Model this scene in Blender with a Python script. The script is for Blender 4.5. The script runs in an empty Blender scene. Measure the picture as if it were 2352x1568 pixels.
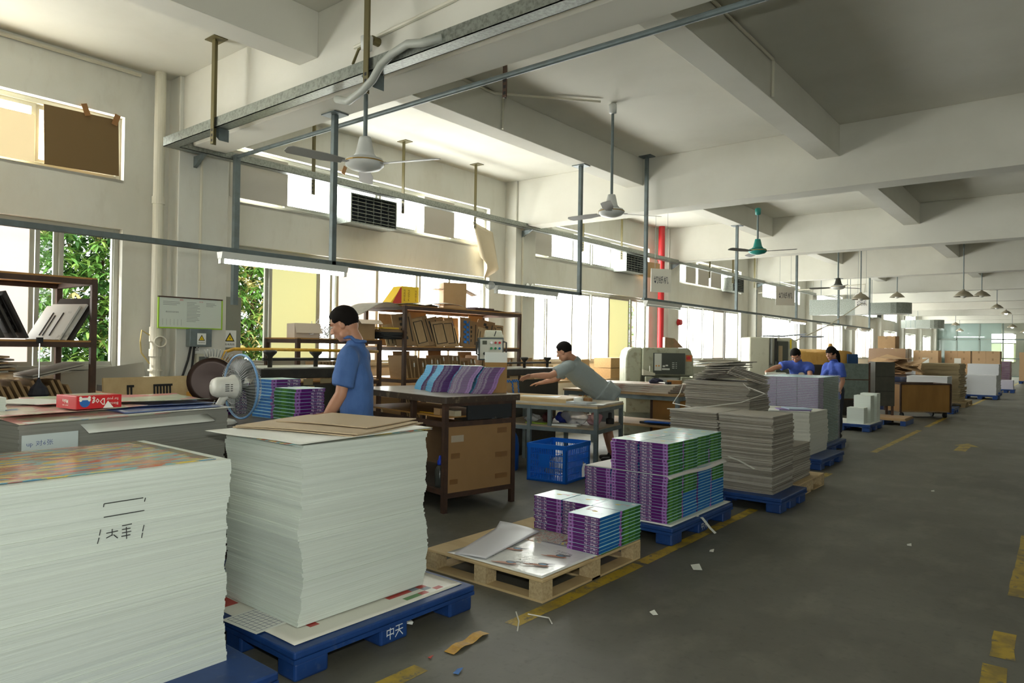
import bpy, bmesh, math, random
from mathutils import Vector, Matrix
SC = bpy.context.scene
COL = SC.collection
PI = math.pi
RND = random.Random(7)
# ------------------------------------------------------------------ camera, sky, lights, exposure
cam_d = bpy.data.cameras.new('camera'); cam = bpy.data.objects.new('camera', cam_d); COL.objects.link(cam)
cam_d.sensor_width = 36.0; cam_d.lens = 1600.0 / 2352 * 36; cam_d.clip_start = 0.05; cam_d.clip_end = 200
_v1 = Vector((2471 - 1176, -(817 - 784), -1600.0))
_Y = _v1.normalized(); _Z = Vector((1, -0.0155, 0)).cross(_v1).normalized()
if _Z.y < 0: _Z = -_Z
_X = _Y.cross(_Z)
cam.matrix_world = Matrix.Translation((0, 0, 1.5)) @ Matrix((_X, _Y, _Z)).to_4x4()
SC.camera = cam
world = bpy.data.worlds.new('overcast_sky'); SC.world = world; world.use_nodes = True
_wn = world.node_tree.nodes; _wl = world.node_tree.links
_bg = _wn['Background']; _bg.inputs[0].default_value = (0.93, 0.97, 1.0, 1); _bg.inputs[1].default_value = 2.2
def lamp(name, kind, loc, energy, color=(1, 1, 1), size=None, size_y=None, rot=(0, 0, 0), **kw):
    d = bpy.data.lights.new(name, kind); d.energy = energy; d.color = color
    if kind == 'AREA':
        d.size = size
        if size_y: d.shape = 'RECTANGLE'; d.size_y = size_y
    elif size is not None and kind in ('POINT', 'SPOT'): d.shadow_soft_size = size
    for k, v in kw.items(): setattr(d, k, v)
    o = bpy.data.objects.new(name, d); o.location = loc; o.rotation_euler = rot; COL.objects.link(o)
    return o
sun = lamp('sun', 'SUN', (-20, 10, 20), 3.0, (1, .97, .9), rot=(math.radians(35), math.radians(-20), 0), angle=0.05)
# the photographer's flash, clipped on just above the lens
flash = lamp('camera_flash', 'POINT', (-0.02, 0.03, 1.74), 68, (.97, 1.0, .93), size=0.03)
# fill lamp added behind the photographer, standing in for an assumed, unseen loading door
fill_light = lamp('added_fill_light', 'AREA', (5.6, -5.2, 1.8), 110, (.95, 1, .97), size=3.2, size_y=2.6, rot=(math.radians(90), 0, math.radians(-132 + 180)))
vs = SC.view_settings
SC.display_settings.display_device = 'sRGB'
vs.view_transform = 'Standard'; vs.look = 'None'; vs.exposure = 1.22; vs.gamma = 1.0; vs.use_curve_mapping = False
try:
    SC.cycles.use_denoising = True; SC.cycles.max_bounces = 7; SC.cycles.diffuse_bounces = 4; SC.cycles.glossy_bounces = 3
    SC.cycles.transmission_bounces = 5; SC.cycles.transparent_max_bounces = 10; SC.cycles.caustics_reflective = False; SC.cycles.caustics_refractive = False
    SC.cycles.sample_clamp_indirect = 6
except Exception: pass
# ------------------------------------------------------------------ helpers
def lin(c):
    def f(x):
        x /= 255.0
        return x / 12.92 if x <= .04045 else ((x + .055) / 1.055) ** 2.4
    return (f(c[0]), f(c[1]), f(c[2]), 1)
def R(d): return math.radians(d)
MATS = {}
def mat(name, col, rough=.6, metal=0.0, var=None, bump=None, emit=None, alpha=None, trans=None, spec=None, layers=None, coat=None):
    """var=(scale, second colour, amount[, (sx,sy,sz)]) noise mix; bump=(scale, strength[, (sx,sy,sz)]); layers: z-stripes (scale, col2)"""
    if name in MATS: return MATS[name]
    m = bpy.data.materials.new(name); m.use_nodes = True; MATS[name] = m
    nt = m.node_tree; n = nt.nodes; l = nt.links; b = n['Principled BSDF']
    b.inputs['Base Color'].default_value = lin(col); b.inputs['Roughness'].default_value = rough; b.inputs['Metallic'].default_value = metal
    if spec is not None: b.inputs['Specular IOR Level'].default_value = spec
    if coat: b.inputs['Coat Weight'].default_value = coat; b.inputs['Coat Roughness'].default_value = .15
    if alpha is not None: b.inputs['Alpha'].default_value = alpha
    if trans is not None: b.inputs['Transmission Weight'].default_value = trans
    if emit: b.inputs['Emission Color'].default_value = lin(emit[0]); b.inputs['Emission Strength'].default_value = emit[1]
    tc = None
    def noise(sc, stretch, detail=5):
        nonlocal tc
        if tc is None: tc = n.new('ShaderNodeTexCoord')
        mp = n.new('ShaderNodeMapping'); mp.inputs['Scale'].default_value = stretch or (1, 1, 1)
        l.new(tc.outputs['Object'], mp.inputs[0])
        t = n.new('ShaderNodeTexNoise'); t.inputs['Scale'].default_value = sc; t.inputs['Detail'].default_value = detail; t.inputs['Roughness'].default_value = .6
        l.new(mp.outputs[0], t.inputs['Vector']); return t
    src = None
    for vv in (var if isinstance(var, list) else [var] if var else []):
        t = noise(vv[0], vv[3] if len(vv) > 3 else None)
        rp = n.new('ShaderNodeValToRGB'); lo = vv[4] if len(vv) > 4 else .42; hi = vv[5] if len(vv) > 5 else .66
        rp.color_ramp.elements[0].position = lo; rp.color_ramp.elements[1].position = hi
        rp.color_ramp.elements[0].color = (0, 0, 0, 1); rp.color_ramp.elements[1].color = (vv[2],) * 3 + (1,)
        l.new(t.outputs['Fac'], rp.inputs[0])
        mx = n.new('ShaderNodeMix'); mx.data_type = 'RGBA'; mx.inputs['B'].default_value = lin(vv[1])
        if src is None: mx.inputs['A'].default_value = lin(col)
        else: l.new(src, mx.inputs['A'])
        l.new(rp.outputs[0], mx.inputs['Factor']); src = mx.outputs['Result']
    if src is not None: l.new(src, b.inputs['Base Color'])
    if bump:
        t = noise(bump[0], bump[2] if len(bump) > 2 else None)
        bp = n.new('ShaderNodeBump'); bp.inputs['Strength'].default_value = bump[1]; bp.inputs['Distance'].default_value = bump[3] if len(bump) > 3 else .01
        l.new(t.outputs['Fac'], bp.inputs['Height']); l.new(bp.outputs[0], b.inputs['Normal'])
    return m
class MB:
    def __init__(s): s.v = []; s.f = []; s.m = []
    def add(s, vs_, fs, mi=0, M=None):
        o = len(s.v)
        s.v += [tuple(M @ Vector(p)) for p in vs_] if M is not None else [tuple(p) for p in vs_]
        for f in fs: s.f.append(tuple(i + o for i in f)); s.m.append(mi)
        return s
    def box(s, x0, y0, z0, x1, y1, z1, mi=0, M=None):
        if x0 > x1: x0, x1 = x1, x0
        if y0 > y1: y0, y1 = y1, y0
        if z0 > z1: z0, z1 = z1, z0
        return s.add([(x0, y0, z0), (x1, y0, z0), (x1, y1, z0), (x0, y1, z0), (x0, y0, z1), (x1, y0, z1), (x1, y1, z1), (x0, y1, z1)],
                     [(0, 3, 2, 1), (4, 5, 6, 7), (0, 1, 5, 4), (1, 2, 6, 5), (2, 3, 7, 6), (3, 0, 4, 7)], mi, M)
    def obox(s, c, size, rot=(0, 0, 0), mi=0, M=None):
        from mathutils import Euler
        T = Matrix.Translation(c) @ Euler(rot).to_matrix().to_4x4()
        if M is not None: T = M @ T
        a, b, d = size[0] / 2, size[1] / 2, size[2] / 2
        return s.box(-a, -b, -d, a, b, d, mi, T)
    def cyl(s, p0, p1, r0, r1=None, n=12, mi=0, cap=True, M=None):
        if r1 is None: r1 = r0
        p0 = Vector(p0); p1 = Vector(p1); d = (p1 - p0).normalized()
        a = d.orthogonal().normalized(); b = d.cross(a)
        V = []; F = []
        for k in range(n):
            t = 2 * PI * k / n; u = a * math.cos(t) + b * math.sin(t)
            V.append(p0 + u * r0); V.append(p1 + u * r1)
        for k in range(n):
            j = (k + 1) % n; F.append((2 * k, 2 * j, 2 * j + 1, 2 * k + 1))
        if cap: F.append(tuple(2 * k for k in range(n))[::-1]); F.append(tuple(2 * k + 1 for k in range(n)))
        return s.add(V, F, mi, M)
    def tube(s, pts, r, n=8, mi=0, closed=False, M=None):
        P = [Vector(p) for p in pts]; N = len(P); V = []; F = []; a = None
        for i in range(N):
            if closed: t = P[(i + 1) % N] - P[i - 1]
            else: t = P[min(i + 1, N - 1)] - P[max(i - 1, 0)]
            t = t.normalized() if t.length > 1e-9 else Vector((0, 0, 1))
            a = t.orthogonal().normalized() if a is None else (a - t * a.dot(t)).normalized()
            b = t.cross(a); rr = r[i] if isinstance(r, (list, tuple)) else r
            for k in range(n): V.append(P[i] + (a * math.cos(2 * PI * k / n) + b * math.sin(2 * PI * k / n)) * rr)
        for i in range(N if closed else N - 1):
            i2 = (i + 1) % N
            for k in range(n): j = (k + 1) % n; F.append((i * n + k, i * n + j, i2 * n + j, i2 * n + k))
        if not closed: F.append(tuple(range(n))[::-1]); F.append(tuple((N - 1) * n + k for k in range(n)))
        return s.add(V, F, mi, M)
    def lathe(s, prof, n=20, mi=0, M=None, cap=True):
        V = []; F = []
        for r, z in prof:
            for k in range(n): V.append((r * math.cos(2 * PI * k / n), r * math.sin(2 * PI * k / n), z))
        for i in range(len(prof) - 1):
            for k in range(n): j = (k + 1) % n; F.append((i * n + k, i * n + j, i * n + n + j, i * n + n + k))
        if cap: F.append(tuple(range(n))[::-1]); F.append(tuple((len(prof) - 1) * n + k for k in range(n)))
        return s.add(V, F, mi, M)
    def prism(s, poly, z0, z1, mi=0, M=None):
        n = len(poly); V = [(x, y, z0) for x, y in poly] + [(x, y, z1) for x, y in poly]
        F = [tuple(range(n))[::-1], tuple(range(n, 2 * n))] + [(k, (k + 1) % n, n + (k + 1) % n, n + k) for k in range(n)]
        return s.add(V, F, mi, M)
    def grid(s, fn, nu, nv, mi=0, M=None):
        V = [fn(i / nu, j / nv) for i in range(nu + 1) for j in range(nv + 1)]
        F = [(i * (nv + 1) + j, (i + 1) * (nv + 1) + j, (i + 1) * (nv + 1) + j + 1, i * (nv + 1) + j + 1) for i in range(nu) for j in range(nv)]
        return s.add(V, F, mi, M)
    def ball(s, c, r, mi=0, n=12, M=None):
        r = (r, r, r) if not isinstance(r, (tuple, list)) else r
        T = Matrix.Translation(c) @ Matrix.Diagonal((r[0], r[1], r[2], 1))
        if M is not None: T = M @ T
        return s.lathe([(max(1e-3, math.sin(PI * k / n)), -math.cos(PI * k / n)) for k in range(n + 1)], n + 4, mi, T)
    def mesh(s, name, mats, smooth=False):
        me = bpy.data.meshes.new(name); me.from_pydata(s.v, [], s.f)
        for m in (mats if isinstance(mats, (list, tuple)) else [mats]): me.materials.append(m)
        me.polygons.foreach_set('material_index', s.m)
        if smooth: me.polygons.foreach_set('use_smooth', [True] * len(s.f))
        me.validate(); me.update(); return me
    def build(s, name, mats, parent=None, loc=(0, 0, 0), rz=0.0, smooth=False, bevel=0, solid=0, sub=0, rot=None):
        o = bpy.data.objects.new(name, s.mesh(name, mats, smooth)); COL.objects.link(o)
        o.location = loc; o.rotation_euler = rot or (0, 0, rz)
        if parent is not None: o.parent = parent
        if solid: md = o.modifiers.new('solid', 'SOLIDIFY'); md.thickness = solid; md.offset = 0
        if sub: md = o.modifiers.new('sub', 'SUBSURF'); md.levels = sub; md.render_levels = sub
        if bevel: md = o.modifiers.new('bevel', 'BEVEL'); md.width = bevel; md.segments = 2; md.limit_method = 'ANGLE'; md.angle_limit = R(40)
        return o
def tag(o, label, cat, group=None, kind=None):
    if label: o['label'] = label
    if cat: o['category'] = cat
    if group: o['group'] = group
    if kind: o['kind'] = kind
    return o
def thing(name, label, cat, loc=(0, 0, 0), rz=0.0, group=None):
    o = bpy.data.objects.new(name, None); COL.objects.link(o); o.empty_display_size = .1
    o.location = loc; o.rotation_euler = (0, 0, rz)
    return tag(o, label, cat, group)
def struct(name, mb, m, label=None, **kw):
    o = mb.build(name, m, **kw); o['kind'] = 'structure'
    if label: o['label'] = label
    return o
def kids(o): return [c for c in o.children]
def dup(root, loc=None, rot=None, label=None, group=None):
    r = root.copy(); COL.objects.link(r)
    if loc is not None: r.location = loc
    if rot is not None: r.rotation_euler = rot if isinstance(rot, (tuple, list)) else (0, 0, rot)
    if label: r['label'] = label
    if group: r['group'] = group
    for ch in root.children:
        c = ch.copy(); COL.objects.link(c); c.parent = r
        for g in ch.children:
            d = g.copy(); COL.objects.link(d); d.parent = c
    return r
_TX = {}
def text_geo(txt, bold=False):
    if txt in _TX: return _TX[txt]
    cu = bpy.data.curves.new('txt', 'FONT'); cu.body = txt; cu.align_x = 'CENTER'; cu.align_y = 'CENTER'; cu.size = 1.0; cu.resolution_u = 1
    if bold: cu.offset = .012
    o = bpy.data.objects.new('txt', cu); COL.objects.link(o)
    dg = bpy.context.evaluated_depsgraph_get(); me = bpy.data.meshes.new_from_object(o.evaluated_get(dg))
    V = [tuple(v.co) for v in me.vertices]; F = [tuple(p.vertices) for p in me.polygons]
    bpy.data.objects.remove(o); bpy.data.curves.remove(cu); bpy.data.meshes.remove(me)
    _TX[txt] = (V, F); return V, F
def put_text(mb, txt, size, M, mi=0, width=None, bold=False):
    V, F = text_geo(txt, bold)
    if not V: return
    xs = [v[0] for v in V]; w = (max(xs) - min(xs)) or 1
    sx = width / w if width else size
    mb.add([(x * sx, y * size, 0) for x, y, z in V], F, mi, M)
def frame(o, ux, uy):
    """matrix whose x axis is ux, y axis uy, at o (for lettering on a face)"""
    ux = Vector(ux).normalized(); uy = Vector(uy).normalized(); uz = ux.cross(uy)
    M = Matrix((ux, uy, uz)).transposed().to_4x4(); M.translation = Vector(o); return M
ORD = ['topmost', 'second', 'third', 'fourth', 'fifth', 'sixth', 'seventh', 'eighth', 'ninth', 'tenth', 'eleventh', 'twelfth', 'thirteenth', 'fourteenth', 'fifteenth', 'sixteenth', 'seventeenth', 'eighteenth', 'nineteenth', 'twentieth',
       'twenty-first', 'twenty-second', 'twenty-third', 'twenty-fourth', 'twenty-fifth', 'twenty-sixth', 'twenty-seventh', 'twenty-eighth', 'twenty-ninth', 'thirtieth']
def nth(k, first='first'): return first if k == 0 else ORD[k]
# ------------------------------------------------------------------ materials
WALL = mat('white_plaster', (216, 216, 207), .85, var=[(1.1, (196, 192, 176), .5, (1, 1, .5)), (9, (186, 182, 168), .25, (1, 1, .35), .55, .75)], bump=(60, .08))
CEIL = mat('white_ceiling_paint', (216, 214, 203), .9, var=(.8, (200, 197, 184), .5))
CONC = mat('polished_concrete', (102, 101, 92), .5, var=[(.7, (72, 70, 60), .75, None, .38, .68), (3.5, (124, 122, 110), .55, (1, .55, 1), .5, .75), (22, (60, 58, 50), .35, None, .55, .72)], bump=(25, .05), spec=.4)
ALU = mat('window_aluminium', (176, 176, 164), .45, .35)
GALV = mat('galvanised_steel', (150, 155, 148), .42, .75, var=(40, (112, 116, 110), .8))
STEEL = mat('grey_painted_steel', (112, 124, 126), .5, .3, var=(8, (88, 92, 88), .5))
RUST = mat('brown_angle_steel', (66, 48, 38), .6, .2, var=(9, (92, 66, 48), .5))
OLIVE = mat('olive_hanger_steel', (104, 96, 62), .5, .3)
BLUEP = mat('blue_pallet_plastic', (24, 62, 122), .45, var=[(5, (14, 40, 88), .6), (26, (90, 104, 124), .35, None, .58, .75)])
BLUEC = mat('blue_crate_plastic', (24, 112, 225), .4)
PAPER = mat('white_paper_edges', (216, 224, 216), .75, var=[(3, (200, 208, 198), .6, (.25, .25, 60)), (5, (176, 180, 164), .5, (.2, .2, 110), .5, .7)], bump=(8, .35, (.4, .4, 120), .004))
PAPERG = mat('grey_back_paper_edges', (150, 150, 142), .8, var=[(3, (128, 127, 118), .6, (.25, .25, 60)), (6, (112, 110, 102), .5, (.2, .2, 110), .5, .7)], bump=(8, .35, (.4, .4, 120), .004))
SHEETW = mat('white_sheet', (222, 224, 216), .5)
BOARD = mat('grey_chipboard', (158, 152, 140), .85, var=(14, (136, 129, 117), .5))
CARD = mat('brown_cardboard', (172, 140, 100), .8, var=(5, (156, 124, 86), .5))
CARDD = mat('dark_cardboard', (128, 100, 68), .85, var=(3, (112, 86, 56), .6))
KRAFT = mat('kraft_tape', (146, 104, 58), .5)
PLY = mat('plywood', (196, 172, 128), .7, var=(6, (172, 146, 104), .6, (.2, 1, 1)))
PLYD = mat('die_plywood', (158, 130, 92), .75, var=(7, (134, 106, 72), .6, (1, .3, 1)))
PARTB = mat('particle_block', (186, 166, 128), .85, var=(60, (150, 128, 92), .7))
OSB = mat('oak_panel', (166, 122, 62), .6, var=(4, (140, 98, 46), .6, (1, 1, .25)))
BLACK = mat('black_machine_paint', (38, 36, 32), .5, var=(12, (62, 58, 50), .5))
DARKM = mat('dark_rubber', (26, 26, 26), .7)
CREAM = mat('cream_machine_paint', (190, 188, 168), .5, var=(6, (150, 146, 124), .45, None, .55, .75))
WHITEP = mat('white_plastic', (222, 222, 214), .4)
PIPEW = mat('white_pvc_pipe', (212, 208, 190), .45)
REDP = mat('red_paint', (190, 40, 44), .45)
YELP = mat('yellow_paint', (196, 150, 30), .5, var=(30, (140, 96, 20), .5))
CHROME = mat('bright_steel', (200, 202, 200), .22, .95)
GLASS = mat('clear_glass', (255, 255, 255), .02, trans=1.0, alpha=.18)
FROST = mat('frosted_glass_daylit', (235, 235, 230), .5, emit=((252, 255, 250), 8.0))
FROSTD = mat('soft_frosted_glass_daylit', (225, 218, 212), .6, emit=((236, 224, 216), .46))
YFROST = mat('yellow_film_glass_daylit', (225, 222, 160), .6, emit=((222, 220, 158), .33))
PAPERL = mat('sunlit_paper_blind', (226, 208, 168), .8, emit=((226, 204, 158), .30))
BLINDG = mat('white_window_board', (196, 192, 182), .85)
TUBE = mat('lit_fluorescent_tube', (255, 255, 255), .4, emit=((245, 255, 250), 9))
TUBEOFF = mat('unlit_fluorescent_tube', (226, 230, 224), .3)
BULB = mat('lit_lamp_bulb', (255, 255, 255), .4, emit=((255, 255, 245), 22))
YLINE = mat('worn_yellow_floor_paint', (176, 148, 40), .5, var=[(5, (120, 104, 50), .8, None, .45, .6), (16, (104, 98, 78), .9, None, .56, .62)])
DARKBLUE = mat('navy_plastic', (20, 34, 66), .5)
BLUESH = mat('pale_blue_cover', (168, 214, 218), .35, coat=.3)
# ------------------------------------------------------------------ the hall: floor, walls, ceiling, beams, columns, windows
WX = -7.95; ZC = 4.44; YN = -6.0; YF = 62.0; XR = 8.0
struct('floor', MB().box(WX - .24, YN - .2, -.2, XR + .2, YF + .2, 0), CONC)
struct('ceiling', MB().box(WX - .24, YN - .2, ZC, XR + .2, YF + .2, ZC + .2), CEIL)
PY0 = 3.92; PB = 5.95
COLS = [PY0 + PB * i for i in range(-1, 10)]
WINS = []     # (y0, y1) of each bay
for i in range(-1, 9):
    a = COLS[i + 1]; WINS.append((a + .48 if i >= 0 else -1.4, a + 5.22 if i < 1 else a + 5.05))
WINS[0] = (-1.4, 3.16); WINS[1] = (4.40, 9.16); WINS[2] = (10.40, 15.0); WINS[3] = (16.54, 20.9); WINS[4] = (22.58, 26.7)
ZL0, ZL1, ZU0, ZU1 = 1.19, 2.70, 3.22, 3.90
w = MB(); T = WX - .24
w.box(T, YN - .2, 0, WX, YF + .2, ZL0); w.box(T, YN - .2, ZL1, WX, YF + .2, ZU0); w.box(T, YN - .2, ZU1, WX, YF + .2, ZC)
prev = YN - .2
for a, b in WINS:
    w.box(T, prev, ZL0, WX, a, ZL1); w.box(T, prev, ZU0, WX, a, ZU1); prev = b
w.box(T, prev, ZL0, WX, YF + .2, ZL1); w.box(T, prev, ZU0, WX, YF + .2, ZU1)
struct('wall_left', w, WALL)
struct('wall_right', MB().box(XR, YN - .2, 0, XR + .2, YF + .2, ZC), WALL)
struct('wall_back', MB().box(WX, YN - .2, 0, XR, YN, ZC), WALL)
struct('wall_far', MB().box(WX, YF, 0, XR, YF + .2, ZC), WALL)
for i, y in enumerate(COLS):
    struct('wall_column', MB().box(WX, y - .29, 0, -7.70, y + .29, ZC), WALL, 'white plastered column of the window wall', bevel=.008)
    struct('ceiling_beam', MB().box(-7.70, y - .25, 3.63, XR, y + .12, ZC), CEIL, 'deep white beam crossing the hall', bevel=.006)
    y2 = COLS[i + 1] - .25 if i + 1 < len(COLS) else YF
    for x in (-5.37, -2.53, .35, 3.2, 6.0):
        struct('ceiling_beam', MB().box(x - .14, y + .12, 4.03, x + .14, y2, ZC), CEIL, 'shallower white beam running along the hall', bevel=.006)
for x in (-5.37, -2.53, .35, 3.2, 6.0):
    struct('ceiling_beam', MB().box(x - .14, YN, 4.03, x + .14, COLS[0] - .25, ZC), CEIL, 'shallower white beam running along the hall', bevel=.006)
# painted lines on the floor
def line(x0, y0, x1, y1, wd, name='floor_line'):
    d = Vector((x1 - x0, y1 - y0)); n = Vector((-d.y, d.x)).normalized() * wd / 2; k = max(1, int(d.length / .12)); V = []; rr = random.Random(int(y0 * 100))
    for i in range(k + 1):
        p = Vector((x0, y0)) + d * (i / k); e = 1 - .18 * rr.random(); e2 = 1 - .18 * rr.random()
        V += [(p.x - n.x * e, p.y - n.y * e, .0015), (p.x + n.x * e2, p.y + n.y * e2, .0015)]
    struct(name, MB().add(V, [(2 * i, 2 * i + 2, 2 * i + 3, 2 * i + 1) for i in range(k)][::1]), YLINE, 'worn yellow line painted on the floor')
for y0, y1 in ((1.2, 2.28), (2.95, 4.35), (4.4, 6.6), (7.9, 9.2), (11.6, 15.6), (16.4, 19.2), (24, 30), (34, 50)): line(-2.36, y0, -2.36, y1, .1)
for y0, y1 in ((2.9, 4.1), (4.22, 4.62), (5.35, 7.2)): line(-.27, y0, -.29, y1, .11)
struct('floor_line', MB().add([(-1.47, 12.75, .0015), (-1.31, 12.75, .0015), (-1.31, 13.5, .0015), (-1.2, 13.5, .0015), (-1.39, 13.95, .0015), (-1.55, 13.5, .0015), (-1.47, 13.5, .0015)], [(0, 1, 2, 3, 4, 5, 6)]), YLINE, 'yellow arrow painted in the aisle')
# ---- windows
WN = [0]
def fr(mb, y0, y1, z0, z1, x, t=.045, d=.05, mi=0):
    mb.box(x - d / 2, y0, z0, x + d / 2, y0 + t, z1, mi); mb.box(x - d / 2, y1 - t, z0, x + d / 2, y1, z1, mi)
    mb.box(x - d / 2, y0 + t, z0, x + d / 2, y1 - t, z0 + t, mi); mb.box(x - d / 2, y0 + t, z1 - t, x + d / 2, y1 - t, z1, mi)
PANE = {'f': FROST, 'd': FROSTD, 'y': YFROST, 'p': PAPERL, 'g': GLASS, 'b': BLINDG}
def window(y0, y1, z0, z1, panes, label):
    """panes: list of (y0, y1, kind); kind 'o' = open (no pane)"""
    WN[0] += 1; x = WX - .14
    root = bpy.data.objects.new('window_%d' % WN[0], None); COL.objects.link(root); root.location = (x, y0, z0); root['kind'] = 'structure'; root['label'] = label
    m = MB(); h = z1 - z0; fr(m, 0, y1 - y0, 0, h, 0, .05, .1)
    m.build('window_frame', ALU, root, bevel=.004)
    MB().box(-.1, 0, -.03, .14, y1 - y0, 0).build('window_sill', WALL, root)
    for k, (a, b, kind) in enumerate(panes):
        a -= y0; b -= y0; xo = .018 if k % 2 else -.018
        s = MB(); fr(s, a, b, .05, h - .05, xo, .04, .034); sash = s.build('sash', ALU, root)
        if kind != 'o':
            MB().box(xo - .004, a + .035, .085, xo + .004, b - .035, h - .085).build('pane', PANE[kind], sash)
    return root
L = 'tall white-framed sliding window, '; U = 'high strip window, '
window(*WINS[0], ZL0, ZL1, [(-1.4, -.4, 'f'), (-.4, .7, 'f'), (.7, 1.7, 'f'), (1.7, 2.38, 'd'), (2.40, 2.60, 'g'), (2.6, 3.14, 'o')], L + 'open at its end onto a green shrub, behind the die rack at left')
window(*WINS[0], ZU0, ZU1, [(-1.4, -.4, 'f'), (-.4, .6, 'f'), (.6, 1.5, 'f'), (1.5, 2.37, 'f'), (2.37, 3.15, 'f')], U + 'partly covered by a brown cardboard panel')
window(*WINS[1], ZL0, ZL1, [(4.42, 4.98, 'o'), (4.98, 5.74, 'y'), (5.74, 5.98, 'f'), (6.02, 6.78, 'd'), (6.76, 7.6, 'f'), (7.6, 8.3, 'f'), (8.3, 9.14, 'f')], L + 'with one yellow filmed pane, behind the man in blue')
window(*WINS[1], ZU0, ZU1, [(4.41, 5.18, 'f'), (5.18, 5.92, 'f'), (5.92, 6.76, 'f'), (6.76, 7.54, 'f'), (7.54, 8.3, 'f'), (8.3, 9.15, 'f')], U + 'over the yellow filmed window, holding a black air grille')
window(*WINS[2], ZL0, ZL1, [(10.41, 11.02, 'f'), (11.0, 11.92, 'f'), (11.92, 12.62, 'f'), (12.62, 13.36, 'f'), (13.4, 14.32, 'y'), (14.34, 14.62, 'o'), (14.6, 14.98, 'f')], L + 'behind the man in the grey shirt')
window(*WINS[2], ZU0, ZU1, [(10.41, 11.05, 'f'), (11.05, 11.92, 'f'), (11.92, 12.63, 'f'), (12.63, 13.4, 'f'), (13.4, 14.2, 'f'), (14.2, 14.98, 'f')], U + 'above the man in the grey shirt, with an air grille and bent cardboard')
window(*WINS[3], ZL0, ZL1, [(16.55, 17.45, 'f'), (17.45, 17.75, 'f'), (17.75, 18.4, 'f'), (18.4, 19.1, 'f'), (19.1, 19.95, 'd'), (19.95, 20.88, 'f')], L + 'to the right of the red pipe')
window(*WINS[3], ZU0, ZU1, [(16.55, 16.95, 'f'), (16.95, 17.68, 'f'), (17.68, 18.54, 'f'), (18.54, 19.4, 'f'), (19.4, 20.2, 'f'), (20.2, 20.88, 'f')], U + 'to the right of the red pipe, mostly boarded')
window(*WINS[4], ZL0, ZL1, [(22.6, 23.3, 'f'), (23.3, 24.2, 'f'), (24.2, 24.8, 'f'), (24.8, 25.7, 'f'), (25.7, 26.65, 'f')], L + 'behind the white cutting machine')
window(*WINS[4], ZU0, ZU1, [(22.6, 24, 'f'), (24, 25.4, 'f'), (25.4, 26.65, 'f')], U + 'above the white cutting machine')
for i in range(5, len(WINS)):
    a, b = WINS[i]; q = (b - a) / 5
    window(a, b, ZL0, ZL1, [(a + q * k, a + q * k + q, 'fdfdf'[k]) for k in range(5)], L + 'number %s beyond the tarpaulin' % ORD[i - 5].replace('topmost', 'one'))
    window(a, b, ZU0, ZU1, [(a + q * k, a + q * k + q, 'f') for k in range(5)], U + 'number %s beyond the tarpaulin' % ORD[i - 5].replace('topmost', 'one'))
# boards and cloth covering parts of the high windows
def cover(name, label, cat, y0, y1, z0, z1, m, x=WX + .008, tilt=0.0, group=None):
    o = MB().box(-.006, -(y1 - y0) / 2, -(z1 - z0) / 2, .006, (y1 - y0) / 2, (z1 - z0) / 2).build(name, m, loc=(x - .006, (y0 + y1) / 2, (z0 + z1) / 2))
    o.rotation_euler = (tilt, 0, 0); return tag(o, label, cat, group)
c0 = cover('cardboard_cover', 'big brown cardboard panel taped over the high window at far left', 'cardboard', 2.41, 3.10, 3.25, 3.84, mat('brown_panel', (118, 96, 62), .85), tilt=R(1.5))
cover('paper_blind', 'cream paper blind in the high window beside the brown cardboard panel', 'blind', .8, 2.33, 3.24, 3.70, PAPERL)
BG = 'white boards over the high windows'
for (a, b, t) in ((4.36, 5.15, 'white board over the high window nearest the first column'), (7.58, 8.26, 'white board in the high window right of the black air grille'), (10.36, 11.0, 'white board over the high window at the second column'),
                  (17.0, 17.62, 'first of the three white boards in the high window past the red pipe'), (17.75, 18.48, 'middle of the three white boards in the high window past the red pipe'), (18.6, 19.34, 'third of the three white boards in the high window past the red pipe')):
    cover('window_board', t, 'board', a, b, ZU0 + (.05 if a > 4 else .02), 3.84, BLINDG, group=BG)
for k, (y, z, rx, t) in enumerate(((2.77, 3.87, .35, 'left strip of brown tape at the top of the cardboard panel'), (3.06, 3.84, -.3, 'right strip of brown tape at the top of the cardboard panel'), (6.02, 3.92, -.35, 'brown tape strip above the high window near the ceiling fan'))):
    o = MB().box(-.002, -.028, -.06, .002, .028, .06).build('tape_strip', KRAFT, loc=(WX + .03, y, z)); o.rotation_euler = (rx, 0, 0); tag(o, t, 'tape')
# loose hanging cloth at the end of the second high window
def cloth(u, v):
    y = 8.72 + .52 * u - .1 * v * u; z = 3.62 - .92 * v * (.35 + .65 * (1 - abs(u - .5))) - .12 * u
    return (WX - .002 + .08 * v + .09 * math.sin(u * 9) * v + .1 * v, y, z)
tag(MB().grid(cloth, 12, 14).build('hanging_cloth', mat('cream_cloth', (214, 200, 172), .9), smooth=True, solid=.004), 'cream cloth hanging loose from the corner of the high window', 'cloth')
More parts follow.
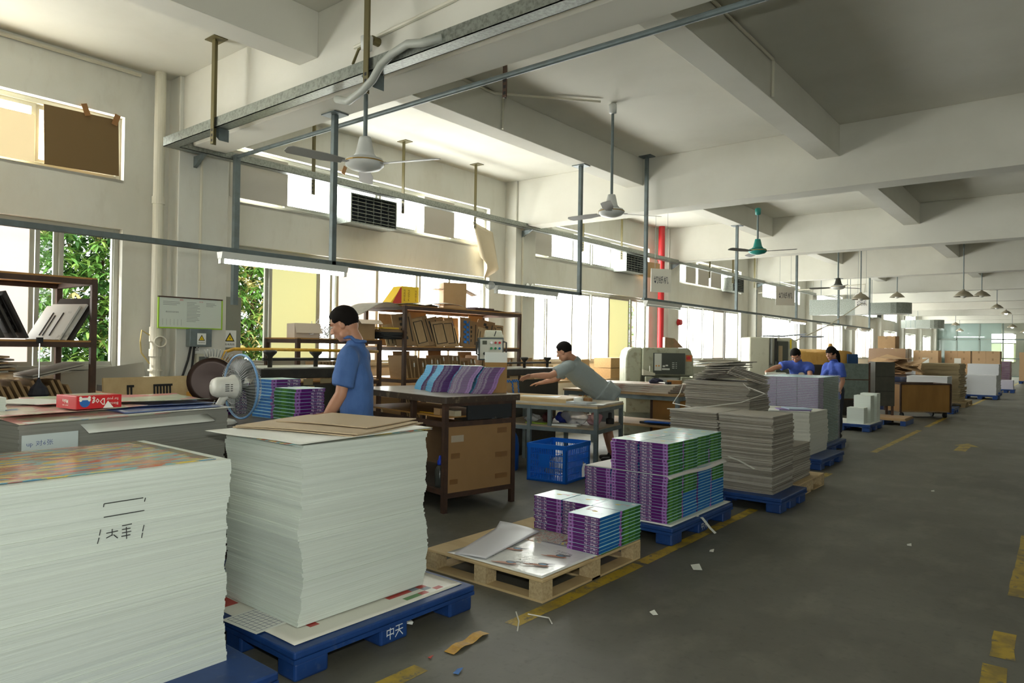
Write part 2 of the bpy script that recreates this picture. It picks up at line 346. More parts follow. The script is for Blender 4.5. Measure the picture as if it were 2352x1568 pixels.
# air grilles standing in the high windows
def air_grille(y, z, wd, h, label, dark=True):
    t = thing('air_grille', label, 'air outlet', (WX + .02, y, z), 0, 'air outlet grilles in the high windows')
    MB().box(-.03, 0, 0, .3, .018, h).box(-.03, wd - .018, 0, .3, wd, h).box(-.03, .018, 0, .3, wd - .018, .018).box(-.03, .018, h - .018, .3, wd - .018, h).box(.0, .018, .018, .02, wd - .018, h - .018).build('housing', GALV, t)
    b = MB(); nz = 8; ny = 6
    for k in range(1, nz): b.box(.25, .018, h * k / nz - .004, .285, wd - .018, h * k / nz + .004)
    for k in range(1, ny): b.box(.255, wd * k / ny - .003, .018, .28, wd * k / ny + .003, h - .018)
    b.build('louvre', GALV, t)
    MB().box(.17, .02, .02, .18, wd - .02, h - .02).build('filter', mat('dark_filter', (40, 46, 50), .8), t)
air_grille(5.92, 3.16, .82, .40, 'black gridded air outlet in the high window behind the nearest ceiling fan')
air_grille(13.35, 3.2, .82, .40, 'gridded air outlet in the high window next to the bent cardboard')
air_grille(19.42, 3.2, .84, .40, 'gridded air outlet beside three white window boards')
air_grille(32.2, 3.24, 1.0, .40, 'small air outlet in the high window under the round duct end')
air_grille(38.0, 3.24, 1.0, .40, 'farthest air outlet visible in the high windows')
bc = MB(); bc.grid(lambda u, v: (WX - .003 + .36 * u * u, 14.2 + .65 * u, 3.25 + .36 * v - .1 * u), 6, 4)
tag(bc.build('bent_cardboard', CARD, solid=.006), 'bent cardboard flap beside the air outlet in the third high window', 'cardboard')
# wall pipes
t = thing('drain_pipe', 'white drain pipe on the wall beside the first column', 'pipe', (-7.80, 3.46, 0))
p = MB(); p.cyl((0, 0, 1.12), (0, 0, ZC), .056, n=16); p.cyl((0, 0, 3.0), (0, 0, 3.08), .066, n=16); p.cyl((0, 0, 1.5), (0, 0, 1.66), .066, n=16); p.cyl((0, 0, 1.34), (0, 0, 1.42), .066, n=16); p.cyl((0, 0, 1.18), (0, 0, 1.2), .075, n=16)
p.build('pipe', PIPEW, t, smooth=False)
MB().box(-.12, -.12, 0, .12, .12, 1.12).build('pipe_base', WALL, t, bevel=.02)
e = MB(); e.lathe([(.062, 0), (.062, .12), (.05, .12), (.05, .02)], 18, 0, Matrix.Translation((.03, .03, 1.5)) @ Matrix.Rotation(R(90), 4, 'Y') @ Matrix.Rotation(R(20), 4, 'X'), cap=False); e.build('branch_socket', PIPEW, t, smooth=True)
r_ = MB(); r_.tube([(.0, -.05, 1.56), (-.02, -.14, 1.62), (.02, -.17, 1.5), (.0, -.15, 1.38), (.02, -.07, 1.26)], .008, 6); r_.build('ribbon', mat('straw_ribbon', (190, 170, 110), .7), t)
t = thing('fire_pipe', 'red vertical fire pipe at the third column', 'pipe', (-7.72, 15.17, 0)); MB().cyl((0, 0, 0), (0, 0, ZC), .075, n=18).build('pipe', REDP, t)
MB().lathe([(.095, 0), (.095, .02)], 18, 0, Matrix.Translation((0, 0, 3.62))).build('collar', REDP, t)
o = MB().cyl((-7.69, 16.05, 2.18), (-7.60, 16.05, 2.18), .085, .07, n=18).build('alarm_bell', REDP); tag(o, 'round red fire alarm bell on the third column', 'alarm')
def conduit(pts, r, label, m=PIPEW, name='conduit'):
    tag(MB().tube(pts, r, 6).build(name, m), label, 'conduit')
conduit([(WX + .03, -1, ZC - .05), (WX + .03, 3.3, ZC - .05)], .022, 'thin conduit along the top of the left wall')
conduit([(-7.69, 3.88, 3.55), (-7.69, 3.88, 1.96)], .016, 'white conduit running down the first column to the whiteboard')
conduit([(-7.69, 9.76, 4.4), (-7.69, 9.76, 1.2)], .02, 'white conduit running down the second column')
conduit([(-7.69, 21.5, 3.4), (-7.69, 21.5, 1.5)], .02, 'conduit running down to the small meter on the fourth column', GALV)
conduit([(-5.21, 4.07, 4.05), (-5.21, 4.07, 4.41), (-5.21, 6.05, 4.41), (-4.38, 7.0, 4.41)], .014, 'white conduit across the ceiling to the middle ceiling fan')
conduit([(-5.21, 6.2, 4.4), (-5.21, 6.2, 4.04)], .013, 'short white conduit down the side of the beam under the ceiling')
conduit([(-2.37, 4.1, 4.41), (-2.37, 7.0, 4.41), (-2.37, 7.0, 4.04)], .016, 'white conduit with loose wire ends on the ceiling at upper right')
conduit([(-4.7, 3.655, 3.98), (-3.2, 3.655, 4.05)], .016, 'white conduit on the face of the nearest beam')
conduit([(-7.6, 21.4, 3.28), (-6.2, 21.4, 3.33), (-4.6, 21.4, 3.42), (-4.6, 21.2, 2.9), (-4.75, 18.5, 2.2), (-4.95, 16.2, 1.72)], .014, 'white hose sagging from the beam to the yellow tarpaulin')
# ------------------------------------------------------------------ overhead: cable trunking, light rails, lamps, ceiling fans
def channel(mb, p0, p1, w, h):
    """open steel channel between two points (axis aligned), flat side down"""
    (x0, y0, z), (x1, y1, _) = p0, p1
    if abs(x1 - x0) > abs(y1 - y0): mb.box(x0, y0 - w / 2, z, x1, y0 + w / 2, z + .006); mb.box(x0, y0 - w / 2, z, x1, y0 - w / 2 + .006, z + h); mb.box(x0, y0 + w / 2 - .006, z, x1, y0 + w / 2, z + h)
    else: mb.box(x0 - w / 2, y0, z, x0 + w / 2, y1, z + .006); mb.box(x0 - w / 2, y0, z, x0 - w / 2 + .006, y1, z + h); mb.box(x0 + w / 2 - .006, y0, z, x0 + w / 2, y1, z + h)
t = thing('cable_trunking', 'long L-shaped galvanised cable trunking under the beams, nearest and topmost', 'cable trunking', (-7.52, 3.46, 3.58))
m = MB(); channel(m, (-.06, 0, 0), (9.5, 0, 0), .12, .10); m.build('cross_channel', GALV, t)
m = MB(); channel(m, (0, .06, 0), (0, 23.6, 0), .11, .085); m.build('long_channel', GALV, t)
for k, x in enumerate((1.02, 3.32)):
    MB().prism([(-.12, 0), (.03, 0), (.03, -.12)], -.05, .05, 0, Matrix.Translation((x, .02, 0)) @ Matrix.Rotation(R(90), 4, 'X')).build('bracket', STEEL, t)
for y in (.35, 6.3, 12.2, 18.1): MB().prism([(-.19, 0), (.05, 0), (-.19, -.13)], -.02, .02, 0, Matrix.Translation((0, y, 0)) @ Matrix.Rotation(R(90), 4, 'X')).build('bracket', STEEL, t)
cb = MB(); cb.tube([(4.1, -.05, .03), (3.95, -.09, .02), (3.80, -.1, .05), (3.63, -.1, .02), (3.51, -.1, -.03), (3.42, -.1, -.12), (3.29, -.09, -.17), (3.11, -.08, -.21), (2.91, -.04, -.14)], .03, 10); o = cb.build('cable_hose', mat('grey_flexible_conduit', (172, 176, 168), .5), smooth=True, loc=(-7.52, 3.46, 3.6))
tag(o, 'grey flexible cable hose looping over the nearest trunking', 'cable')
def hanger(x, y, z1, m, label, z0=ZC, w=.05):
    t = thing('ceiling_hanger', label, 'hanger', (x, y, z0), 0, 'slotted hangers for the trunking')
    b = MB().box(-w / 2, -w / 2, z1 - z0, w / 2, -w / 2 + .008, -.008); b.box(-w / 2, -w / 2 + .008, z1 - z0, -w / 2 + .008, w / 2, -.008)
    for k in range(3): b.box(-.012, -w / 2 - .001, z1 - z0 + .02 + .05 * k, .012, -w / 2 + .001, z1 - z0 + .045 + .05 * k, 1)
    b.build('strut', [m, DARKM], t)
    MB().box(-.09, -.07, -.008, .09, .07, 0).build('mounting_plate', m, t)
hanger(-6.5, 3.4, 3.42, OLIVE, 'olive steel hanger to the left on the nearest trunking', w=.055)
hanger(-4.2, 3.4, 3.42, OLIVE, 'olive steel hanger in the middle of the nearest trunking', w=.055)
hanger(-7.54, 5.27, 3.4, OLIVE, 'first hanger of the long trunking, left of the nearest ceiling fan')
hanger(-7.54, 6.79, 3.4, OLIVE, 'second hanger of the long trunking, right of the nearest ceiling fan')
hanger(-7.54, 8.34, 3.4, OLIVE, 'third hanger of the long trunking, before the second column')
hanger(-7.54, 11.5, 3.4, OLIVE, 'fourth hanger of the long trunking, past the second column')
hanger(-7.54, 13.0, 3.4, OLIVE, 'fifth hanger of the long trunking, below the middle ceiling fan')
hanger(-7.54, 17.6, 3.4, OLIVE, 'sixth hanger of the long trunking, at the boarded window')
hanger(-7.54, 19.2, 3.4, OLIVE, 'seventh hanger of the long trunking, near the air outlet')
hanger(-7.54, 20.9, 3.4, OLIVE, 'eighth hanger of the long trunking, before the fourth column')
hanger(-3.5, 4.2, 3.46, RUST, 'rusty flat hanger holding the thin pipe under the ceiling', w=.04)
# thin pipe
t = thing('steel_pipe', 'thin grey steel pipe running across under the ceiling', 'pipe', (-7.42, 4.15, 3.61))
MB().cyl((0, 0, 0), (9.4, 0, 0), .022, n=10).build('pipe', STEEL, t)
MB().box(-.03, -.03, -1.68, .03, .03, .02).build('post', STEEL, t)
# light rails with their drop posts
def drop(x, y, z0, z1, label, w=.05, plate=True):
    t = thing('drop_post', label, 'post', (x, y, z0), 0, 'posts the light rails hang from')
    MB().box(-w / 2, -w / 2, z1 - z0, w / 2, w / 2, -.01 if plate else 0).build('post', STEEL, t, bevel=.004)
    if plate: MB().box(-.1, -.08, -.012, .1, .08, 0).build('mounting_plate', STEEL, t)
RZ = 2.25
def rail(y0, y1, x, z, label):
    tag(MB().box(x - .025, y0, z - .02, x + .025, y1, z + .02).build('light_rail', STEEL, bevel=.003), label, 'light rail')
rail(-1.5, 8.1, -5.35, RZ, 'near grey light rail running past the whiteboard and the man in blue')
rail(9.9, 25.6, -5.35, 2.3, 'far grey light rail beginning at the middle ceiling fan')
drop(-5.35, 3.95, 3.63, RZ - .02, 'first drop post, beside the nearest ceiling fan rod')
drop(-5.35, 8.07, 4.03, RZ - .02, 'second drop post, at the end of the near light rail')
drop(-5.1, 9.5, ZC, 2.28, 'third drop post, at the start of the far light rail')
drop(-5.35, 13.8, 4.03, 2.28, 'fourth drop post, left of the green ceiling fan')
drop(-5.35, 17.7, 4.03, 2.28, 'fifth drop post, right of the green ceiling fan')
drop(-5.35, 21.6, 3.63, 2.28, 'sixth drop post, right of the small white fan')
drop(-5.35, 25.5, 4.03, 2.28, 'seventh drop post, at the far end of the far light rail')
def batten(y, z, lit, label, ln=1.24):
    t = thing('fluorescent_batten', label, 'fluorescent light', (-5.35, y, z - .02), 0, 'fluorescent battens under the light rails')
    MB().prism([(-.045, 0), (.045, 0), (.03, -.055), (-.03, -.055)], 0, ln, 0, Matrix.Rotation(R(90), 4, 'X') @ Matrix.Scale(-1, 4, (0, 0, 1))).build('batten_body', WHITEP, t)
    MB().cyl((0, .03, -.075), (0, ln - .03, -.075), .015, n=10).build('tube', TUBE if lit else TUBEOFF, t, smooth=True)
    for a in (0, ln - .03): MB().box(-.02, a, -.095, .02, a + .03, -.05).build('lamp_holder', WHITEP, t)
batten(2.86, RZ, True, 'lit fluorescent light nearest the camera, above the whiteboard and yellow window')
batten(6.28, RZ, True, 'lit fluorescent light above the big die rack')
batten(9.98, 2.3, False, 'unlit fluorescent light at the start of the far light rail')
batten(17.2, 2.3, True, 'lit fluorescent light over the white cutting machine')
batten(22.4, 2.3, False, 'unlit fluorescent light over the tarpaulin')
batten(24.2, 2.3, False, 'unlit fluorescent light at the far end of the far light rail')
tag(MB().ball((-5.35, 6.18, RZ - .03), (.06, .07, .05), 0, 8).build('plastic_wrapping', mat('clear_wrap', (220, 224, 220), .2, alpha=.6)), 'crumpled plastic tied where the second lit light begins', 'plastic')
# ceiling fans
def ceiling_fan(x, y, z, ztop, cols, label, a0, tilt=0.0, blade=.62):
    t = thing('ceiling_fan', label, 'ceiling fan', (x, y, z), 0, 'ceiling fans')
    MB().cyl((0, 0, .2), (0, 0, ztop - z), .017, n=10).build('down_rod', STEEL, t, smooth=False)
    MB().lathe([(.015, 0), (.05, -.02), (.045, -.12), (.02, -.13)], 16, 0, Matrix.Translation((0, 0, ztop - z))).build('ceiling_cup', cols[0], t, smooth=True)
    MB().lathe([(.045, .22), (.05, .2), (.075, .09), (.1, .06), (.04, .05)], 20).build('motor_cover', cols[0], t, smooth=True)
    MB().lathe([(.05, .06), (.14, .045), (.155, .02), (.15, -.005), (.12, -.03), (.05, -.05), (.01, -.055)], 24).build('motor', cols[1], t, smooth=True)
    MB().lathe([(.157, .024), (.158, .014)], 24, cap=False).build('trim_band', mat('brass_band', (170, 140, 80), .35, .8), t)
    for k in range(3):
        a = a0 + 2 * PI * k / 3; M = Matrix.Rotation(a, 4, 'Z')
        b = MB(); b.box(.1, -.025, .0, .2, .025, .006, 0, M)
        b.prism([(.19, -.04), (.35, -.065), (blade, -.06), (blade + .03, -.03), (blade + .03, .03), (blade, .06), (.35, .06), (.19, .04)], 0, .005, 0, M @ Matrix.Rotation(R(12), 4, 'X'))
        b.build('blade', cols[2], t)
WF = mat('fan_white', (206, 208, 204), .4); GF = mat('fan_green', (30, 128, 118), .4); DB = mat('fan_dark_blade', (58, 58, 52), .5); WB_ = mat('fan_grey_blade', (150, 150, 144), .5)
ceiling_fan(-4.41, 3.55, 2.93, 3.97, (WF, WF, WB_), 'white ceiling fan nearest the camera, its rod hung from the beam side', R(20))
ceiling_fan(-4.33, 7.2, 3.12, ZC, (WF, WF, WB_), 'white ceiling fan in the middle, over the grey steel table', R(55))
ceiling_fan(-4.33, 12.12, 3.23, 4.0, (GF, GF, DB), 'green ceiling fan with dark blades', R(5))
ceiling_fan(-4.33, 17.43, 3.01, 4.02, (DB, WF, DB), 'farthest ceiling fan, small white hub on a dark rod', R(58))
h = MB(); h.cyl((-4.41, 3.67, 3.95), (-4.41, 3.6, 3.95), .035, n=12); h.tube([(-4.43, 3.6, 3.93), (-4.55, 3.58, 3.9), (-4.62, 3.58, 3.8), (-4.56, 3.58, 3.7)], .012, 6); tag(h.build('fan_hook', OLIVE), 'hook and loose cable on the beam where the nearest ceiling fan hangs', 'hook')
# bell lamps
def bell(x, y, z, r, lit, label, ztop=ZC):
    t = thing('pendant_lamp', label, 'pendant lamp', (x, y, z), 0, 'bell shaped pendant lamps down the aisle')
    MB().cyl((0, 0, r * .8), (0, 0, ztop - z), .012, n=8).build('cable_rod', STEEL, t)
    MB().lathe([(r * .12, r * .82), (r * .16, r * .68), (r * .45, r * .55), (r * .8, r * .22), (r, 0), (r * .97, 0), (r * .76, r * .2), (r * .42, r * .5)], 22, cap=False).build('lamp_shade', mat('lamp_shade_grey', (150, 142, 122), .6), t, smooth=True)
    MB().ball((0, 0, r * .12), r * .3, 0, 8).build('bulb', BULB if lit else WHITEP, t, smooth=True)
bell(-3.85, 17.46, 2.72, .2, False, 'unlit pendant lamp just right of the small white ceiling fan')
bell(-4.0, 22.48, 3.1, .2, False, 'unlit pendant lamp above the round duct')
bell(-2.14, 20.12, 2.9, .22, False, 'unlit pendant lamp nearest the middle of the aisle, the largest in view')
bell(-2.11, 24.0, 3.17, .22, False, 'unlit pendant lamp close beside the largest one')
bell(-2.39, 32.8, 3.30, .22, False, 'unlit pendant lamp below and right of the two biggest lamps')
bell(-2.66, 41.6, 3.5, .24, True, 'lit pendant lamp in the aisle, first of those lit')
bell(-2.9, 50.0, 3.1, .26, True, 'lit pendant lamp near the right edge, upper of the two there')
bell(-2.55, 55.0, 2.95, .26, True, 'lit pendant lamp near the right edge, lower of the two there')
bell(-5.38, 47.1, 3.15, .23, False, 'unlit pendant lamp in front of the glass partition')
bell(-6.1, 55.5, 3.05, .25, True, 'lit pendant lamp in front of the glass partition')
# hanging machine signs
def sign(x, y, z, rz, wd, h, txt, label, ztop):
    t = thing('hanging_sign', label, 'sign', (x, y, z), rz, 'hanging machine name signs')
    MB().box(-wd / 2, -.004, 0, wd / 2, .004, h).build('board', mat('sign_board', (188, 186, 178), .6), t)
    g = MB()
    for s_ in (-1, 1): put_text(g, txt, .17, frame((0, s_ * .0065, h * .5), (-s_, 0, 0), (0, 0, 1)), 0, wd * .72)
    g.build('lettering', mat('sign_ink', (40, 42, 60), .6), t)
    MB().cyl((-wd * .3, 0, h), (-wd * .3, 0, ztop - z), .003, n=4).build('string', STEEL, t); MB().cyl((wd * .3, 0, h), (wd * .3, 0, ztop - z), .003, n=4).build('string', STEEL, t)
sign(-6.9, 13.55, 2.72, R(60), .5, .5, '切纸机', 'white hanging sign in front of the red pipe', ZC)
sign(-6.0, 18.9, 2.72, R(50), .55, .5, '切纸机', 'white hanging sign before the bright window past the boarded one', ZC)
sign(-4.6, 21.0, 2.55, R(-30), .45, .6, '切纸机', 'hanging sign seen nearly edge-on near the round duct', ZC)
# air ducts
def duct(y, x0, x1, z0, z1, w, label):
    t = thing('air_duct', label, 'air duct', (x0, y, z0), 0, 'galvanised air ducts')
    pl = [(0, -w / 2), (x1 - x0 - w / 2, -w / 2)] + [(x1 - x0 - w / 2 + w / 2 * math.sin(a), -w / 2 * math.cos(a)) for a in [PI * k / 10 for k in range(1, 10)]] + [(x1 - x0 - w / 2, w / 2), (0, w / 2)]
    MB().prism(pl, 0, z1 - z0).build('duct_body', GALV, t)
    s = MB()
    for k in range(1, 4): s.box((x1 - x0 - w) * k / 3.5, -w / 2 - .004, 0, (x1 - x0 - w) * k / 3.5 + .02, -w / 2, z1 - z0)
    s.build('seam', STEEL, t)
    for k in (.35, .9): MB().cyl(((x1 - x0 - w) * k, 0, z1 - z0), ((x1 - x0 - w) * k, 0, ZC - z0), .01, n=6).build('hanging_rod', STEEL, t)
duct(27.0, -6.9, -4.35, 2.85, 3.22, 1.1, 'galvanised duct with round end under the beams, the nearer one')
duct(44.5, -7.6, -5.6, 2.9, 3.35, 1.2, 'galvanised duct with round end in front of the glass partition')
t = thing('air_duct_outlet', 'short square galvanised duct outlet at the end of the trunking', 'air duct', (-6.9, 24.2, 2.72), 0)
MB().box(0, 0, 0, 1.5, .5, .5).build('duct_body', GALV, t)
MB().cyl((.3, .25, .5), (.3, .25, ZC - 2.72), .01, n=6).build('hanging_rod', STEEL, t); MB().cyl((1.2, .25, .5), (1.2, .25, ZC - 2.72), .01, n=6).build('hanging_rod', STEEL, t)
o = MB()
for k in range(7): o.box(1.5, .03, .03 + k * .065, 1.52, .47, .07 + k * .065)
o.build('louvre', DARKM, t)
# ------------------------------------------------------------------ pallets, stacks of paper, books
def blue_pallet(name, x0, y0, x1, y1, label, rz=0, h=.14, mark=False, group='blue plastic pallets'):
    t = thing(name, label, 'pallet', (x0, y0, 0), rz, group); w = x1 - x0; d = y1 - y0
    MB().box(0, 0, h - .035, w, d, h).build('deck', BLUEP, t, bevel=.008)
    m = MB().box(0, 0, h - .055, w, .03, h - .035).box(0, d - .03, h - .055, w, d, h - .035).box(0, .03, h - .055, .03, d - .03, h - .035).box(w - .03, .03, h - .055, w, d - .03, h - .035); m.build('rim', BLUEP, t)
    for i in range(3):
        for j in range(3):
            a = (w - .16) * i / 2; b = (d - .2) * j / 2
            g = MB().prism([(a + .01, b + .01), (a + .15, b + .01), (a + .15, b + .19), (a + .01, b + .19)], 0, h - .055); g.build('foot', BLUEP, t, bevel=.012)
    if mark:
        g = MB(); put_text(g, '中天', .07, frame((w - .009, d / 2, .048), (0, 1, 0), (0, 0, 1)), 0, .11); g.build('lettering', mat('white_marking', (214, 220, 226), .6), t)
    return t
def wood_pallet(x0, y0, x1, y1, label, rz=0, h=.135):
    t = thing('wooden_pallet', label, 'pallet', (x0, y0, 0), rz, 'wooden pallets'); w = x1 - x0; d = y1 - y0
    MB().box(0, 0, h - .016, w, d, h).build('deck', PLY, t, bevel=.003)
    for j in range(3):
        b = (d - .1) * j / 2; MB().box(0, b, 0, w, b + .1, .014).build('runner', PLY, t)
    for i in range(2): MB().box((w - .1) * i, .1, .0, (w - .1) * i + .1, d - .1, .013).build('runner', PLY, t)
    for i in range(3):
        for j in range(3):
            a = (w - .1) * i / 2; b = (d - .1) * j / 2; MB().box(a, b, .014, a + .1, b + .1, h - .016).build('block', PARTB, t)
    return t
def stack(x0, y0, x1, y1, z0, z1, n, jit, seed, drift=.0, nx=2):
    """pile of sheets as one continuous wavy skin: a ring per ream"""
    rr = random.Random(seed); mb = MB(); V = []; F = []; ox = oy = 0.0; sx = sy = 0.0
    c = [(x0, y0), (x1, y0), (x1, y1), (x0, y1)]; ring = []
    for e in range(4):
        a, b = c[e], c[(e + 1) % 4]
        for k in range(nx): ring.append((a[0] + (b[0] - a[0]) * k / nx, a[1] + (b[1] - a[1]) * k / nx))
    N = len(ring); zs = [z0 + (z1 - z0) * k / n for k in range(n + 1)]
    wob = [[0, 0] for _ in ring]
    for k in range(n):
        sx += rr.gauss(0, drift); sy += rr.gauss(0, drift); sx *= .97; sy *= .97
        ox = sx + rr.uniform(-jit, jit); oy = sy + rr.uniform(-jit, jit)
        for zz in (zs[k], zs[k + 1]):
            for p in ring: V.append((p[0] + ox, p[1] + oy, zz))
    L_ = 2 * n
    for i in range(L_ - 1):
        for k in range(N): j = (k + 1) % N; F.append((i * N + k, i * N + j, i * N + N + j, i * N + N + k))
    F.append(tuple(range(N))[::-1]); F.append(tuple((L_ - 1) * N + k for k in range(N)))
    return mb.add(V, F)
def sheet(x0, y0, x1, y1, z, name, m, label, cat, curl=0.0, rz=0.0, seed=0, group=None, th=.0015, amp=.004, mats=None, colour=None, corner=None):
    """thin printed sheet with slight waves; x,y are its extents about its centre"""
    cx_, cy_ = (x0 + x1) / 2, (y0 + y1) / 2; w = x1 - x0; d = y1 - y0; rr = random.Random(seed); p = [rr.uniform(0, 6) for _ in range(4)]
    nu, nv = 24, 20
    def fn(u, v):
        z_ = amp * (1 + math.sin(u * 7 + p[0]) * math.sin(v * 5 + p[1])) / 2
        if curl: z_ += curl * max(0, abs(u - .5) * 2 - .55) ** 2
        if corner: q = max(0, (u if corner[0] else 1 - u) + (v if corner[1] else 1 - v) - 1.45); z_ += corner[2] * q * q * 6
        return ((u - .5) * w, (v - .5) * d, z_)
    mb = MB().grid(fn, nu, nv)
    if colour:
        mb.m = [colour((i + .5) / nu, (j + .5) / nv) for i in range(nu) for j in range(nv)]
    o = mb.build(name, mats or m, loc=(cx_, cy_, z + th), rz=rz, smooth=True, solid=th)
    return tag(o, label, cat, group)
def printed(name, base, cols, scale, rough=.3):
    """sheet of coloured print: voronoi patches"""
    if name in MATS: return MATS[name]
    m = mat(name, base, rough, coat=.4); nt = m.node_tree; n = nt.nodes; l = nt.links
    tc = n.new('ShaderNodeTexCoord'); mp = n.new('ShaderNodeMapping'); mp.inputs['Scale'].default_value = scale; l.new(tc.outputs['Object'], mp.inputs[0])
    nz = n.new('ShaderNodeTexNoise'); nz.inputs['Scale'].default_value = 1.0; nz.inputs['Detail'].default_value = 6; l.new(mp.outputs[0], nz.inputs['Vector'])
    rp = n.new('ShaderNodeValToRGB'); rp.color_ramp.interpolation = 'CONSTANT'; el = rp.color_ramp.elements
    while len(el) < len(cols): el.new(.5)
    for k, c in enumerate(cols): el[k].position = 0 if k == 0 else .3 + .42 * (k - 1) / max(1, len(cols) - 1); el[k].color = lin(c)
    l.new(nz.outputs['Fac'], rp.inputs[0]); l.new(rp.outputs[0], n['Principled BSDF'].inputs['Base Color']); return m
PRT = printed('printed_game_sheet', (230, 200, 90), [(206, 96, 84), (96, 160, 196), (226, 200, 96), (150, 190, 190), (212, 128, 96), (236, 222, 150), (190, 84, 76)], (12, 2.6, 3), .18)
# --- nearest two piles
blue_pallet('plastic_pallet', -3.75, .45, -2.56, 1.66, 'blue plastic pallet under the nearest white paper stack', mark=False)
o = stack(-3.66, .42, -2.82, 1.57, .14, 1.0, 70, .0022, 3, .0022).build('paper_stack', PAPER)
ink = mat('black_marker', (30, 32, 34), .6)
tag(o, 'nearest tall stack of white paper with a colourful printed sheet on top', 'paper stack')
g = MB(); X = -2.808
for a, b in [((p_[0] + .05, p_[1] - .14 * (p_[0] - 1.08)), (q_[0] + .05, q_[1] - .14 * (q_[0] - 1.08))) for p_, q_ in (((1.02, .885), (1.16, .905)), ((1.02, .835), (1.165, .856)), ((1.02, .885), (1.018, .873)), ((1.165, .89), (1.168, .905)), ((1.01, .79), (1.006, .768)), ((1.005, .76), (1.0, .738)), ((1.165, .80), (1.16, .775)), ((1.16, .77), (1.157, .75)), ((1.085, .8), (1.12, .806)),
             ((1.03, .775), (1.07, .782)), ((1.05, .79), (1.05, .765)), ((1.03, .757), (1.05, .768)), ((1.055, .768), (1.07, .755)), ((1.085, .786), (1.115, .79)), ((1.085, .773), (1.118, .778)), ((1.083, .76), (1.115, .765)), ((1.1, .795), (1.102, .75)))]:
    g.cyl((X, a[0], a[1]), (X, b[0], b[1]), .0017, n=5)
tag(g.build('marker_writing', ink), 'black marker strokes written on the side of the nearest paper stack', 'writing')
sheet(-3.64, .45, -2.86, 1.53, 1.0, 'printed_sheet', PRT, 'colourful red, blue and yellow printed sheet on the nearest paper stack', 'printed sheet', seed=4, amp=.003)
blue_pallet('plastic_pallet', -3.72, 1.80, -2.66, 2.98, 'blue plastic pallet under the second white paper stack', rz=R(0), mark=True)
POST = mat('poster_paper', (226, 224, 212), .4, coat=.3)
def poster(u, v):
    q = random.Random(int(u * 24) * 31 + int(v * 20)); 
    if .08 < v < .2 and .5 < u < .9 and q.random() < .22: return q.choice((1, 2))
    if .6 < v < .9 and u > .84 and u < .97 and q.random() < .4: return q.choice((1, 2, 1, 3))
    if v < .09 and .1 < u < .3: return 1
    return 0
sheet(-3.66, 1.84, -2.72, 2.94, .14, 'poster_sheet', POST, 'white printed poster lying on the blue pallet under the second stack', 'poster', seed=6, amp=.004, colour=poster,
      mats=[POST, mat('print_red', (176, 62, 54), .4), mat('print_green', (96, 140, 84), .4), mat('print_grey', (120, 130, 140), .4)])
fm = MB(); 
for k in range(9): fm.box(-.12 + .03 * k - .0008, -.1, 0, -.12 + .03 * k + .0008, .1, .0006)
for k in range(8): fm.box(-.12, -.1 + .028 * k - .0008, .0002, .12, -.1 + .028 * k + .0008, .0008)
t = thing('form_sheet', 'white form with a ruled grid on the pallet at the foot of the second stack', 'form', (-3.1, 1.9, .149), R(4))
MB().box(-.14, -.12, -.0015, .14, .13, -.0002).build('paper', SHEETW, t); fm.build('ruled_grid', mat('form_ink', (92, 100, 130), .6), t)
o = stack(-3.56, 1.955, -2.865, 2.775, .15, 1.015, 80, .0018, 12, .0028).build('paper_stack', PAPER); tag(o, 'second tall stack of white paper, with cardboard lying on top', 'paper stack')
sheet(-3.66, 1.92, -2.90, 2.86, 1.016, 'printed_sheet', PRT, 'printed sheet peeping out from under the white cover on the second stack', 'printed sheet', seed=8)
sheet(-3.66, 1.90, -2.87, 2.84, 1.022, 'cover_sheet', SHEETW, 'large white cover sheet on the second paper stack', 'paper sheet', seed=9, amp=.006, rz=R(4))
for k, (a, b, c, d, z, rz, lb) in enumerate(((-.40, -.36, .40, .36, 1.032, R(17), 'lower flattened cardboard lying on the second stack'), (-.38, -.36, .40, .30, 1.042, R(19), 'middle flattened cardboard lying on the second stack'), (-.28, -.15, .34, .38, 1.052, R(17), 'upper flattened cardboard lying on the second stack'))):
    o = MB().grid(lambda u, v: (a + (c - a) * u, b + (d - b) * v, .004 * math.sin(4 * u + 2 * v)), 8, 8).build('flat_cardboard', mat('pale_cardboard', (196, 176, 146), .8), loc=(-3.36, 2.5, z), rz=rz, solid=.006); tag(o, lb, 'cardboard', 'flattened cardboard on the second stack')
# --- grey pile with posters behind them
blue_pallet('plastic_pallet', -5.0, 1.0, -3.85, 2.3, 'blue plastic pallet under the grey paper stack', rz=0)
M0 = (-3.92, 1.10, 0); A0 = R(9)
o = stack(-.84, 0, 0, 1.17, .14, 1.10, 60, .0025, 21, .003).build('paper_stack', PAPERG, loc=M0, rz=A0); tag(o, 'grey-edged paper stack covered with loose posters and a red box', 'paper stack')
def onG(x, y, z): c, s_ = math.cos(A0), math.sin(A0); return (M0[0] + x * c - y * s_, M0[1] + x * s_ + y * c, z)
o = MB().box(-.001, 0, 0, .001, .26, .2).build('paper_note', mat('note_paper', (206, 216, 216), .6), loc=onG(.009, .02, .84), rz=A0); tag(o, 'white handwritten note taped to the side of the grey stack', 'note')
g = MB(); put_text(g, 'up 对6张', .03, frame((.0022, .08, .155), (0, 1, 0), (0, 0, 1)), 0, .12); put_text(g, '配 正 3 张 片', .03, frame((.0022, .12, .09), (0, 1, 0), (0, 0, 1)), 0, .2)
o.data.materials.append(mat('blue_ink', (96, 110, 160), .6)); _bm = bmesh.new(); _bm.from_mesh(o.data); _n0 = len(_bm.faces); _me = g.mesh('w', []); _bm.from_mesh(_me); _bm.faces.ensure_lookup_table()
for _f in _bm.faces[_n0:]: _f.material_index = 1
_bm.to_mesh(o.data); _bm.free()
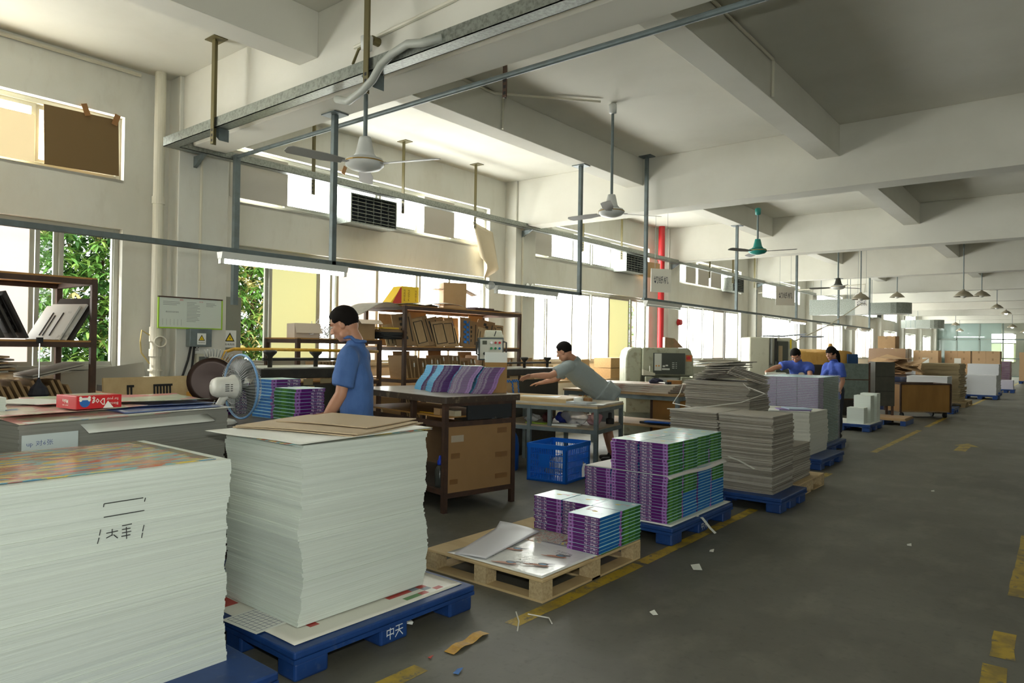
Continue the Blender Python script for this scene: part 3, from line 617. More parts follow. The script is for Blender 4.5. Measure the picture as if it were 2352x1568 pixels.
PB1 = printed('poster_blue', (120, 170, 210), [(96, 150, 200), (150, 190, 214), (210, 214, 190), (222, 170, 160), (236, 226, 200), (120, 170, 205)], (2.2, 2.0, 2))
PB2 = printed('poster_dark_blue', (60, 80, 140), [(50, 70, 130), (70, 90, 150), (90, 110, 160), (60, 80, 140)], (2, 2, 2))
PB3 = printed('poster_pale', (220, 214, 200), [(214, 190, 178), (226, 220, 204), (190, 200, 170), (220, 120, 120), (226, 214, 190)], (2.4, 1.6, 2))
def gsheet(x, y, w, d, z, rz, m, label, **kw):
    p = onG(x, y, z); return sheet(p[0] - w / 2, p[1] - d / 2, p[0] + w / 2, p[1] + d / 2, z, 'loose_poster', m, label, 'poster', rz=A0 + rz, group='loose posters on the grey stack', **kw)
gsheet(-.36, .60, .86, 1.16, 1.10, 0, SHEETW, 'white sheet lowest of the posters on the grey stack', seed=1)
def droop(label, m, x, y0, y1, z, out, fall, name='drooping_poster'):
    def fn(u, v):
        q = out * u; zz = z - fall * max(0, u - .45) ** 1.5
        return (x + q, y0 + (y1 - y0) * v + .02 * u, zz)
    o = MB().grid(fn, 12, 10).build(name, m, loc=M0, rz=A0, smooth=True, solid=.0015); tag(o, label, 'poster', 'loose posters on the grey stack')
droop('white poster back hanging over the front edge of the grey stack', SHEETW, -.3, .28, 1.02, 1.111, .37, .2)
droop('dark blue poster between the white poster back and the pale ones', PB2, -.42, .5, 1.12, 1.122, .44, .03)
gsheet(-.42, .78, .6, .84, 1.120, R(-10), PB2, 'dark blue poster at the right end of the grey stack', seed=2, curl=.02)
droop('pale blue poster with white border hanging over the left corner of the grey stack', PB1, -.7, -.03, .75, 1.126, .75, .07)
gsheet(-.45, .30, .74, .8, 1.127, R(8), PB1, 'blue and pink poster at the left end of the grey stack', seed=5, amp=.006)
gsheet(-.55, .80, .6, .9, 1.133, R(-16), PB3, 'pale poster with a red corner lying across the grey stack', seed=7, curl=.05, amp=.008)
gsheet(-.7, .42, .42, .34, 1.14, R(22), SHEETW, 'small white sheet beside the red box on the grey stack', seed=3, curl=.01)
# red box
t = thing('red_box', 'flat red box printed with a bone and Dog on the posters', 'box', onG(-.07, .31, 1.139), A0 - R(2))
MB().box(-.21, 0, 0, 0, .235, .07).build('carton', [mat('box_red', (206, 38, 44), .4)], t, bevel=.003)
MB().box(-.19, .03, .0702, -.03, .2, .0712).build('top_print', printed('box_top_print', (226, 160, 130), [(226, 120, 104), (230, 190, 160), (210, 208, 190), (226, 140, 110)], (9, 9, 9)), t)
g = MB(); M = lambda y, z: frame((.0018, y, z), (0, -1, 0), (0, 0, -1))
put_text(g, 'Dog', .05, M(.112, .038), 0, .066, True); put_text(g, 'Biscuits', .022, M(.184, .023), 0, .062); put_text(g, 'for your', .022, M(.184, .048), 0, .062)
for yy in (-.022, .022):
    for zz in (-.006, .006): g.ball((.002, .042 + yy, .054 + zz), (.0008, .008, .008), 0, 6)
g.box(.001, .02, .048, .003, .064, .06); g.build('lettering', mat('box_white', (240, 236, 226), .5), t)
MB().lathe([(.026, 0), (.026, .001)], 20, 0, Matrix.Translation((.0006, .042, .036)) @ Matrix.Rotation(R(90), 4, 'Y') @ Matrix.Diagonal((1.0, 1, 1, 1))).build('badge', mat('box_blue', (40, 104, 180), .5), t)
g = MB(); put_text(g, 'Make', .03, frame((-.11, -.0015, .04), (-1, 0, 0), (0, 0, -1)), 0, .06, True); put_text(g, 'your own', .016, frame((-.11, -.0015, .018), (-1, 0, 0), (0, 0, -1)), 0, .06); g.build('side_lettering', MATS['box_white'], t)
MB().add([(.001, .135, 0), (.03, .175, .004), (.012, .155, .04)], [(0, 1, 2)]).build('paper_scrap', SHEETW, t, solid=.001)
o = stack(-5.05, .55, -4.3, 1.16, 1.1, 1.2, 14, .004, 4, .002).build('paper_stack', PAPER); tag(o, 'low white paper pile at the far left behind the posters', 'paper stack')
blue_pallet('plastic_pallet', -5.2, .1, -4.2, .98, 'blue pallet hidden behind the nearest stacks at far left'); o = stack(-5.1, .15, -4.25, .97, .14, 1.1, 40, .003, 5, .002).build('paper_stack', PAPERG); tag(o, 'grey paper stack at the far left edge behind the posters', 'paper stack')
# --- books
BCOV = BLUESH; BPUR = mat('spine_purple', (88, 22, 104), .4); BLIL = mat('spine_lilac', (150, 96, 168), .4); BWHT = mat('spine_white', (236, 232, 238), .5)
BBLU = mat('page_blue', (8, 104, 176), .6, var=(30, (4, 74, 140), .6)); BGRN = mat('page_green', (70, 132, 34), .6, var=(14, (20, 84, 44), .8, (1, 1, 1), .45, .55)); BCYN = mat('page_cyan', (40, 158, 214), .5)
BYEL = mat('cover_yellow', (226, 206, 110), .5); BPNK = mat('cover_pink', (214, 150, 170), .5); BINK = mat('cover_ink', (128, 120, 160), .5); BDRK = mat('spine_dark', (46, 30, 60), .5)
def book_meshes(key, W, D, T, page, flip):
    """spine along x on the -y side, origin at the base centre of the spine; flip: lilac end at -x, lettering upside down"""
    s = -1 if flip else 1; c = MB(); b = .0022 if key[0] == 'thick' else .0006
    c.box(-W / 2, 0, 0, W / 2, D, b, 0); c.box(-W / 2, 0, T - b, W / 2, D, T, 0)
    c.box(-W / 2, .0002, b, W / 2, .006, T - b, 1); x = s * W / 2
    c.box(x, -.0006, b * .5, x - s * .042, 0, T - b * .5, 2)
    c.box(-s * W / 2, -.0005, b * .5, x - s * .042, 0, T - b * .5, 1)
    M = frame((-s * W * .25, -.0012, T * .52), (s, 0, 0), (0, 0, s)) if not flip else frame((W * .25, -.0012, T * .48), (-1, 0, 0), (0, 0, -1))
    put_text(c, 'the', T * .5, M @ Matrix.Translation((-W * .19, 0, 0)), 3, W * .05); put_text(c, 'Wheels', T * .78, M @ Matrix.Translation((-W * .07, 0, 0)), 3, W * .17, True)
    put_text(c, 'on the', T * .42, M @ Matrix.Translation((W * .07, 0, 0)), 3, W * .08); put_text(c, 'Bus', T * .78, M @ Matrix.Translation((W * .165, 0, 0)), 3, W * .08, True)
    c.add([(x - s * .026, -.0012, T * .25), (x - s * .012, -.0012, T * .5), (x - s * .026, -.0012, T * .75)], [(0, 1, 2)], 7)
    # cover print on the top board: oval, lettering block, small panel
    c.lathe([(1, 0), (1, .0004)], 12, 4, Matrix.Translation((s * W * .02, D * .55, T)) @ Matrix.Diagonal((.022, .014, 1, 1)))
    if key[0] == 'thick':
        put_text(c, 'Bus', .05, frame((s * W * .2, D * .62, T + .0004), (-s, 0, 0), (0, -s, 0)), 5, .07, True)
        put_text(c, 'the Wheels', .02, frame((-s * W * .2, D * .3, T + .0004), (-s, 0, 0), (0, -s, 0)), 6, .09); put_text(c, 'on the Bus', .02, frame((-s * W * .2, D * .42, T + .0004), (-s, 0, 0), (0, -s, 0)), 6, .08)
        c.box(s * W * .3, D * .75, T, s * W * .42, D * .9, T + .0003, 3)
    me = c.mesh('book_' + '_'.join(map(str, key)), [BCOV, BPUR, BLIL, BWHT, BYEL, BPNK, BINK, BDRK])
    p = MB().box(-W / 2 + .002, .006, b, W / 2 - .002, D - .003, T - b); pm = p.mesh('pages_' + '_'.join(map(str, key)), page)
    return me, pm
_BK = {}
def book(loc, rz, label, group, page='b', flip=False, thin=False, kind=None, ry=0.0, rx=0.0):
    key = ('thin' if thin else 'thick', page, int(flip))
    if key not in _BK: _BK[key] = book_meshes(key, .205 if thin else .246, .25 if thin else .272, .0102 if thin else .0245, {'b': BBLU, 'g': BGRN, 'c': BCYN}[page], flip)
    o = bpy.data.objects.new('book', _BK[key][0]); COL.objects.link(o); o.location = loc; o.rotation_euler = (rx, ry, rz); tag(o, label, 'book', group)
    p = bpy.data.objects.new('page_block', _BK[key][1]); COL.objects.link(p); p.parent = o
    return o
BT = .0245
def column(x, y, z, n, rz, where, group, page='b', flip=False, jit=.003, seed=0, pages=None, lean=(0, 0)):
    rr = random.Random(seed); dx = 0
    for k in range(n):
        q = n - 1 - k; dx += rr.gauss(0, .0008)
        pg = pages(k) if pages else page
        book((x + rr.uniform(-jit, jit) + dx + lean[0] * k, y + rr.uniform(-jit, jit) + lean[1] * k, z + BT * k), rz + rr.uniform(-.012, .012), '%s purple-spined book %s' % (nth(q, 'topmost'), where), group, pg, flip)
# wooden pallet with the small book pile
wood_pallet(-3.40, 3.31, -2.42, 4.49, 'wooden pallet in front, half covered by printed sheets and books')
GC = 'picture books on the front wooden pallet'; zc = .143
for i, (nm, lab) in enumerate((('left', 'in the left rear pile on the wooden pallet'), ('mid', 'in the middle rear pile on the wooden pallet'), ('right', 'in the right rear pile on the wooden pallet'))):
    column(-3.04 + .25 * i, 4.21, zc, 10, 0, lab, GC, 'b' if i < 2 else 'g', False, seed=30 + i)
column(-2.545, 3.93, zc, 10, 0, 'in the front pile on the wooden pallet', GC, 'b', True, seed=40)
PW = mat('poster_white_film', (236, 238, 234), .2, coat=.7, var=(3, (222, 224, 220), .5), bump=(9, .5, (1, 1, 1), .01))
sheet(-3.22, 3.33, -2.44, 3.98, .1355, 'plastic_covered_poster', PW, 'shiny white poster with dark little pictures on the front of the wooden pallet', 'poster', seed=11, amp=.004,
      mats=[PW, mat('pic_blue', (60, 130, 170), .4), mat('pic_dark', (44, 50, 60), .4), mat('pic_skin', (176, 120, 96), .5)])
PIC = [mat('pic_blue', (60, 130, 170), .4), mat('pic_dark', (34, 40, 50), .4), mat('pic_skin', (176, 120, 96), .5)]
def picture(x, y, rz, sc=1.0):
    g = MB(); e = lambda cx_, cy_, rx, ry, z, mi: g.lathe([(1, 0), (1, .0003)], 16, mi, Matrix.Translation((cx_, cy_, z)) @ Matrix.Diagonal((rx, ry, 1, 1)))
    e(0, -.015, .07, .018, 0, 2); e(-.055, -.025, .05, .008, .0001, 2); e(.02, .012, .034, .024, .0004, 1); e(.02, .004, .024, .009, .0008, 0); g.prism([(.04, .03), (.09, .045), (.045, .014)], .0004, .0007, 1)
    return g.build('printed_picture', PIC, film_p, (x - film_p.location.x, y - film_p.location.y, .0075), rz)
film_p = [o_ for o_ in bpy.data.objects if o_.name == 'plastic_covered_poster'][0]
for (x, y) in ((-3.02, 3.44), (-2.93, 3.68), (-2.62, 3.74), (-2.78, 3.42), (-2.6, 3.52)): picture(x, y, R(15))
g = MB()
for (x, y, a) in ((-2.98, 3.74, 0), (-2.62, 3.82, 0), (-3.0, 3.5, 0), (-2.7, 3.5, 0)):
    put_text(g, 'the pick up', .035, frame((x, y, .1455), (-1, .1, 0), (-.1, -1, 0)), 0, .13); put_text(g, 'travelled ...', .035, frame((x, y - .035, .1455), (-1, .1, 0), (-.1, -1, 0)), 0, .15)
l_ = g.build('lettering', ink, film_p); l_.location = -film_p.location
SPK = printed('speckled_poster', (200, 200, 180), [(206, 208, 192), (212, 212, 198), (206, 204, 184), (196, 150, 130), (210, 212, 198), (150, 170, 150), (210, 212, 198)], (24, 24, 24))
sheet(-3.16, 3.92, -2.78, 4.30, .136, 'speckled_poster', SPK, 'pale poster covered with tiny coloured pictures beside the front pile', 'poster', seed=12, amp=.003)
SPB = printed('busy_blue_poster', (90, 120, 180), [(80, 110, 170), (170, 190, 210), (200, 80, 60), (90, 120, 180), (230, 210, 90), (150, 180, 200)], (16, 16, 16))
sheet(-2.8, 3.86, -2.43, 4.2, .1362, 'blue_poster', SPB, 'busy blue and yellow poster beside and under the front pile', 'poster', seed=13, amp=.002)
sheet(-2.66, 3.97, -2.425, 4.47, .1375, 'green_poster', mat('poster_green', (60, 120, 44), .4, coat=.3), 'green printed sheet showing under the books at the pallet edge', 'poster', seed=14, amp=.002)
def fold(u, v):
    a = (v - .5) * .78; w = (u - .5) * .28; return (w + .1 * (v - .5) * (u - .5), a, .008 + .007 * u * (1 - u) * 4 * (.4 + .6 * v) + (.035 * (v - .9) / .1 * (1 - u) if v > .9 else 0))
tag(MB().grid(fold, 10, 22).build('folded_sheet', mat('folded_white', (206, 206, 212), .35), loc=(-3.12, 3.72, .142), rz=R(14), smooth=True, solid=.0015), 'long folded white sheet lying along the left of the wooden pallet', 'paper sheet')
# --- big pile of books on the blue pallet
blue_pallet('plastic_pallet', -3.42, 4.90, -2.37, 6.1, 'blue plastic pallet carrying the big pile of picture books', mark=True)
sheet(-3.34, 4.93, -2.40, 6.13, .14, 'paper_liner', SHEETW, 'white paper liner under the big pile of books', 'paper sheet', seed=20, amp=.004)
GD = 'picture books on the blue pallet'; z0 = .147; X = [-3.08, -2.83, -2.575]; Yr = [4.965 + .28 * k for k in range(4)]
nL = 15
wh = ['left', 'middle', 'right']; rw = ['front', 'second', 'third', 'rear']
def pgs(r):
    if r == 0: return lambda k: 'g'
    if r == 1: return lambda k: 'b' if k < 8 else 'g'
    if r == 2: return lambda k: 'b'
    return lambda k: 'b' if k < 9 else 'g'
for c in range(3): column(X[c], Yr[0], z0, nL, 0, 'in the lower %s front column of the big book pallet' % wh[c], GD, 'g' if c == 2 else 'b', c == 1, seed=50 + c)
for r in range(1, 4): column(X[2], Yr[r], z0, nL, 0, 'in the lower %s column along the aisle side, big book pallet' % rw[r], GD, seed=55 + r, pages=pgs(r), flip=r == 2)
zt = z0 + nL * BT + .008
def liner(u, v): return ((u - .5) * .81, (v - .5) * 1.14, .012 * math.sin(8 * v) * max(0, u - .8) * 3 + (-.03 * max(0, abs(u - .5) - .46) * 20))
tag(MB().grid(liner, 24, 24).build('paper_liner', mat('printed_liner', (212, 208, 204), .5, var=(30, (190, 120, 120), .4, (1, 1, 1), .6, .7)), loc=(-2.83, 5.53, zt - .003), smooth=True, solid=.002), 'white liner with faint red print between the two layers of books', 'paper sheet')
for c in (1, 2): column(X[c] + .0, Yr[0] - .0, zt, 10, 0, 'in the upper %s front column of the big book pallet' % wh[c], GD, 'g' if c == 2 else 'b', c == 1, seed=60 + c, jit=.006)
for r in range(1, 4): column(X[2] - .02 * (r > 1), Yr[r], zt, 10, 0, 'in the upper %s column along the aisle side, big book pallet' % rw[r], GD, 'g', r == 2, seed=65 + r)
for r in range(1, 4): book((X[1], Yr[r], zt + BT * 9), 0, 'pale blue book atop the upper left column, %s row, big book pallet' % rw[r], GD, 'b')
s = MB()
for c in range(2):
    for r in range(1, 4): s.box(X[c] - .12, Yr[r] + .002, z0, X[c] + .12, Yr[r] + .27, z0 + nL * BT)
for r in range(1, 4): s.box(X[1] - .12, Yr[r] + .002, zt, X[1] + .12, Yr[r] + .27, zt + BT * 9 - .0005)
tag(s.build('books', BBLU), 'books hidden at the core of the big pile on the blue pallet', 'books', kind='stuff')
for k, (pts, lb) in enumerate((([(-2.42, 5.4, .15), (-2.36, 5.42, .13), (-2.31, 5.46, .05), (-2.28, 5.5, .004)], 'white paper strip hanging from the liner at the pallet edge'), ([(-3.21, 4.96, .53), (-3.215, 4.95, .49), (-3.21, 4.945, .42)], 'white paper strip hanging over the left front of the book pile'), ([(-2.42, 6.1, .55), (-2.34, 6.14, .52), (-2.22, 6.2, .45)], 'white strap sticking out behind the book pile'))):
    m = MB()
    for i in range(len(pts) - 1):
        a, b = Vector(pts[i]), Vector(pts[i + 1]); m.add([a + Vector((.0, -.02, 0)), a + Vector((0, .02, 0)), b + Vector((0, .02, 0)), b + Vector((0, -.02, 0))], [(0, 1, 2, 3)])
    tag(m.build('paper_strip', SHEETW, solid=.001), lb, 'paper strip')
# ------------------------------------------------------------------ workbenches, presses, racks, dies
def leg(mb, x, y, z0, z1, w=.04, mi=0): return mb.box(x - w / 2, y - w / 2, z0, x + w / 2, y + w / 2, z1, mi)
# brown bench with leaning picture books
TO = Vector((-4.40, 4.50, 0)); TA = R(-10)
def onT(x, y, z): c, s_ = math.cos(TA), math.sin(TA); return (TO.x + x * c - y * s_, TO.y + x * s_ + y * c, z)
t = thing('workbench', 'dark brown workbench with cardboard side panel, loaded with leaning picture books', 'workbench', TO, TA)
tt = MB(); c_ = []
for (cx_, cy_, a0) in ((.0, -.0, -90), (.0, .83, 0), (-1.62, .83, 90), (-1.62, -.0, 180)):
    for k in range(5): a = R(a0 + 90 * k / 4); c_.append((cx_ + .05 * math.cos(a), cy_ + .05 * math.sin(a)))
tt.prism(c_, .985, 1.042); tt.build('tabletop', [mat('worn_bench_edge', (66, 52, 40), .6, var=(14, (132, 116, 90), .8, None, .55, .7))], t)
MB().prism([(x * .985 - .01, y * .97 + .01) for x, y in c_], 1.042, 1.045).build('top_cover', mat('bench_cover', (176, 172, 164), .3, var=(4, (140, 132, 120), .6)), t)
for x, y in ((0, 0), (0, .8), (-.52, 0), (-1.55, 0), (-1.55, .8)): leg(MB(), x, y, 0, .985, .045).build('leg', RUST, t)
for (x0, y0, x1, y1, z) in ((-.02, .02, .02, .78, .77), (-.02, .02, .02, .78, .13), (-1.55, -.02, 0, .02, .77), (-1.55, -.02, 0, .02, .16), (-1.55, .78, 0, .82, .16), (-.02, .02, .02, .78, .955)): MB().box(x0, y0, z, x1, y1, z + .045).build('rail', RUST, t)
MB().box(-1.55, .03, .845, -.04, .78, .86).build('shelf_board', OSB, t); MB().box(-1.55, .03, .19, -.04, .78, .205).build('shelf_board', BLACK, t)
p = MB().box(-.004, .03, .175, .012, .775, .775); p.build('side_panel', mat('side_cardboard', (150, 116, 74), .85, var=(2, (136, 104, 64), .5)), t)
for (y, z, w, h, m) in ((.06, .63, .14, .06, 'tape_grey'), (.6, .68, .12, .05, 'kraft'), (.06, .48, .1, .05, 'kraft'), (.58, .45, .15, .05, 'kraft'), (.58, .25, .15, .045, 'kraft'), (.05, .25, .09, .045, 'kraft')):
    MB().box(.012, y, z, .0135, y + w, z + h).build('tape', mat('tape_grey', (176, 162, 140), .4) if m == 'tape_grey' else mat('tape_brown', (128, 92, 52), .4), t)
MB().box(-.006, .24, .825, .016, .775, .965).build('drawer_front', mat('chipped_black', (34, 36, 36), .5, var=(20, (140, 120, 84), .9, None, .68, .74)), t)
# things on its shelves
o = MB().box(0, 0, 0, .13, .07, .05).build('carton', mat('pale_carton', (178, 166, 140), .7), loc=onT(-.12, .1, .862), rz=TA); tag(o, 'small pale carton on the upper shelf of the brown workbench', 'carton')
o = MB().box(0, 0, 0, .1, .08, .06).build('carton', CARD, loc=onT(-.27, .06, .862), rz=TA); tag(o, 'small brown carton on the upper shelf of the brown workbench', 'carton')
o = MB().cyl((0, 0, 0), (.28, .02, .0), .006, n=6).build('yellow_ruler', YELP, loc=onT(-.5, .06, .868), rz=TA); tag(o, 'yellow rod lying on the upper shelf of the brown workbench', 'rod')
t = thing('spray_bottle', 'clear bottle with a blue cap on the low shelf of the brown workbench', 'bottle', onT(-.17, .07, .205), TA)
MB().lathe([(.045, 0), (.048, .02), (.048, .15), (.03, .185), (.018, .2)], 18).build('bottle', mat('dark_clear_plastic', (70, 74, 70), .15, alpha=.75), t, smooth=True)
MB().lathe([(.024, .2), (.026, .205), (.026, .235), (.016, .25), (.012, .28), (.006, .285)], 14).build('cap', mat('cap_blue', (20, 60, 190), .4), t, smooth=True)
t = thing('thermos_flask', 'steel thermos flask on the low shelf of the brown workbench', 'flask', onT(-.06, .1, .205), TA)
MB().lathe([(.036, 0), (.038, .01), (.038, .22), (.03, .25), (.026, .3), (.02, .31)], 18).build('body', CHROME, t, smooth=True); MB().lathe([(.039, .17), (.0395, .2)], 18, cap=False).build('band', BLACK, t)
o = MB().box(0, 0, 0, .9, .012, .5).build('cardboard_sheet', CARDD, loc=onT(-1.4, .74, .22), rz=TA); tag(o, 'dark cardboard sheet standing inside the brown workbench', 'cardboard')
# the four leaning piles
GT = 'thin picture books on the brown workbench'; rr = random.Random(5)
for ci, (x, y, n, lab, rz) in enumerate(((-.14, .52, 25, 'rightmost leaning pile', 50), (-.31, .36, 26, 'second leaning pile from the right', 46), (-.54, .32, 26, 'third leaning pile from the right', 60), (-.86, .42, 25, 'leftmost leaning pile', 62))):
    for k in range(n):
        b = onT(x, y, 1.046 + .0102 * k); q = .0052 * k + .010 * math.sin(k * .28 + ci); f = max(0, k - n * .6) * .012
        book((b[0] + q * .75 + rr.uniform(-.003, .003), b[1] + q * .66, b[2]), R(rz) + TA * 0 + rr.uniform(-.02, .02), '%s purple-spined thin book of the %s, brown workbench' % (nth(n - 1 - k, 'topmost'), lab), GT, 'c', False, thin=True)
# wooden upright at its end
t = thing('upright_board', 'upright wooden panel with a white top behind the rightmost leaning pile', 'panel', onT(-.19, .74, 1.046), TA + R(55))
MB().box(-.11, 0, 0, .11, .02, .3).build('board', OSB, t); MB().box(-.11, -.003, .3, .11, .021, .40).build('white_top', WHITEP, t)
# left bench with fan
t = thing('workbench', 'low workbench behind the grey stack, holding the desk fan and book piles', 'workbench', (-6.1, 2.36, 0), 0)
MB().box(0, 0, .90, 1.86, .86, .93).build('tabletop', mat('dark_bench_top', (92, 82, 70), .4, var=(8, (60, 54, 46), .6)), t)
for x, y in ((.05, .05), (1.81, .05), (.05, .81), (1.81, .81)): leg(MB(), x, y, 0, .9, .05).build('leg', RUST, t)
MB().box(.05, .79, .7, 1.81, .83, .9).build('rail', RUST, t)
GB = 'picture books on the left workbench'
for k in range(10): book((-4.305 + rr.uniform(-.006, .006), 3.005 + rr.uniform(-.006, .006), .932 + BT * k), R(90) + rr.uniform(-.02, .02), '%s book of the pile right of the desk fan, by the man in blue' % nth(9 - k), GB, 'g', True)
for k in range(10): book((-5.2 + rr.uniform(-.006, .006), 2.93 + rr.uniform(-.006, .006), .932 + BT * k), R(90) + rr.uniform(-.02, .02), '%s book of the pile left of the desk fan motor' % nth(9 - k), GB, 'g', True)
for k in range(12): book((-4.72 + rr.uniform(-.01, .01), 3.08 + rr.uniform(-.01, .01), .932 + BT * k), R(88) + rr.uniform(-.03, .03), '%s book of the pile standing behind the desk fan guard' % nth(11 - k), GB, 'b', True)
for k in range(8):
    o = MB().box(-.13, -.1, 0, .13, .1, .012).build('booklet', mat('booklet_blue', (20, 92, 176), .4), loc=(-5.6 + rr.uniform(-.03, .03), 2.75 + rr.uniform(-.03, .03), .932 + .0125 * k), rz=R(80) + rr.uniform(-.15, .15)); tag(o, '%s blue booklet of the loose pile on the left workbench' % nth(7 - k), 'booklet', 'blue booklets on the left workbench')
o = MB().box(-.16, -.1, 0, .16, .1, .13).build('carton', mat('yellow_carton', (206, 156, 70), .7), loc=(-5.95, 3.1, .932), rz=R(10)); tag(o, 'yellow-brown carton at the far end of the left workbench', 'carton')
# desk fan
t = thing('desk_fan', 'white desk fan with blue guard ring standing on the left workbench', 'fan', (-4.62, 2.62, .93), 0)
MB().lathe([(.11, 0), (.12, .01), (.1, .03), (.03, .05), (.026, .06)], 24, 0, Matrix.Translation((-.02, -.12, 0))).build('base', WHITEP, t, smooth=True)
MB().tube([(-.02, -.12, .05), (-.02, -.12, .14), (-.01, -.1, .18), (0, -.08, .2)], [.03, .028, .026, .03], 12).build('stem', WHITEP, t, smooth=True)
FC = Matrix.Translation((0, 0, .26)) @ Matrix.Rotation(R(-90), 4, 'X') @ Matrix.Rotation(R(0), 4, 'Z')
MB().lathe([(.02, -.18), (.06, -.175), (.07, -.15), (.072, -.06), (.085, -.04), (.085, -.015), (.03, -.01)], 24, 0, FC).build('motor_housing', WHITEP, t, smooth=True); mh_ = bpy.data.objects['motor_housing']
vt = MB()
for k in range(4): vt.box(.0715, -.13 + .0, .235 + .014 * k, .0735, -.10, .24 + .014 * k); vt.box(.0715, -.09, .235 + .014 * k, .0735, -.075, .24 + .014 * k)
vt.build('vent', DARKM, mh_)
g = MB()
for k in range(60):
    a = 2 * PI * k / 60; c, s_ = math.cos(a), math.sin(a)
    g.tube([(r * c, r * s_, z) for r, z in ((.05, -.03), (.12, -.035), (.19, -.02), (.223, .02))], .0011, 4, 0, False, FC)
    g.tube([(r * c, r * s_, z) for r, z in ((.05, .115), (.12, .105), (.19, .075), (.223, .03))], .0011, 4, 0, False, FC)
for r, z in ((.05, -.03), (.12, -.035), (.05, .115), (.14, .1)): g.tube([(r * math.cos(2 * PI * k / 32), r * math.sin(2 * PI * k / 32), z) for k in range(32)], .0018, 5, 0, True, FC)
g.build('guard', mat('guard_wire', (170, 174, 172), .4, .4), t)
MB().tube([(.226 * math.cos(2 * PI * k / 48), .226 * math.sin(2 * PI * k / 48), .025) for k in range(48)], .008, 8, 0, True, FC).build('guard_ring', mat('ring_blue', (110, 158, 206), .4), bpy.data.objects['guard'], smooth=True)
for k in range(3):
    M = FC @ Matrix.Rotation(2 * PI * k / 3 + .5, 4, 'Z'); b = MB()
    b.grid(lambda u, v: ((.03 + .17 * u) * math.cos(1.15 * (v - .5) * (.5 + u)), (.03 + .17 * u) * math.sin(1.15 * (v - .5) * (.5 + u)), .03 + .03 * (v - .5)), 8, 6, 0, M); b.build('blade', mat('fan_blade_grey', (96, 100, 98), .4, alpha=.8), t, smooth=True, solid=.002)
MB().lathe([(.001, .07), (.03, .06), (.035, .0), (.02, -.01)], 16, 0, FC).build('hub', mat('hub_grey', (120, 122, 120), .4), t, smooth=True)
o = MB().tube([(-4.63, 2.46, 1.1), (-4.66, 2.44, 1.02), (-4.72, 2.43, .97), (-4.8, 2.45, .935)], .004, 6).build('power_cable', mat('cable_beige', (150, 146, 130), .5)); tag(o, 'cable dangling from the desk fan', 'cable')
# --- presses
def press(loc, rz, L_, label, zt=1.28, tiles=6):
    t = thing('die_press', label, 'die-cutting press', loc, rz, None)      # local: y along the front, +x = front
    MB().box(-.70, 0, 0, 0, L_, zt - .30).build('body', BLACK, t, bevel=.01)
    MB().box(-.72, -.04, zt - .09, .02, L_ + .04, zt).build('bed', BLACK, t, bevel=.008)
    MB().box(-.69, .02, zt, -.03, L_ - .02, zt + .008).build('bed_sheet', mat('bed_sheet', (176, 176, 168), .35, var=(6, (120, 120, 112), .6)), t)
    for k in range(tiles):
        y = L_ * (k + .2) / tiles; MB().box(-.001, y, zt - .14 - .006 * (k % 3), .004, y + L_ * .55 / tiles + .02 * (k % 2), zt - .095).build('tape_patch', mat('old_tape', (150, 134, 98), .6), t)
    MB().box(.02, 0, zt - .62, .03, L_, zt - .15).build('front_sheet', mat('dark_felt', (48, 46, 38), .8, var=(3, (60, 58, 46), .6)), t)
    MB().cyl((-.1, .05, zt + .08), (-.1, L_ - .02, zt + .08), .014, n=10).build('guide_rod', BLACK, t)
    for y in (.12, L_ * .55, L_ - .1):
        k = MB(); k.lathe([(.02, -.08), (.022, .01), (.03, .02), (.055, .045), (.06, .06), (.05, .07), (.02, .07)], 18, 0, Matrix.Translation((-.1, y, zt + .09))); k.build('hand_wheel', BLACK, t, smooth=True)
    return t
t = press((-5.4, 3.3, 0), 0, 1.08, 'black die-cutting press with a yellow guard rail, behind the desk fan and man in blue')
MB().tube([(-.5, -.1, .9), (-.5, -.1, 1.36), (-.47, -.09, 1.42), (-.40, -.05, 1.445), (-.2, .2, 1.445), (.02, .5, 1.445), (.06, 1.2, 1.435)], .015, 8).build('guard_rail', YELP, t, smooth=True)
fw = MB(); FM = Matrix.Translation((.12, -.52, 1.20)) @ Matrix.Rotation(R(-32), 4, 'Z') @ Matrix.Rotation(R(90), 4, 'Y')
fw.lathe([(.06, -.04), (.14, -.05), (.18, -.05), (.18, .05), (.14, .05), (.06, .04)], 36, 0, FM); fw.build('flywheel', mat('flywheel_dark', (52, 34, 26), .4, .4), t, smooth=True)
gr = MB()
for k in range(40):
    a = R(-20 + 220 * k / 40); gr.box(.19, -.002, -.06, .25, .002, .06, 0, FM @ Matrix.Rotation(a, 4, 'Z'))
gr.build('wheel_guard', mat('guard_grey', (180, 182, 178), .5), t)
MB().box(.03, .42, .55, .05, .48, 1.12).build('wooden_strut', PLY, t)
press((-5.98, 7.0, 0), 0, 1.45, 'black die-cutting press that the man in the grey shirt works at', 1.2, 5)
t = thing('die_board', 'plywood cutting die with blue wavy rules leaning on the far press', 'die board', (-5.9, 6.95, .842), R(2))
MB().box(0, 0, 0, .02, .52, .24, 0, Matrix.Rotation(R(-8), 4, 'Y')).build('board', PLYD, t)
g = MB(); Mb = Matrix.Rotation(R(-8), 4, 'Y')
for s_ in range(3):
    y = .04 + .16 * s_
    for k in range(7): g.box(.02, y + .022 * k, .185 + (.012 if k % 2 else -.004), .03, y + .022 * k + .02, .205 + (.012 if k % 2 else -.004), 0, Mb)
    for k in range(7): g.box(.02, y + (.012 if k % 2 else 0), .02 + .024 * k, .03, y + .018 + (.012 if k % 2 else 0), .042 + .024 * k, 0, Mb)
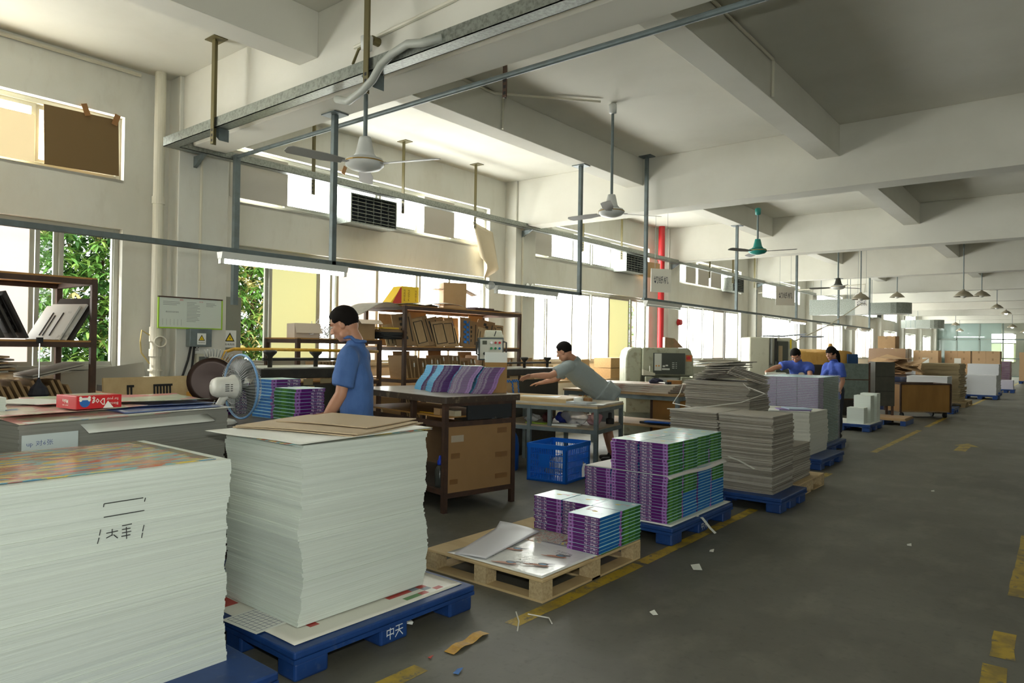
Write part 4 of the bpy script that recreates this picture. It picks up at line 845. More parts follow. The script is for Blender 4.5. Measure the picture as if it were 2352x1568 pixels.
for k in range(7): g.box(.02, .5 - (.012 if k % 2 else 0), .02 + .024 * k, .03, .512 - (.012 if k % 2 else 0), .042 + .024 * k, 0, Mb)
g.build('blue_rule', mat('rule_blue', (30, 110, 190), .5), t)
# control box on its arm
t = thing('control_box', 'grey control box with rows of coloured buttons on a pole', 'control box', (-6.02, 7.0, 1.21), R(52))
MB().cyl((0, .06, 0), (0, .06, .2), .03, n=12).build('pole', WHITEP, t); MB().cyl((0, .06, -.01), (0, .06, .015), .06, n=16).build('pole_foot', WHITEP, t)
MB().box(-.17, 0, .11, .17, .1, .41).build('case', mat('box_grey', (76, 84, 84), .5), t, bevel=.006); plate_ = MB().box(-.15, -.006, .13, .15, 0, .39).build('face_plate', mat('plate_pale', (190, 190, 176), .45), t)
for s_ in (-1, 1): MB().tube([(s_ * .165, -.005, .18), (s_ * .2, -.02, .19), (s_ * .2, -.02, .35), (s_ * .165, -.005, .36)], .011, 8).build('handle', BLACK, t, smooth=True)
bc_ = {'w': (236, 236, 240), 'r': (196, 40, 44), 'd': (150, 40, 40), 'g': (24, 120, 70), 'b': (20, 100, 150)}
for i, row in enumerate(('wdr', 'ggb', 'rdr')):
    for j, c in enumerate(row): MB().cyl((.0 + .055 * j, -.006, .345 - .075 * i), (.0 + .055 * j, -.022, .345 - .075 * i), .016, n=14).build('button', mat('button_' + c, bc_[c], .35), plate_)
MB().box(-.12, -.01, .32, -.06, -.006, .37).build('meter', mat('meter_dark', (70, 74, 60), .3), plate_); MB().cyl((-.09, -.006, .2), (-.09, -.02, .2), .02, n=14).build('knob', BLACK, plate_)
MB().prism([(-.09, 0), (.17, 0), (.14, .1), (-.07, .1)], -.1, -.01, 0, Matrix.Translation((0, 0, .41)) @ Matrix.Rotation(R(90), 4, 'X')).build('top_housing', CREAM, t, bevel=.01)
MB().tube([(.04, -.0, .43), (.06, -.01, .5)], .006, 6).build('lever', BLACK, t)
# --- grey steel table
t2o = (-4.30, 6.90, 0); t2a = R(9.3)
def on2(x, y, z): c, s_ = math.cos(t2a), math.sin(t2a); return (t2o[0] + x * c - y * s_, t2o[1] + x * s_ + y * c, z)
t = thing('steel_table', 'grey steel table with a lower shelf, behind the blue crate', 'table', t2o, t2a)
MB().box(-1.42, 0, .82, 0, .84, .84).build('tabletop', mat('table_laminate', (190, 184, 170), .5, var=(5, (160, 148, 126), .5)), t); MB().box(-1.42, -.005, .80, .005, .845, .82).build('top_board', PLY, t)
for x, y in ((-.02, .02), (-.02, .82), (-.9, .02), (-1.4, .82), (-1.4, .02), (-.62, .02)): leg(MB(), x, y, 0 if x != -.62 else .56, .80, .045).build('leg', STEEL, t)
for (a, b, c, d, z) in ((-1.42, 0, 0, .04, .755), (-.04, .04, 0, .84, .755), (-1.42, 0, 0, .04, .50), (-.04, .04, 0, .84, .50), (-1.42, .8, 0, .84, .755)): MB().box(a, b, z, c, d, z + .045).build('rail', STEEL, t)
MB().box(-1.4, .02, .545, -.02, .82, .565).build('shelf_board', mat('shelf_ply', (152, 138, 116), .7), t)
o = MB().box(-1.42, .05, .0, -.42, .7, .045).build('board_pile', PLY, loc=on2(0, 0, .841), rz=t2a); tag(o, 'flat plywood boards lying on the grey steel table', 'boards')
o = MB().box(-.24, -.1, 0, .24, .1, .002).build('loose_print', mat('pale_print', (196, 206, 206), .4), loc=on2(-.9, .3, .887), rz=t2a + .2); tag(o, 'pale print lying on the boards of the grey steel table', 'print')
t = thing('tape_roll', 'white roll of tape standing on the grey steel table', 'tape roll', on2(-.33, .2, .841), t2a); MB().lathe([(.03, 0), (.06, 0), (.06, .06), (.03, .06), (.03, 0)], 22, cap=False).build('roll', WHITEP, t, smooth=False)
t = thing('tape_roll', 'brown roll of tape behind the white roll on the grey steel table', 'tape roll', on2(-.25, .3, .841), t2a); MB().lathe([(.03, 0), (.055, 0), (.055, .055), (.03, .055), (.03, 0)], 22, cap=False).build('roll', KRAFT, t, smooth=False)
o = MB().box(-.15, -.1, 0, .15, .1, .025).build('notebook', mat('grey_notebook', (176, 182, 184), .5), loc=on2(-.25, .1, .841), rz=t2a - .2); tag(o, 'grey notebook near the front edge of the grey steel table', 'notebook')
for k in range(3):
    o = MB().box(-.15, -.1, 0, .15, .1, .0015).build('paper_sheet', SHEETW, loc=on2(-.16 + .03 * k, .12 - .02 * k, .8412 + .0018 * k + (.026 if k > 9 else 0)), rz=t2a + .1 * k); tag(o, ['lowest', 'middle', 'upper'][k] + ' loose white sheet at the front corner of the grey steel table', 'paper sheet', 'loose sheets on the grey steel table')
def blob(name, c, r, m, label, cat, seed, group=None, n=14, k=.35):
    rr_ = random.Random(seed); ph = [rr_.uniform(0, 6) for _ in range(6)]; V = []; 
    def fn(u, v):
        th = PI * u; p = 2 * PI * v; q = 1 + k * (math.sin(3 * p + ph[0] + 2 * th) * .5 + math.sin(5 * p + ph[1]) * math.sin(4 * th + ph[2]) * .5)
        return (c[0] + r[0] * q * math.sin(th) * math.cos(p), c[1] + r[1] * q * math.sin(th) * math.sin(p), max(c[2] - r[2] * .98, c[2] - r[2] * q * math.cos(th)))
    return tag(MB().grid(fn, n, n * 2).build(name, m, smooth=True), label, cat, group)
CLEARP = mat('clear_plastic_bag', (200, 200, 200), .15, alpha=.45)
b = on2(-.42, .35, .565 + .11); blob('plastic_bag', b, (.17, .12, .11), CLEARP, 'big crumpled clear plastic bag on the lower shelf of the steel table', 'plastic bag', 1)
b = on2(-.62, .4, .565 + .065); blob('blue_bag', b, (.1, .07, .065), mat('bag_navy', (36, 50, 130), .4), 'dark blue bag on the lower shelf of the steel table', 'bag', 2)
b = on2(-1.0, .3, .565 + .045); blob('plastic_bag', b, (.1, .08, .045), CLEARP, 'small crumpled plastic at the left of the steel table shelf', 'plastic bag', 3)
b = on2(-.2, .4, .565 + .07); blob('pink_bag', b, (.09, .08, .07), mat('pink_clear_bag', (214, 150, 160), .2, alpha=.6), 'pinkish plastic bag beside the big clear one on the steel table shelf', 'plastic bag', 4)
b = on2(-.82, .35, .565 + .055); blob('maroon_cloth', b, (.07, .06, .055), mat('maroon', (76, 32, 32), .8), 'dark maroon cloth on the steel table shelf', 'cloth', 5)
o = MB().box(-.14, -.06, 0, .14, .06, .012).build('green_folder', mat('folder_green', (150, 180, 60), .5), loc=on2(-.85, .14, .566), rz=t2a - .1); tag(o, 'yellow-green folder on the steel table shelf', 'folder')
o = MB().box(-.16, -.08, 0, .16, .08, .02).build('paper_pile', SHEETW, loc=on2(-.45, .12, .566), rz=t2a + .1); tag(o, 'small white paper pile at the front of the steel table shelf', 'paper')
t = thing('black_cup', 'black dispenser on the right end of the steel table shelf', 'dispenser', on2(-.1, .65, .566), 0); MB().lathe([(.05, 0), (.05, .06), (.03, .07)], 16).build('base', DARKM, t); MB().lathe([(.022, .07), (.022, .13), (.015, .14)], 14).build('cap', DARKM, t)
# blue drum under it
t = thing('blue_drum', 'rounded blue plastic drum standing left of the steel table leg', 'drum', (-5.42, 6.62, 0)); MB().lathe([(.14, 0), (.15, .02), (.155, .3), (.14, .4), (.1, .47), (.03, .49)], 24).build('drum', mat('drum_blue', (16, 76, 150), .5), t, smooth=True)
# crate
t = thing('plastic_crate', 'blue open plastic crate with lattice sides on the floor', 'crate', (-4.34, 6.34, 0), R(7)); cw, cd, ch = .5, .60, .42      # local -x to left
m = MB(); m.box(-cw, 0, 0, 0, cd, .015).build('crate_floor', BLUEC, t)
def side(p0, ux, ln, label):
    s = MB(); M = frame((p0[0], p0[1], 0), ux, (0, 0, 1)); T_ = .012
    s.box(0, 0, -T_, ln, .03, 0, 0, M); s.box(0, ch - .05, -T_ - .006, ln, ch, .006, 0, M); s.box(0, .03, -T_, .045, ch - .05, 0, 0, M); s.box(ln - .045, .03, -T_, ln, ch - .05, 0, 0, M)
    n = int(ln / .028)
    for k in range(1, n): x = .045 + (ln - .09) * k / n; s.box(x - .003, .03, -T_ + .002, x + .003, ch - .05, -.002, 0, M)
    for z in (.09, .16, .23, .30): s.box(.045, z, -T_ + .001, ln - .045, z + .008, 0, 0, M)
    s.build('crate_side', BLUEC, t)
    return M
M = side((-cw, 0), (1, 0, 0), cw, 'front'); g = MB(); g.box(.16, .17, .0, .29, .31, .004, 0, M); g.build('label_plate', BLUEC, t)
side((0, 0), (0, 1, 0), cd, ''); side((0, cd), (-1, 0, 0), cw, ''); side((-cw, cd), (0, -1, 0), cd, '')
blob('plastic_waste', (-4.58, 6.66, .14), (.19, .24, .12), CLEARP, 'heap of clear plastic waste inside the blue crate', 'plastic waste', 8)
# small blue crate stuff; table 3 with board stacks
t3 = (-6.05, 8.72, 0); t = thing('steel_table', 'steel table stacked with board, behind the man in the grey shirt', 'table', t3, 0)
MB().box(0, 0, .86, 1.9, .85, .89).build('tabletop', PLYD, t)
for x, y in ((.04, .04), (1.86, .04), (.04, .8), (1.86, .8)): leg(MB(), x, y, 0, .86, .05).build('leg', STEEL, t)
MB().box(.02, .02, .80, 1.88, .06, .86).build('rail', STEEL, t); MB().box(1.84, .06, .80, 1.88, .8, .86).build('rail', STEEL, t); MB().box(.02, .02, .42, 1.88, .83, .45).build('shelf_board', PLYD, t)
for k in range(4):
    o = MB().box(-.68, -.36, 0, .68, .36, .028).build('press_board', mat('red_edge_board', (156, 112, 96), .5, var=(3, (196, 190, 176), .9, (1, 1, 20), .4, .5)), loc=(-5.02 + .02 * k, 9.14 - .02 * k, .892 + .03 * k), rz=R(2 * k)); tag(o, '%s red-edged board on the steel table behind the grey-shirted man' % ['lowest', 'second lowest', 'third lowest', 'topmost'][k], 'board', 'red-edged boards on the far steel table')
blob('dark_rag', (-4.7, 9.1, 1.045), (.1, .08, .035), mat('rag_navy', (36, 36, 58), .9), 'dark blue rag on the red-edged boards', 'rag', 11)
t = thing('hammer', 'hammer lying on the red-edged boards beside the rag', 'hammer', (-4.55, 9.02, 1.025), R(-20)); MB().cyl((-.12, 0, .0), (.1, 0, .0), .013, n=8).build('handle', CHROME, t); MB().box(.1, -.04, -.013, .14, .04, .02).build('head', DARKM, t)
o = MB().box(-.1, -.06, 0, .1, .06, .05).build('wood_block', OSB, loc=(-4.45, 9.2, 1.012), rz=.3); tag(o, 'wooden block on the red-edged boards', 'block')
o = MB().box(-.3, -.12, 0, .3, .12, .03).build('folder_pile', mat('dark_folders', (56, 58, 60), .5), loc=(-4.5, 8.95, .451)); tag(o, 'dark folders on the shelf of the far steel table', 'folders')
o = MB().box(-.28, -.06, 0, .28, .06, .015).build('blue_folder', mat('folder_blue', (24, 92, 190), .4), loc=(-4.4, 8.82, .482), rz=.1); tag(o, 'bright blue folder on the shelf of the far steel table', 'folder')
# --- racks
def rack(x0, x1, y0, y1, zs, label, bt=.015, mids=()):
    t = thing('steel_rack', label, 'rack', (x0, y0, 0), 0); w = x1 - x0; d = y1 - y0
    ys = [.02, d - .02] + [m_ - y0 for m_ in mids]
    for y in ys:
        for x in (.02, w - .02): leg(MB(), x, y, 0, zs[-1], .045).build('post', RUST, t)
    for z in zs:
        MB().box(.0, .0, z - .05, .04, d, z - .005).build('shelf_beam', RUST, t); MB().box(w - .04, 0, z - .05, w, d, z - .005).build('shelf_beam', RUST, t)
        MB().box(.04, 0, z - .05, w - .04, .04, z - .005).build('shelf_beam', RUST, t); MB().box(.04, d - .04, z - .05, w - .04, d, z - .005).build('shelf_beam', RUST, t)
        MB().box(.0, 0, z - .005, w, d, z + bt - .005).build('shelf_board', OSB, t)
    return t
rack(-7.6, -6.78, 6.15, 8.60, (.45, 1.06, 1.48, 2.02), 'big brown rack full of cutting dies behind the brown workbench')
rack(-7.6, -6.72, -1.0, 2.47, (.3, .80, 1.49, 2.04), 'brown rack of cutting dies in front of the window at the far left')
rack(-7.55, -6.88, 4.62, 5.86, (.5, 1.06, 1.56), 'small brown rack with open cartons behind the man in blue')
_DM = []
def die_meshes():
    rr_ = random.Random(3)
    for k in range(6):
        w = (.20, .27, .16, .32, .15, .22)[k]; h = (.36, .42, .32, .38, .40, .28)[k]
        b = MB().box(-w / 2, 0, 0, w / 2, .016, h); bm_ = b.mesh('die_board_%d' % k, [mat('die_ply_%d' % (k % 3), [(176, 148, 108), (146, 118, 82), (196, 170, 128)][k % 3], .75, var=(6, (126, 98, 64), .6, (1, 1, .3)))])
        g = MB(); x0, x1, z0, z1 = -w * .38, w * .38, h * .12, h * .88; nn = 9
        if k % 3 == 0:
            for (a, c, e, f_) in ((x0, z0, x1, z0 + .008), (x0, z1, x1, z1 + .008), (x0, z0, x0 + .008, z1), (x1, z0, x1 + .008, z1)): g.box(a, -.008, c, e, 0, f_)
        elif k % 3 == 1:
            for q in range(nn): z = z0 + (z1 - z0) * q / nn; s_ = .016 if q % 2 else -.016; g.box(x0 + w * .3 + s_, -.014, z, x0 + w * .3 + .04 + s_, 0, z + (z1 - z0) / nn)
            g.box(x1 - .01, -.006, z0, x1, 0, z1)
        else:
            g.box(x0, -.006, z0, x0 + .007, 0, z1); g.box(x0 + w * .25, -.006, z0, x0 + w * .25 + .007, 0, z1 * .9); g.box(x1, -.006, z0, x1 + .007, 0, z1)
        _DM.append((bm_, g.mesh('die_rule_%d' % k, [mat('rule_black', (34, 30, 26), .6) if k != 4 else mat('rule_blue', (30, 110, 190), .5)]), w, h))
die_meshes()
def die(loc, rz, lean, k, label, group, rule=True, sc=1.0, roll=0.0):
    bm_, g, w, h = _DM[k % 6]
    o = bpy.data.objects.new('cutting_die', bm_); COL.objects.link(o)
    o.matrix_world = Matrix.Translation(loc) @ Matrix.Rotation(rz, 4, 'Z') @ Matrix.Rotation(-lean, 4, 'X') @ Matrix.Rotation(roll, 4, 'Y') @ Matrix.Scale(sc, 4)
    tag(o, label, 'cutting die', group)
    if rule: c = bpy.data.objects.new('cutting_rule', g); COL.objects.link(c); c.parent = o
    return o
# middle shelf of the big rack: boards facing the aisle, leaning left then right
G1 = 'cutting dies on the middle shelf of the big rack'; rr = random.Random(9)
yy = 6.30; spots = []
while yy < 8.45: spots.append(yy); yy += rr.uniform(.075, .125)
for k, y in enumerate(spots):
    q = -1 if y < 7.55 else 1
    die((-6.98 - .02 * (k % 4) - (.14 if k % 3 == 0 else 0), y, 1.492), R(72 + 10 * q * -1 + rr.uniform(-12, 12)), R(8 + 3 * (k % 3)), rr.randrange(6), 'cutting die number %s from the left on the middle shelf of the big rack' % nth(k), G1, True, rr.uniform(.95, 1.12), q * R(rr.uniform(3, 13)))
for k, (y, k2) in enumerate(((6.42, 3), (6.95, 1), (7.6, 3), (8.2, 1))):
    die((-7.35, y, 1.492), R(88), R(4), k2, '%s large plain board at the back of the middle shelf, big rack' % nth(k), 'large boards at the back of the middle shelf', False, 1.16)
# lower shelf: edges toward the viewer, with white labels
G2 = 'cutting dies on the lower shelf of the big rack'; _lab = {}
lm = MB().box(-.0085, -.012, .0, .0085, -.0105, .05).mesh('die_label', [WHITEP])
yy = 6.28; k = 0
eb = {}
while yy < 8.5:
    w, h = rr.choice(((.30, .26), (.34, .30), (.28, .22))); key = (w, h)
    if key not in eb: eb[key] = MB().box(-.008, 0, 0, .008, w, h).mesh('die_edge', [PLYD]); _lab[key] = MB().box(-.0095, -.0025, h - .075, .0095, -.0005, h - .02).mesh('die_label', [WHITEP])
    o = bpy.data.objects.new('cutting_die', eb[key]); COL.objects.link(o); o.matrix_world = Matrix.Translation((-6.84, yy, 1.072)) @ Matrix.Rotation(R(90), 4, 'Z') @ Matrix.Rotation(R(-14 if yy < 7.7 else 16) * rr.uniform(.2, 1.3), 4, 'Y'); tag(o, 'edge-on cutting die number %s from the left on the lower shelf of the big rack' % nth(min(k, 29)), 'cutting die', G2)
    if k % 2 == 0: c = bpy.data.objects.new('label', _lab[key]); COL.objects.link(c); c.parent = o
    yy += rr.uniform(.05, .085) if yy < 7.8 else rr.uniform(.07, .11); k += 1
    if k > 29: break
for k, y in enumerate((6.6, 7.25, 7.9)): die((-7.3, y, 1.072), R(88), R(5), 3 if k != 1 else 1, '%s broad board behind the lower shelf dies of the big rack' % nth(k), 'broad boards behind the lower shelf dies', False, .92)
for k in range(9):
    o = MB().box(-.008, 0, 0, .008, .38, .36).build('cutting_die', PLYD, loc=(-6.8, 5.98 + .035 * k - (.0), .47)); o.matrix_world = Matrix.Translation((-6.85, 6.25 + .04 * k, .472)) @ Matrix.Rotation(R(90), 4, 'Z') @ Matrix.Rotation(R(-18), 4, 'Y'); tag(o, 'leaning cutting die number %s from the left on the bottom shelf of the big rack' % nth(k), 'cutting die', 'leaning dies on the bottom shelf of the big rack')
# clutter on top of the big rack
t = thing('yellow_carton', 'yellow and red printed carton with slanted side on top of the big rack', 'carton', (-7.15, 6.42, 2.05), R(84))
MB().prism([(-.26, 0), (.22, 0), (.22, .25), (-.06, .25)], -.1, .1, 0, Matrix.Rotation(R(90), 4, 'X')).build('carton', mat('carton_yellow', (228, 190, 24), .5), t)
MB().prism([(-.22, .01), (-.07, .01), (-.07, .23), (-.09, .23)], .1005, .102, 0, Matrix.Rotation(R(90), 4, 'X')).build('red_panel', mat('carton_red', (190, 50, 30), .5), t)
g = MB()
for x, s_ in ((-.02, 1), (.05, 1), (.17, 1)): put_text(g, 'FRAGILE' if False else 'PUZZLE', .035, frame((x, -.103, .13), (0, 0, 1), (-1, 0, 0)), 0, .15)
g.build('lettering', mat('carton_brown_ink', (110, 60, 30), .6), t)
t = thing('open_carton', 'tall brown open carton with flaps standing on top of the big rack', 'carton', (-7.05, 7.32, 2.03), R(60))
c = MB(); w, d, h = .34, .26, .38
for (a, b_, e, f_) in ((-w / 2, -d / 2, w / 2, -d / 2 + .006), (-w / 2, d / 2 - .006, w / 2, d / 2), (-w / 2, -d / 2, -w / 2 + .006, d / 2), (w / 2 - .006, -d / 2, w / 2, d / 2)): c.box(a, b_, 0, e, f_, h)
c.box(-w / 2, -d / 2, 0, w / 2, d / 2, .006); c.build('carton', CARD, t)
MB().box(0, -d / 2, -.003, .18, d / 2, .003, 0, Matrix.Translation((w / 2, 0, h - .09)) @ Matrix.Rotation(R(25), 4, 'Y')).build('flap', CARD, t); MB().box(-.12, -d / 2, -.003, 0, d / 2, .003, 0, Matrix.Translation((-w / 2, 0, h - .1)) @ Matrix.Rotation(R(4), 4, 'Y')).build('flap', CARD, t)
def curled(name, o_, w, d, fz, m, label, cat, rz=0, group=None): return tag(MB().grid(lambda u, v: ((u - .5) * w, (v - .5) * d, fz(u, v)), 16, 16).build(name, m, loc=o_, rz=rz, smooth=True, solid=.004), label, cat, group)
curled('grey_board', (-7.15, 6.5, 2.03), .6, .8, lambda u, v: .01 + .03 * math.sin(3 * v), BOARD, 'grey board under the yellow carton on top of the big rack', 'board')
curled('grey_board', (-7.1, 5.75, 2.0), .5, .85, lambda u, v: .07 * math.sin(5.2 * v - 1.9) - .04 + .1 * (v - .5), BOARD, 'long curled grey board drooping off the left end of the big rack', 'board')
curled('printed_board', (-6.85, 6.72, 2.03), .5, .75, lambda u, v: .02 + .05 * math.sin(2.6 * v) - .06 * max(0, u - .6), printed('map_board', (206, 206, 196), [(196, 208, 210), (210, 206, 190), (206, 176, 150), (214, 210, 196), (176, 196, 210)], (5, 5, 5)), 'printed board hanging over the front of the big rack top', 'board')
o = MB().box(-.2, -.24, 0, .2, .24, .05).build('frame_stack', mat('dark_frames', (60, 34, 34), .6), loc=(-7.1, 7.85, 2.03), rz=.1); tag(o, 'dark reddish boards stacked right of the open carton', 'boards')
curled('thin_boards', (-7.1, 8.25, 2.03), .6, .75, lambda u, v: .012 + .008 * math.sin(9 * v), CARDD, 'thin warped boards on the right end of the big rack top', 'boards')
# small rack clutter
t = thing('open_carton', 'white open carton with drooping flaps at the left of the small rack', 'carton', (-7.12, 4.86, 1.57), R(75)); WC = mat('white_carton', (206, 190, 172), .7)
c = MB(); w, d, h = .30, .28, .17
for (a, b_, e, f_) in ((-w / 2, -d / 2, w / 2, -d / 2 + .005), (-w / 2, d / 2 - .005, w / 2, d / 2), (-w / 2, -d / 2, -w / 2 + .005, d / 2), (w / 2 - .005, -d / 2, w / 2, d / 2)): c.box(a, b_, 0, e, f_, h)
c.build('carton', WC, t); MB().box(-w / 2, -.13, -.003, w / 2, 0, .003, 0, Matrix.Translation((0, -d / 2 - .003, h)) @ Matrix.Rotation(R(62), 4, 'X')).build('flap', WC, t)
WPL = mat('shredded_paper', (214, 214, 216), .5); m = MB(); rq = random.Random(2)
for k in range(70):
    a = Vector((rq.gauss(0, .07), rq.gauss(0, .09), abs(rq.gauss(.08, .06)))); b_ = a + Vector((rq.gauss(0, .05), rq.gauss(0, .05), rq.gauss(0, .04))); c_2 = b_ + Vector((rq.gauss(0, .05), rq.gauss(0, .05), rq.gauss(0, .04))); 
    for v_ in (a, b_, c_2): v_.z = max(.005, v_.z)
    m.tube([a, b_, c_2], .004, 4)
tag(m.build('paper_strips', WPL, loc=(-7.05, 5.12, 1.575)), 'tangle of white paper strips on the small rack', 'paper strips', kind='stuff')
t = thing('open_carton', 'brown carton right of the tangled white strips on the small rack', 'carton', (-7.05, 5.62, 1.57), R(80)); c = MB(); w, d, h = .30, .3, .2
for (a, b_, e, f_) in ((-w / 2, -d / 2, w / 2, -d / 2 + .005), (-w / 2, d / 2 - .005, w / 2, d / 2), (-w / 2, -d / 2, -w / 2 + .005, d / 2), (w / 2 - .005, -d / 2, w / 2, d / 2)): c.box(a, b_, 0, e, f_, h)
c.build('carton', CARD, t); MB().grid(lambda u, v: ((u - .5) * .3, -.15 - .2 * v, .2 + .05 * math.sin(3 * v) - .02 * v), 4, 8).build('flap', WC, t, solid=.004)
for k in range(7):
    o = MB().box(-.17, -.2, 0, .17, .2, .016).build('rubber_sheet', DARKM if k < 5 else CARDD, loc=(-6.98 + rr.uniform(-.02, .02), 5.98 + rr.uniform(-.02, .02) - .0, 1.60 + .018 * k - .02), rz=R(4) + rr.uniform(-.1, .1)); tag(o, '%s sheet of the dark stack between the two racks' % nth(6 - k), 'sheet', 'dark sheets between the racks')
o = MB().box(-.1, -.14, 0, .1, .14, .02).build('yellow_packet', mat('packet_yellow', (210, 170, 40), .5), loc=(-6.95, 5.98, 1.71)); tag(o, 'yellow packet on top of the dark sheet stack', 'packet')
for k in range(12): 
    o = bpy.data.objects.new('cutting_die', eb[(.28, .22)]); COL.objects.link(o); o.matrix_world = Matrix.Translation((-6.95, 5.0 + .045 * k, 1.072)) @ Matrix.Rotation(R(90), 4, 'Z') @ Matrix.Rotation(R(-6), 4, 'Y'); tag(o, 'thin die number %s from the left on the small rack' % nth(k), 'cutting die', 'thin dies on the small rack')
# rack at far left
G3 = 'cutting dies on the middle shelf of the left rack'
dark_b = MB().box(-.2, 0, 0, .2, .018, .40).mesh('dark_die_board', [mat('dark_die', (46, 42, 38), .6)]); pale_b = MB().box(-.2, 0, 0, .2, .016, .36).mesh('pale_die_board', [mat('pale_die', (206, 204, 196), .5, var=(9, (120, 116, 108), .5, None, .6, .7))])
for k in range(11):
    o = die((-6.95 + .02 * (k % 2), 1.90 - .085 * k, 1.505), R(90), 0, 3 if k % 2 else 1, 'dark leaning die number %s from the right end of the row, middle shelf, left rack' % nth(k), G3, True, .98)
    o.data = dark_b; o.matrix_world = Matrix.Translation((-6.85, 1.98 - .085 * k, 1.51)) @ Matrix.Rotation(R(0), 4, 'Z') @ Matrix.Rotation(R(24), 4, 'X') @ Matrix.Translation((-.2, 0, 0)) @ Matrix.Scale(1.05, 4)
for k in range(3):
    o = die((0, 0, 0), 0, 0, (2, 1, 3)[k], '%s pale grooved board leaning right against the post, left rack' % nth(k), 'boards leaning against the post of the left rack', k == 0, 1)
    o.data = (pale_b, pale_b, dark_b)[k]; o.matrix_world = Matrix.Translation((-6.98, 2.13 + .04 * k, 1.505)) @ Matrix.Rotation(R(20), 4, 'Z') @ Matrix.Rotation(R(-33), 4, 'X') @ Matrix.Scale(1.0 + .06 * k, 4)
G4 = 'cutting dies standing on the low shelf of the left rack'
for k in range(26):
    y = 2.40 - .048 * k; ln = 24 if k < 14 else 12; o = bpy.data.objects.new('cutting_die', eb[(.34, .30)] if k % 3 else eb[(.30, .26)]); COL.objects.link(o)
    o.matrix_world = Matrix.Translation((-6.78, y, .815)) @ Matrix.Rotation(R(90), 4, 'Z') @ Matrix.Rotation(R(-ln), 4, 'Y') @ Matrix.Scale(1.25, 4); tag(o, 'edge-on die number %s from the right on the low shelf, left rack' % nth(k), 'cutting die', G4)
for k in range(6):
    o = MB().box(-.25, -.34, 0, .25, .34, .014).build('flat_die', PLYD if k % 2 else BOARD, loc=(-7.05, 1.55 + rr.uniform(-.05, .05), 1.205 + .024 * k)); o.rotation_euler = (R(4), 0, rr.uniform(-.05, .05)); tag(o, '%s board of the flat pile over the standing dies, left rack' % nth(5 - k), 'board', 'flat boards over the standing dies of the left rack')
for k in range(2):
    o = MB().box(-.25, -.2, 0, .25, .2, .012).build('flat_die', BOARD, loc=(-7.0, 2.2, 1.22 + .02 * k)); o.rotation_euler = (R(14), 0, 0); tag(o, ['lower', 'upper'][k] + ' tilted board above the standing dies at the right of the left rack', 'board', 'tilted boards on the left rack')
o = MB().box(-.3, -.4, 0, .3, .4, .006).build('flat_board', BLACK, loc=(-7.15, 1.6, 2.055)); tag(o, 'thin dark board on top of the left rack', 'board')
t = thing('umbrella', 'folded black umbrella hanging point-up from the left rack shelf', 'umbrella', (-6.66, 2.02, 1.05), 0)
MB().cyl((0, 0, .05), (0, 0, .44), .006, n=8).build('shaft', CHROME, t); MB().box(-.02, -.02, .42, .02, .02, .47).build('handle', DARKM, t); MB().lathe([(.005, .14), (.02, .1), (.06, .05), (.075, .0), (.06, -.03)], 14).build('canopy', mat('umbrella_black', (26, 28, 40), .7), t)
# boards by the left wall, behind the posters
o = MB().box(-.012, -.5, 0, .012, .5, .28).build('plywood_board', PLY, loc=(-6.55, 2.95, .9)); o.rotation_euler = (0, R(-4), R(6))
tag(o, 'plywood board with black clips standing behind the posters, right of the left rack', 'board')
for (y, n) in ((-.06, 6), (.3, 2), (-.3, 2)):
    for k in range(n): MB().box(.012, y + .03 * k, .10, .02, y + .03 * k + .014, .2).box(.012, y + .03 * k, .19, .02, y + .03 * k + .03, .21).build('clip', DARKM, o)
t = thing('low_table', 'low wooden stand with dark boards by the wall, right of the left rack', 'stand', (-7.5, 2.7, 0)); MB().box(0, 0, .98, .6, .7, 1.01).build('top', PLYD, t); MB().box(.05, .05, 1.01, .58, .66, 1.07).build('dark_boards', BLACK, t)
for x, y in ((.05, .05), (.55, .05), (.05, .65), (.55, .65)): leg(MB(), x, y, 0, .98, .05).build('leg', OSB, t)
t = thing('low_table', 'plain stand holding the plywood board with black clips', 'stand', (-6.75, 2.45, 0)); MB().box(0, 0, .86, .5, .95, .895).build('top', PLYD, t)
for x, y in ((.05, .05), (.45, .05), (.05, .9), (.45, .9)): leg(MB(), x, y, 0, .86, .05).build('leg', OSB, t)
o = MB().box(-.008, -.42, 0, .008, .42, .32).build('grey_board', mat('grey_panel', (150, 148, 138), .6), loc=(-7.86, 3.0, .9)); o.rotation_euler = (R(8), R(-6), 0); tag(o, 'grey panel leaning on the wall under the left window', 'panel')
MB().box(0, 0, 0, .18, .9, .88).build('ledge', WALL, loc=(-7.95, 2.6, 0)); bpy.data.objects['ledge']['kind'] = 'structure'
# --- column one: whiteboard, meter boxes
t = thing('notice_board', 'white notice board with lime green frame on the first column', 'notice board', (-7.66, 3.42, 1.66), 0)
nb_ = MB().box(0, 0, 0, .015, .70, .32).build('panel', mat('board_white', (206, 214, 204), .4), t); f_ = MB(); f_.box(0, -.012, -.014, .022, .712, .0); f_.box(0, -.012, 0, .022, 0, .32); f_.box(0, .70, 0, .022, .712, .32); f_.build('frame', mat('lime_frame', (150, 190, 40), .4), t)
MB().box(0, -.012, .32, .022, .712, .334).build('top_frame', RUST, t)
g = MB(); GI = mat('notice_ink', (120, 126, 124), .6); rq = random.Random(6)
put_text(g, '模切机安全操作规程', .02, frame((.0165, .14, .165), (0, 1, 0), (0, 0, 1)), 0, .14)
for c0, n, w0 in ((.04, 3, .2), (.30, 14, .17), (.52, 3, .13)):
    for k in range(n): g.box(.015, c0, .275 - .016 * k, .0162, c0 + w0 * rq.uniform(.5, 1), .279 - .016 * k)
for k in range(6): g.box(.015, .04 + .04 * k, .02, .0161, .0415 + .04 * k, .09)
g.build('notice_text', GI, nb_)
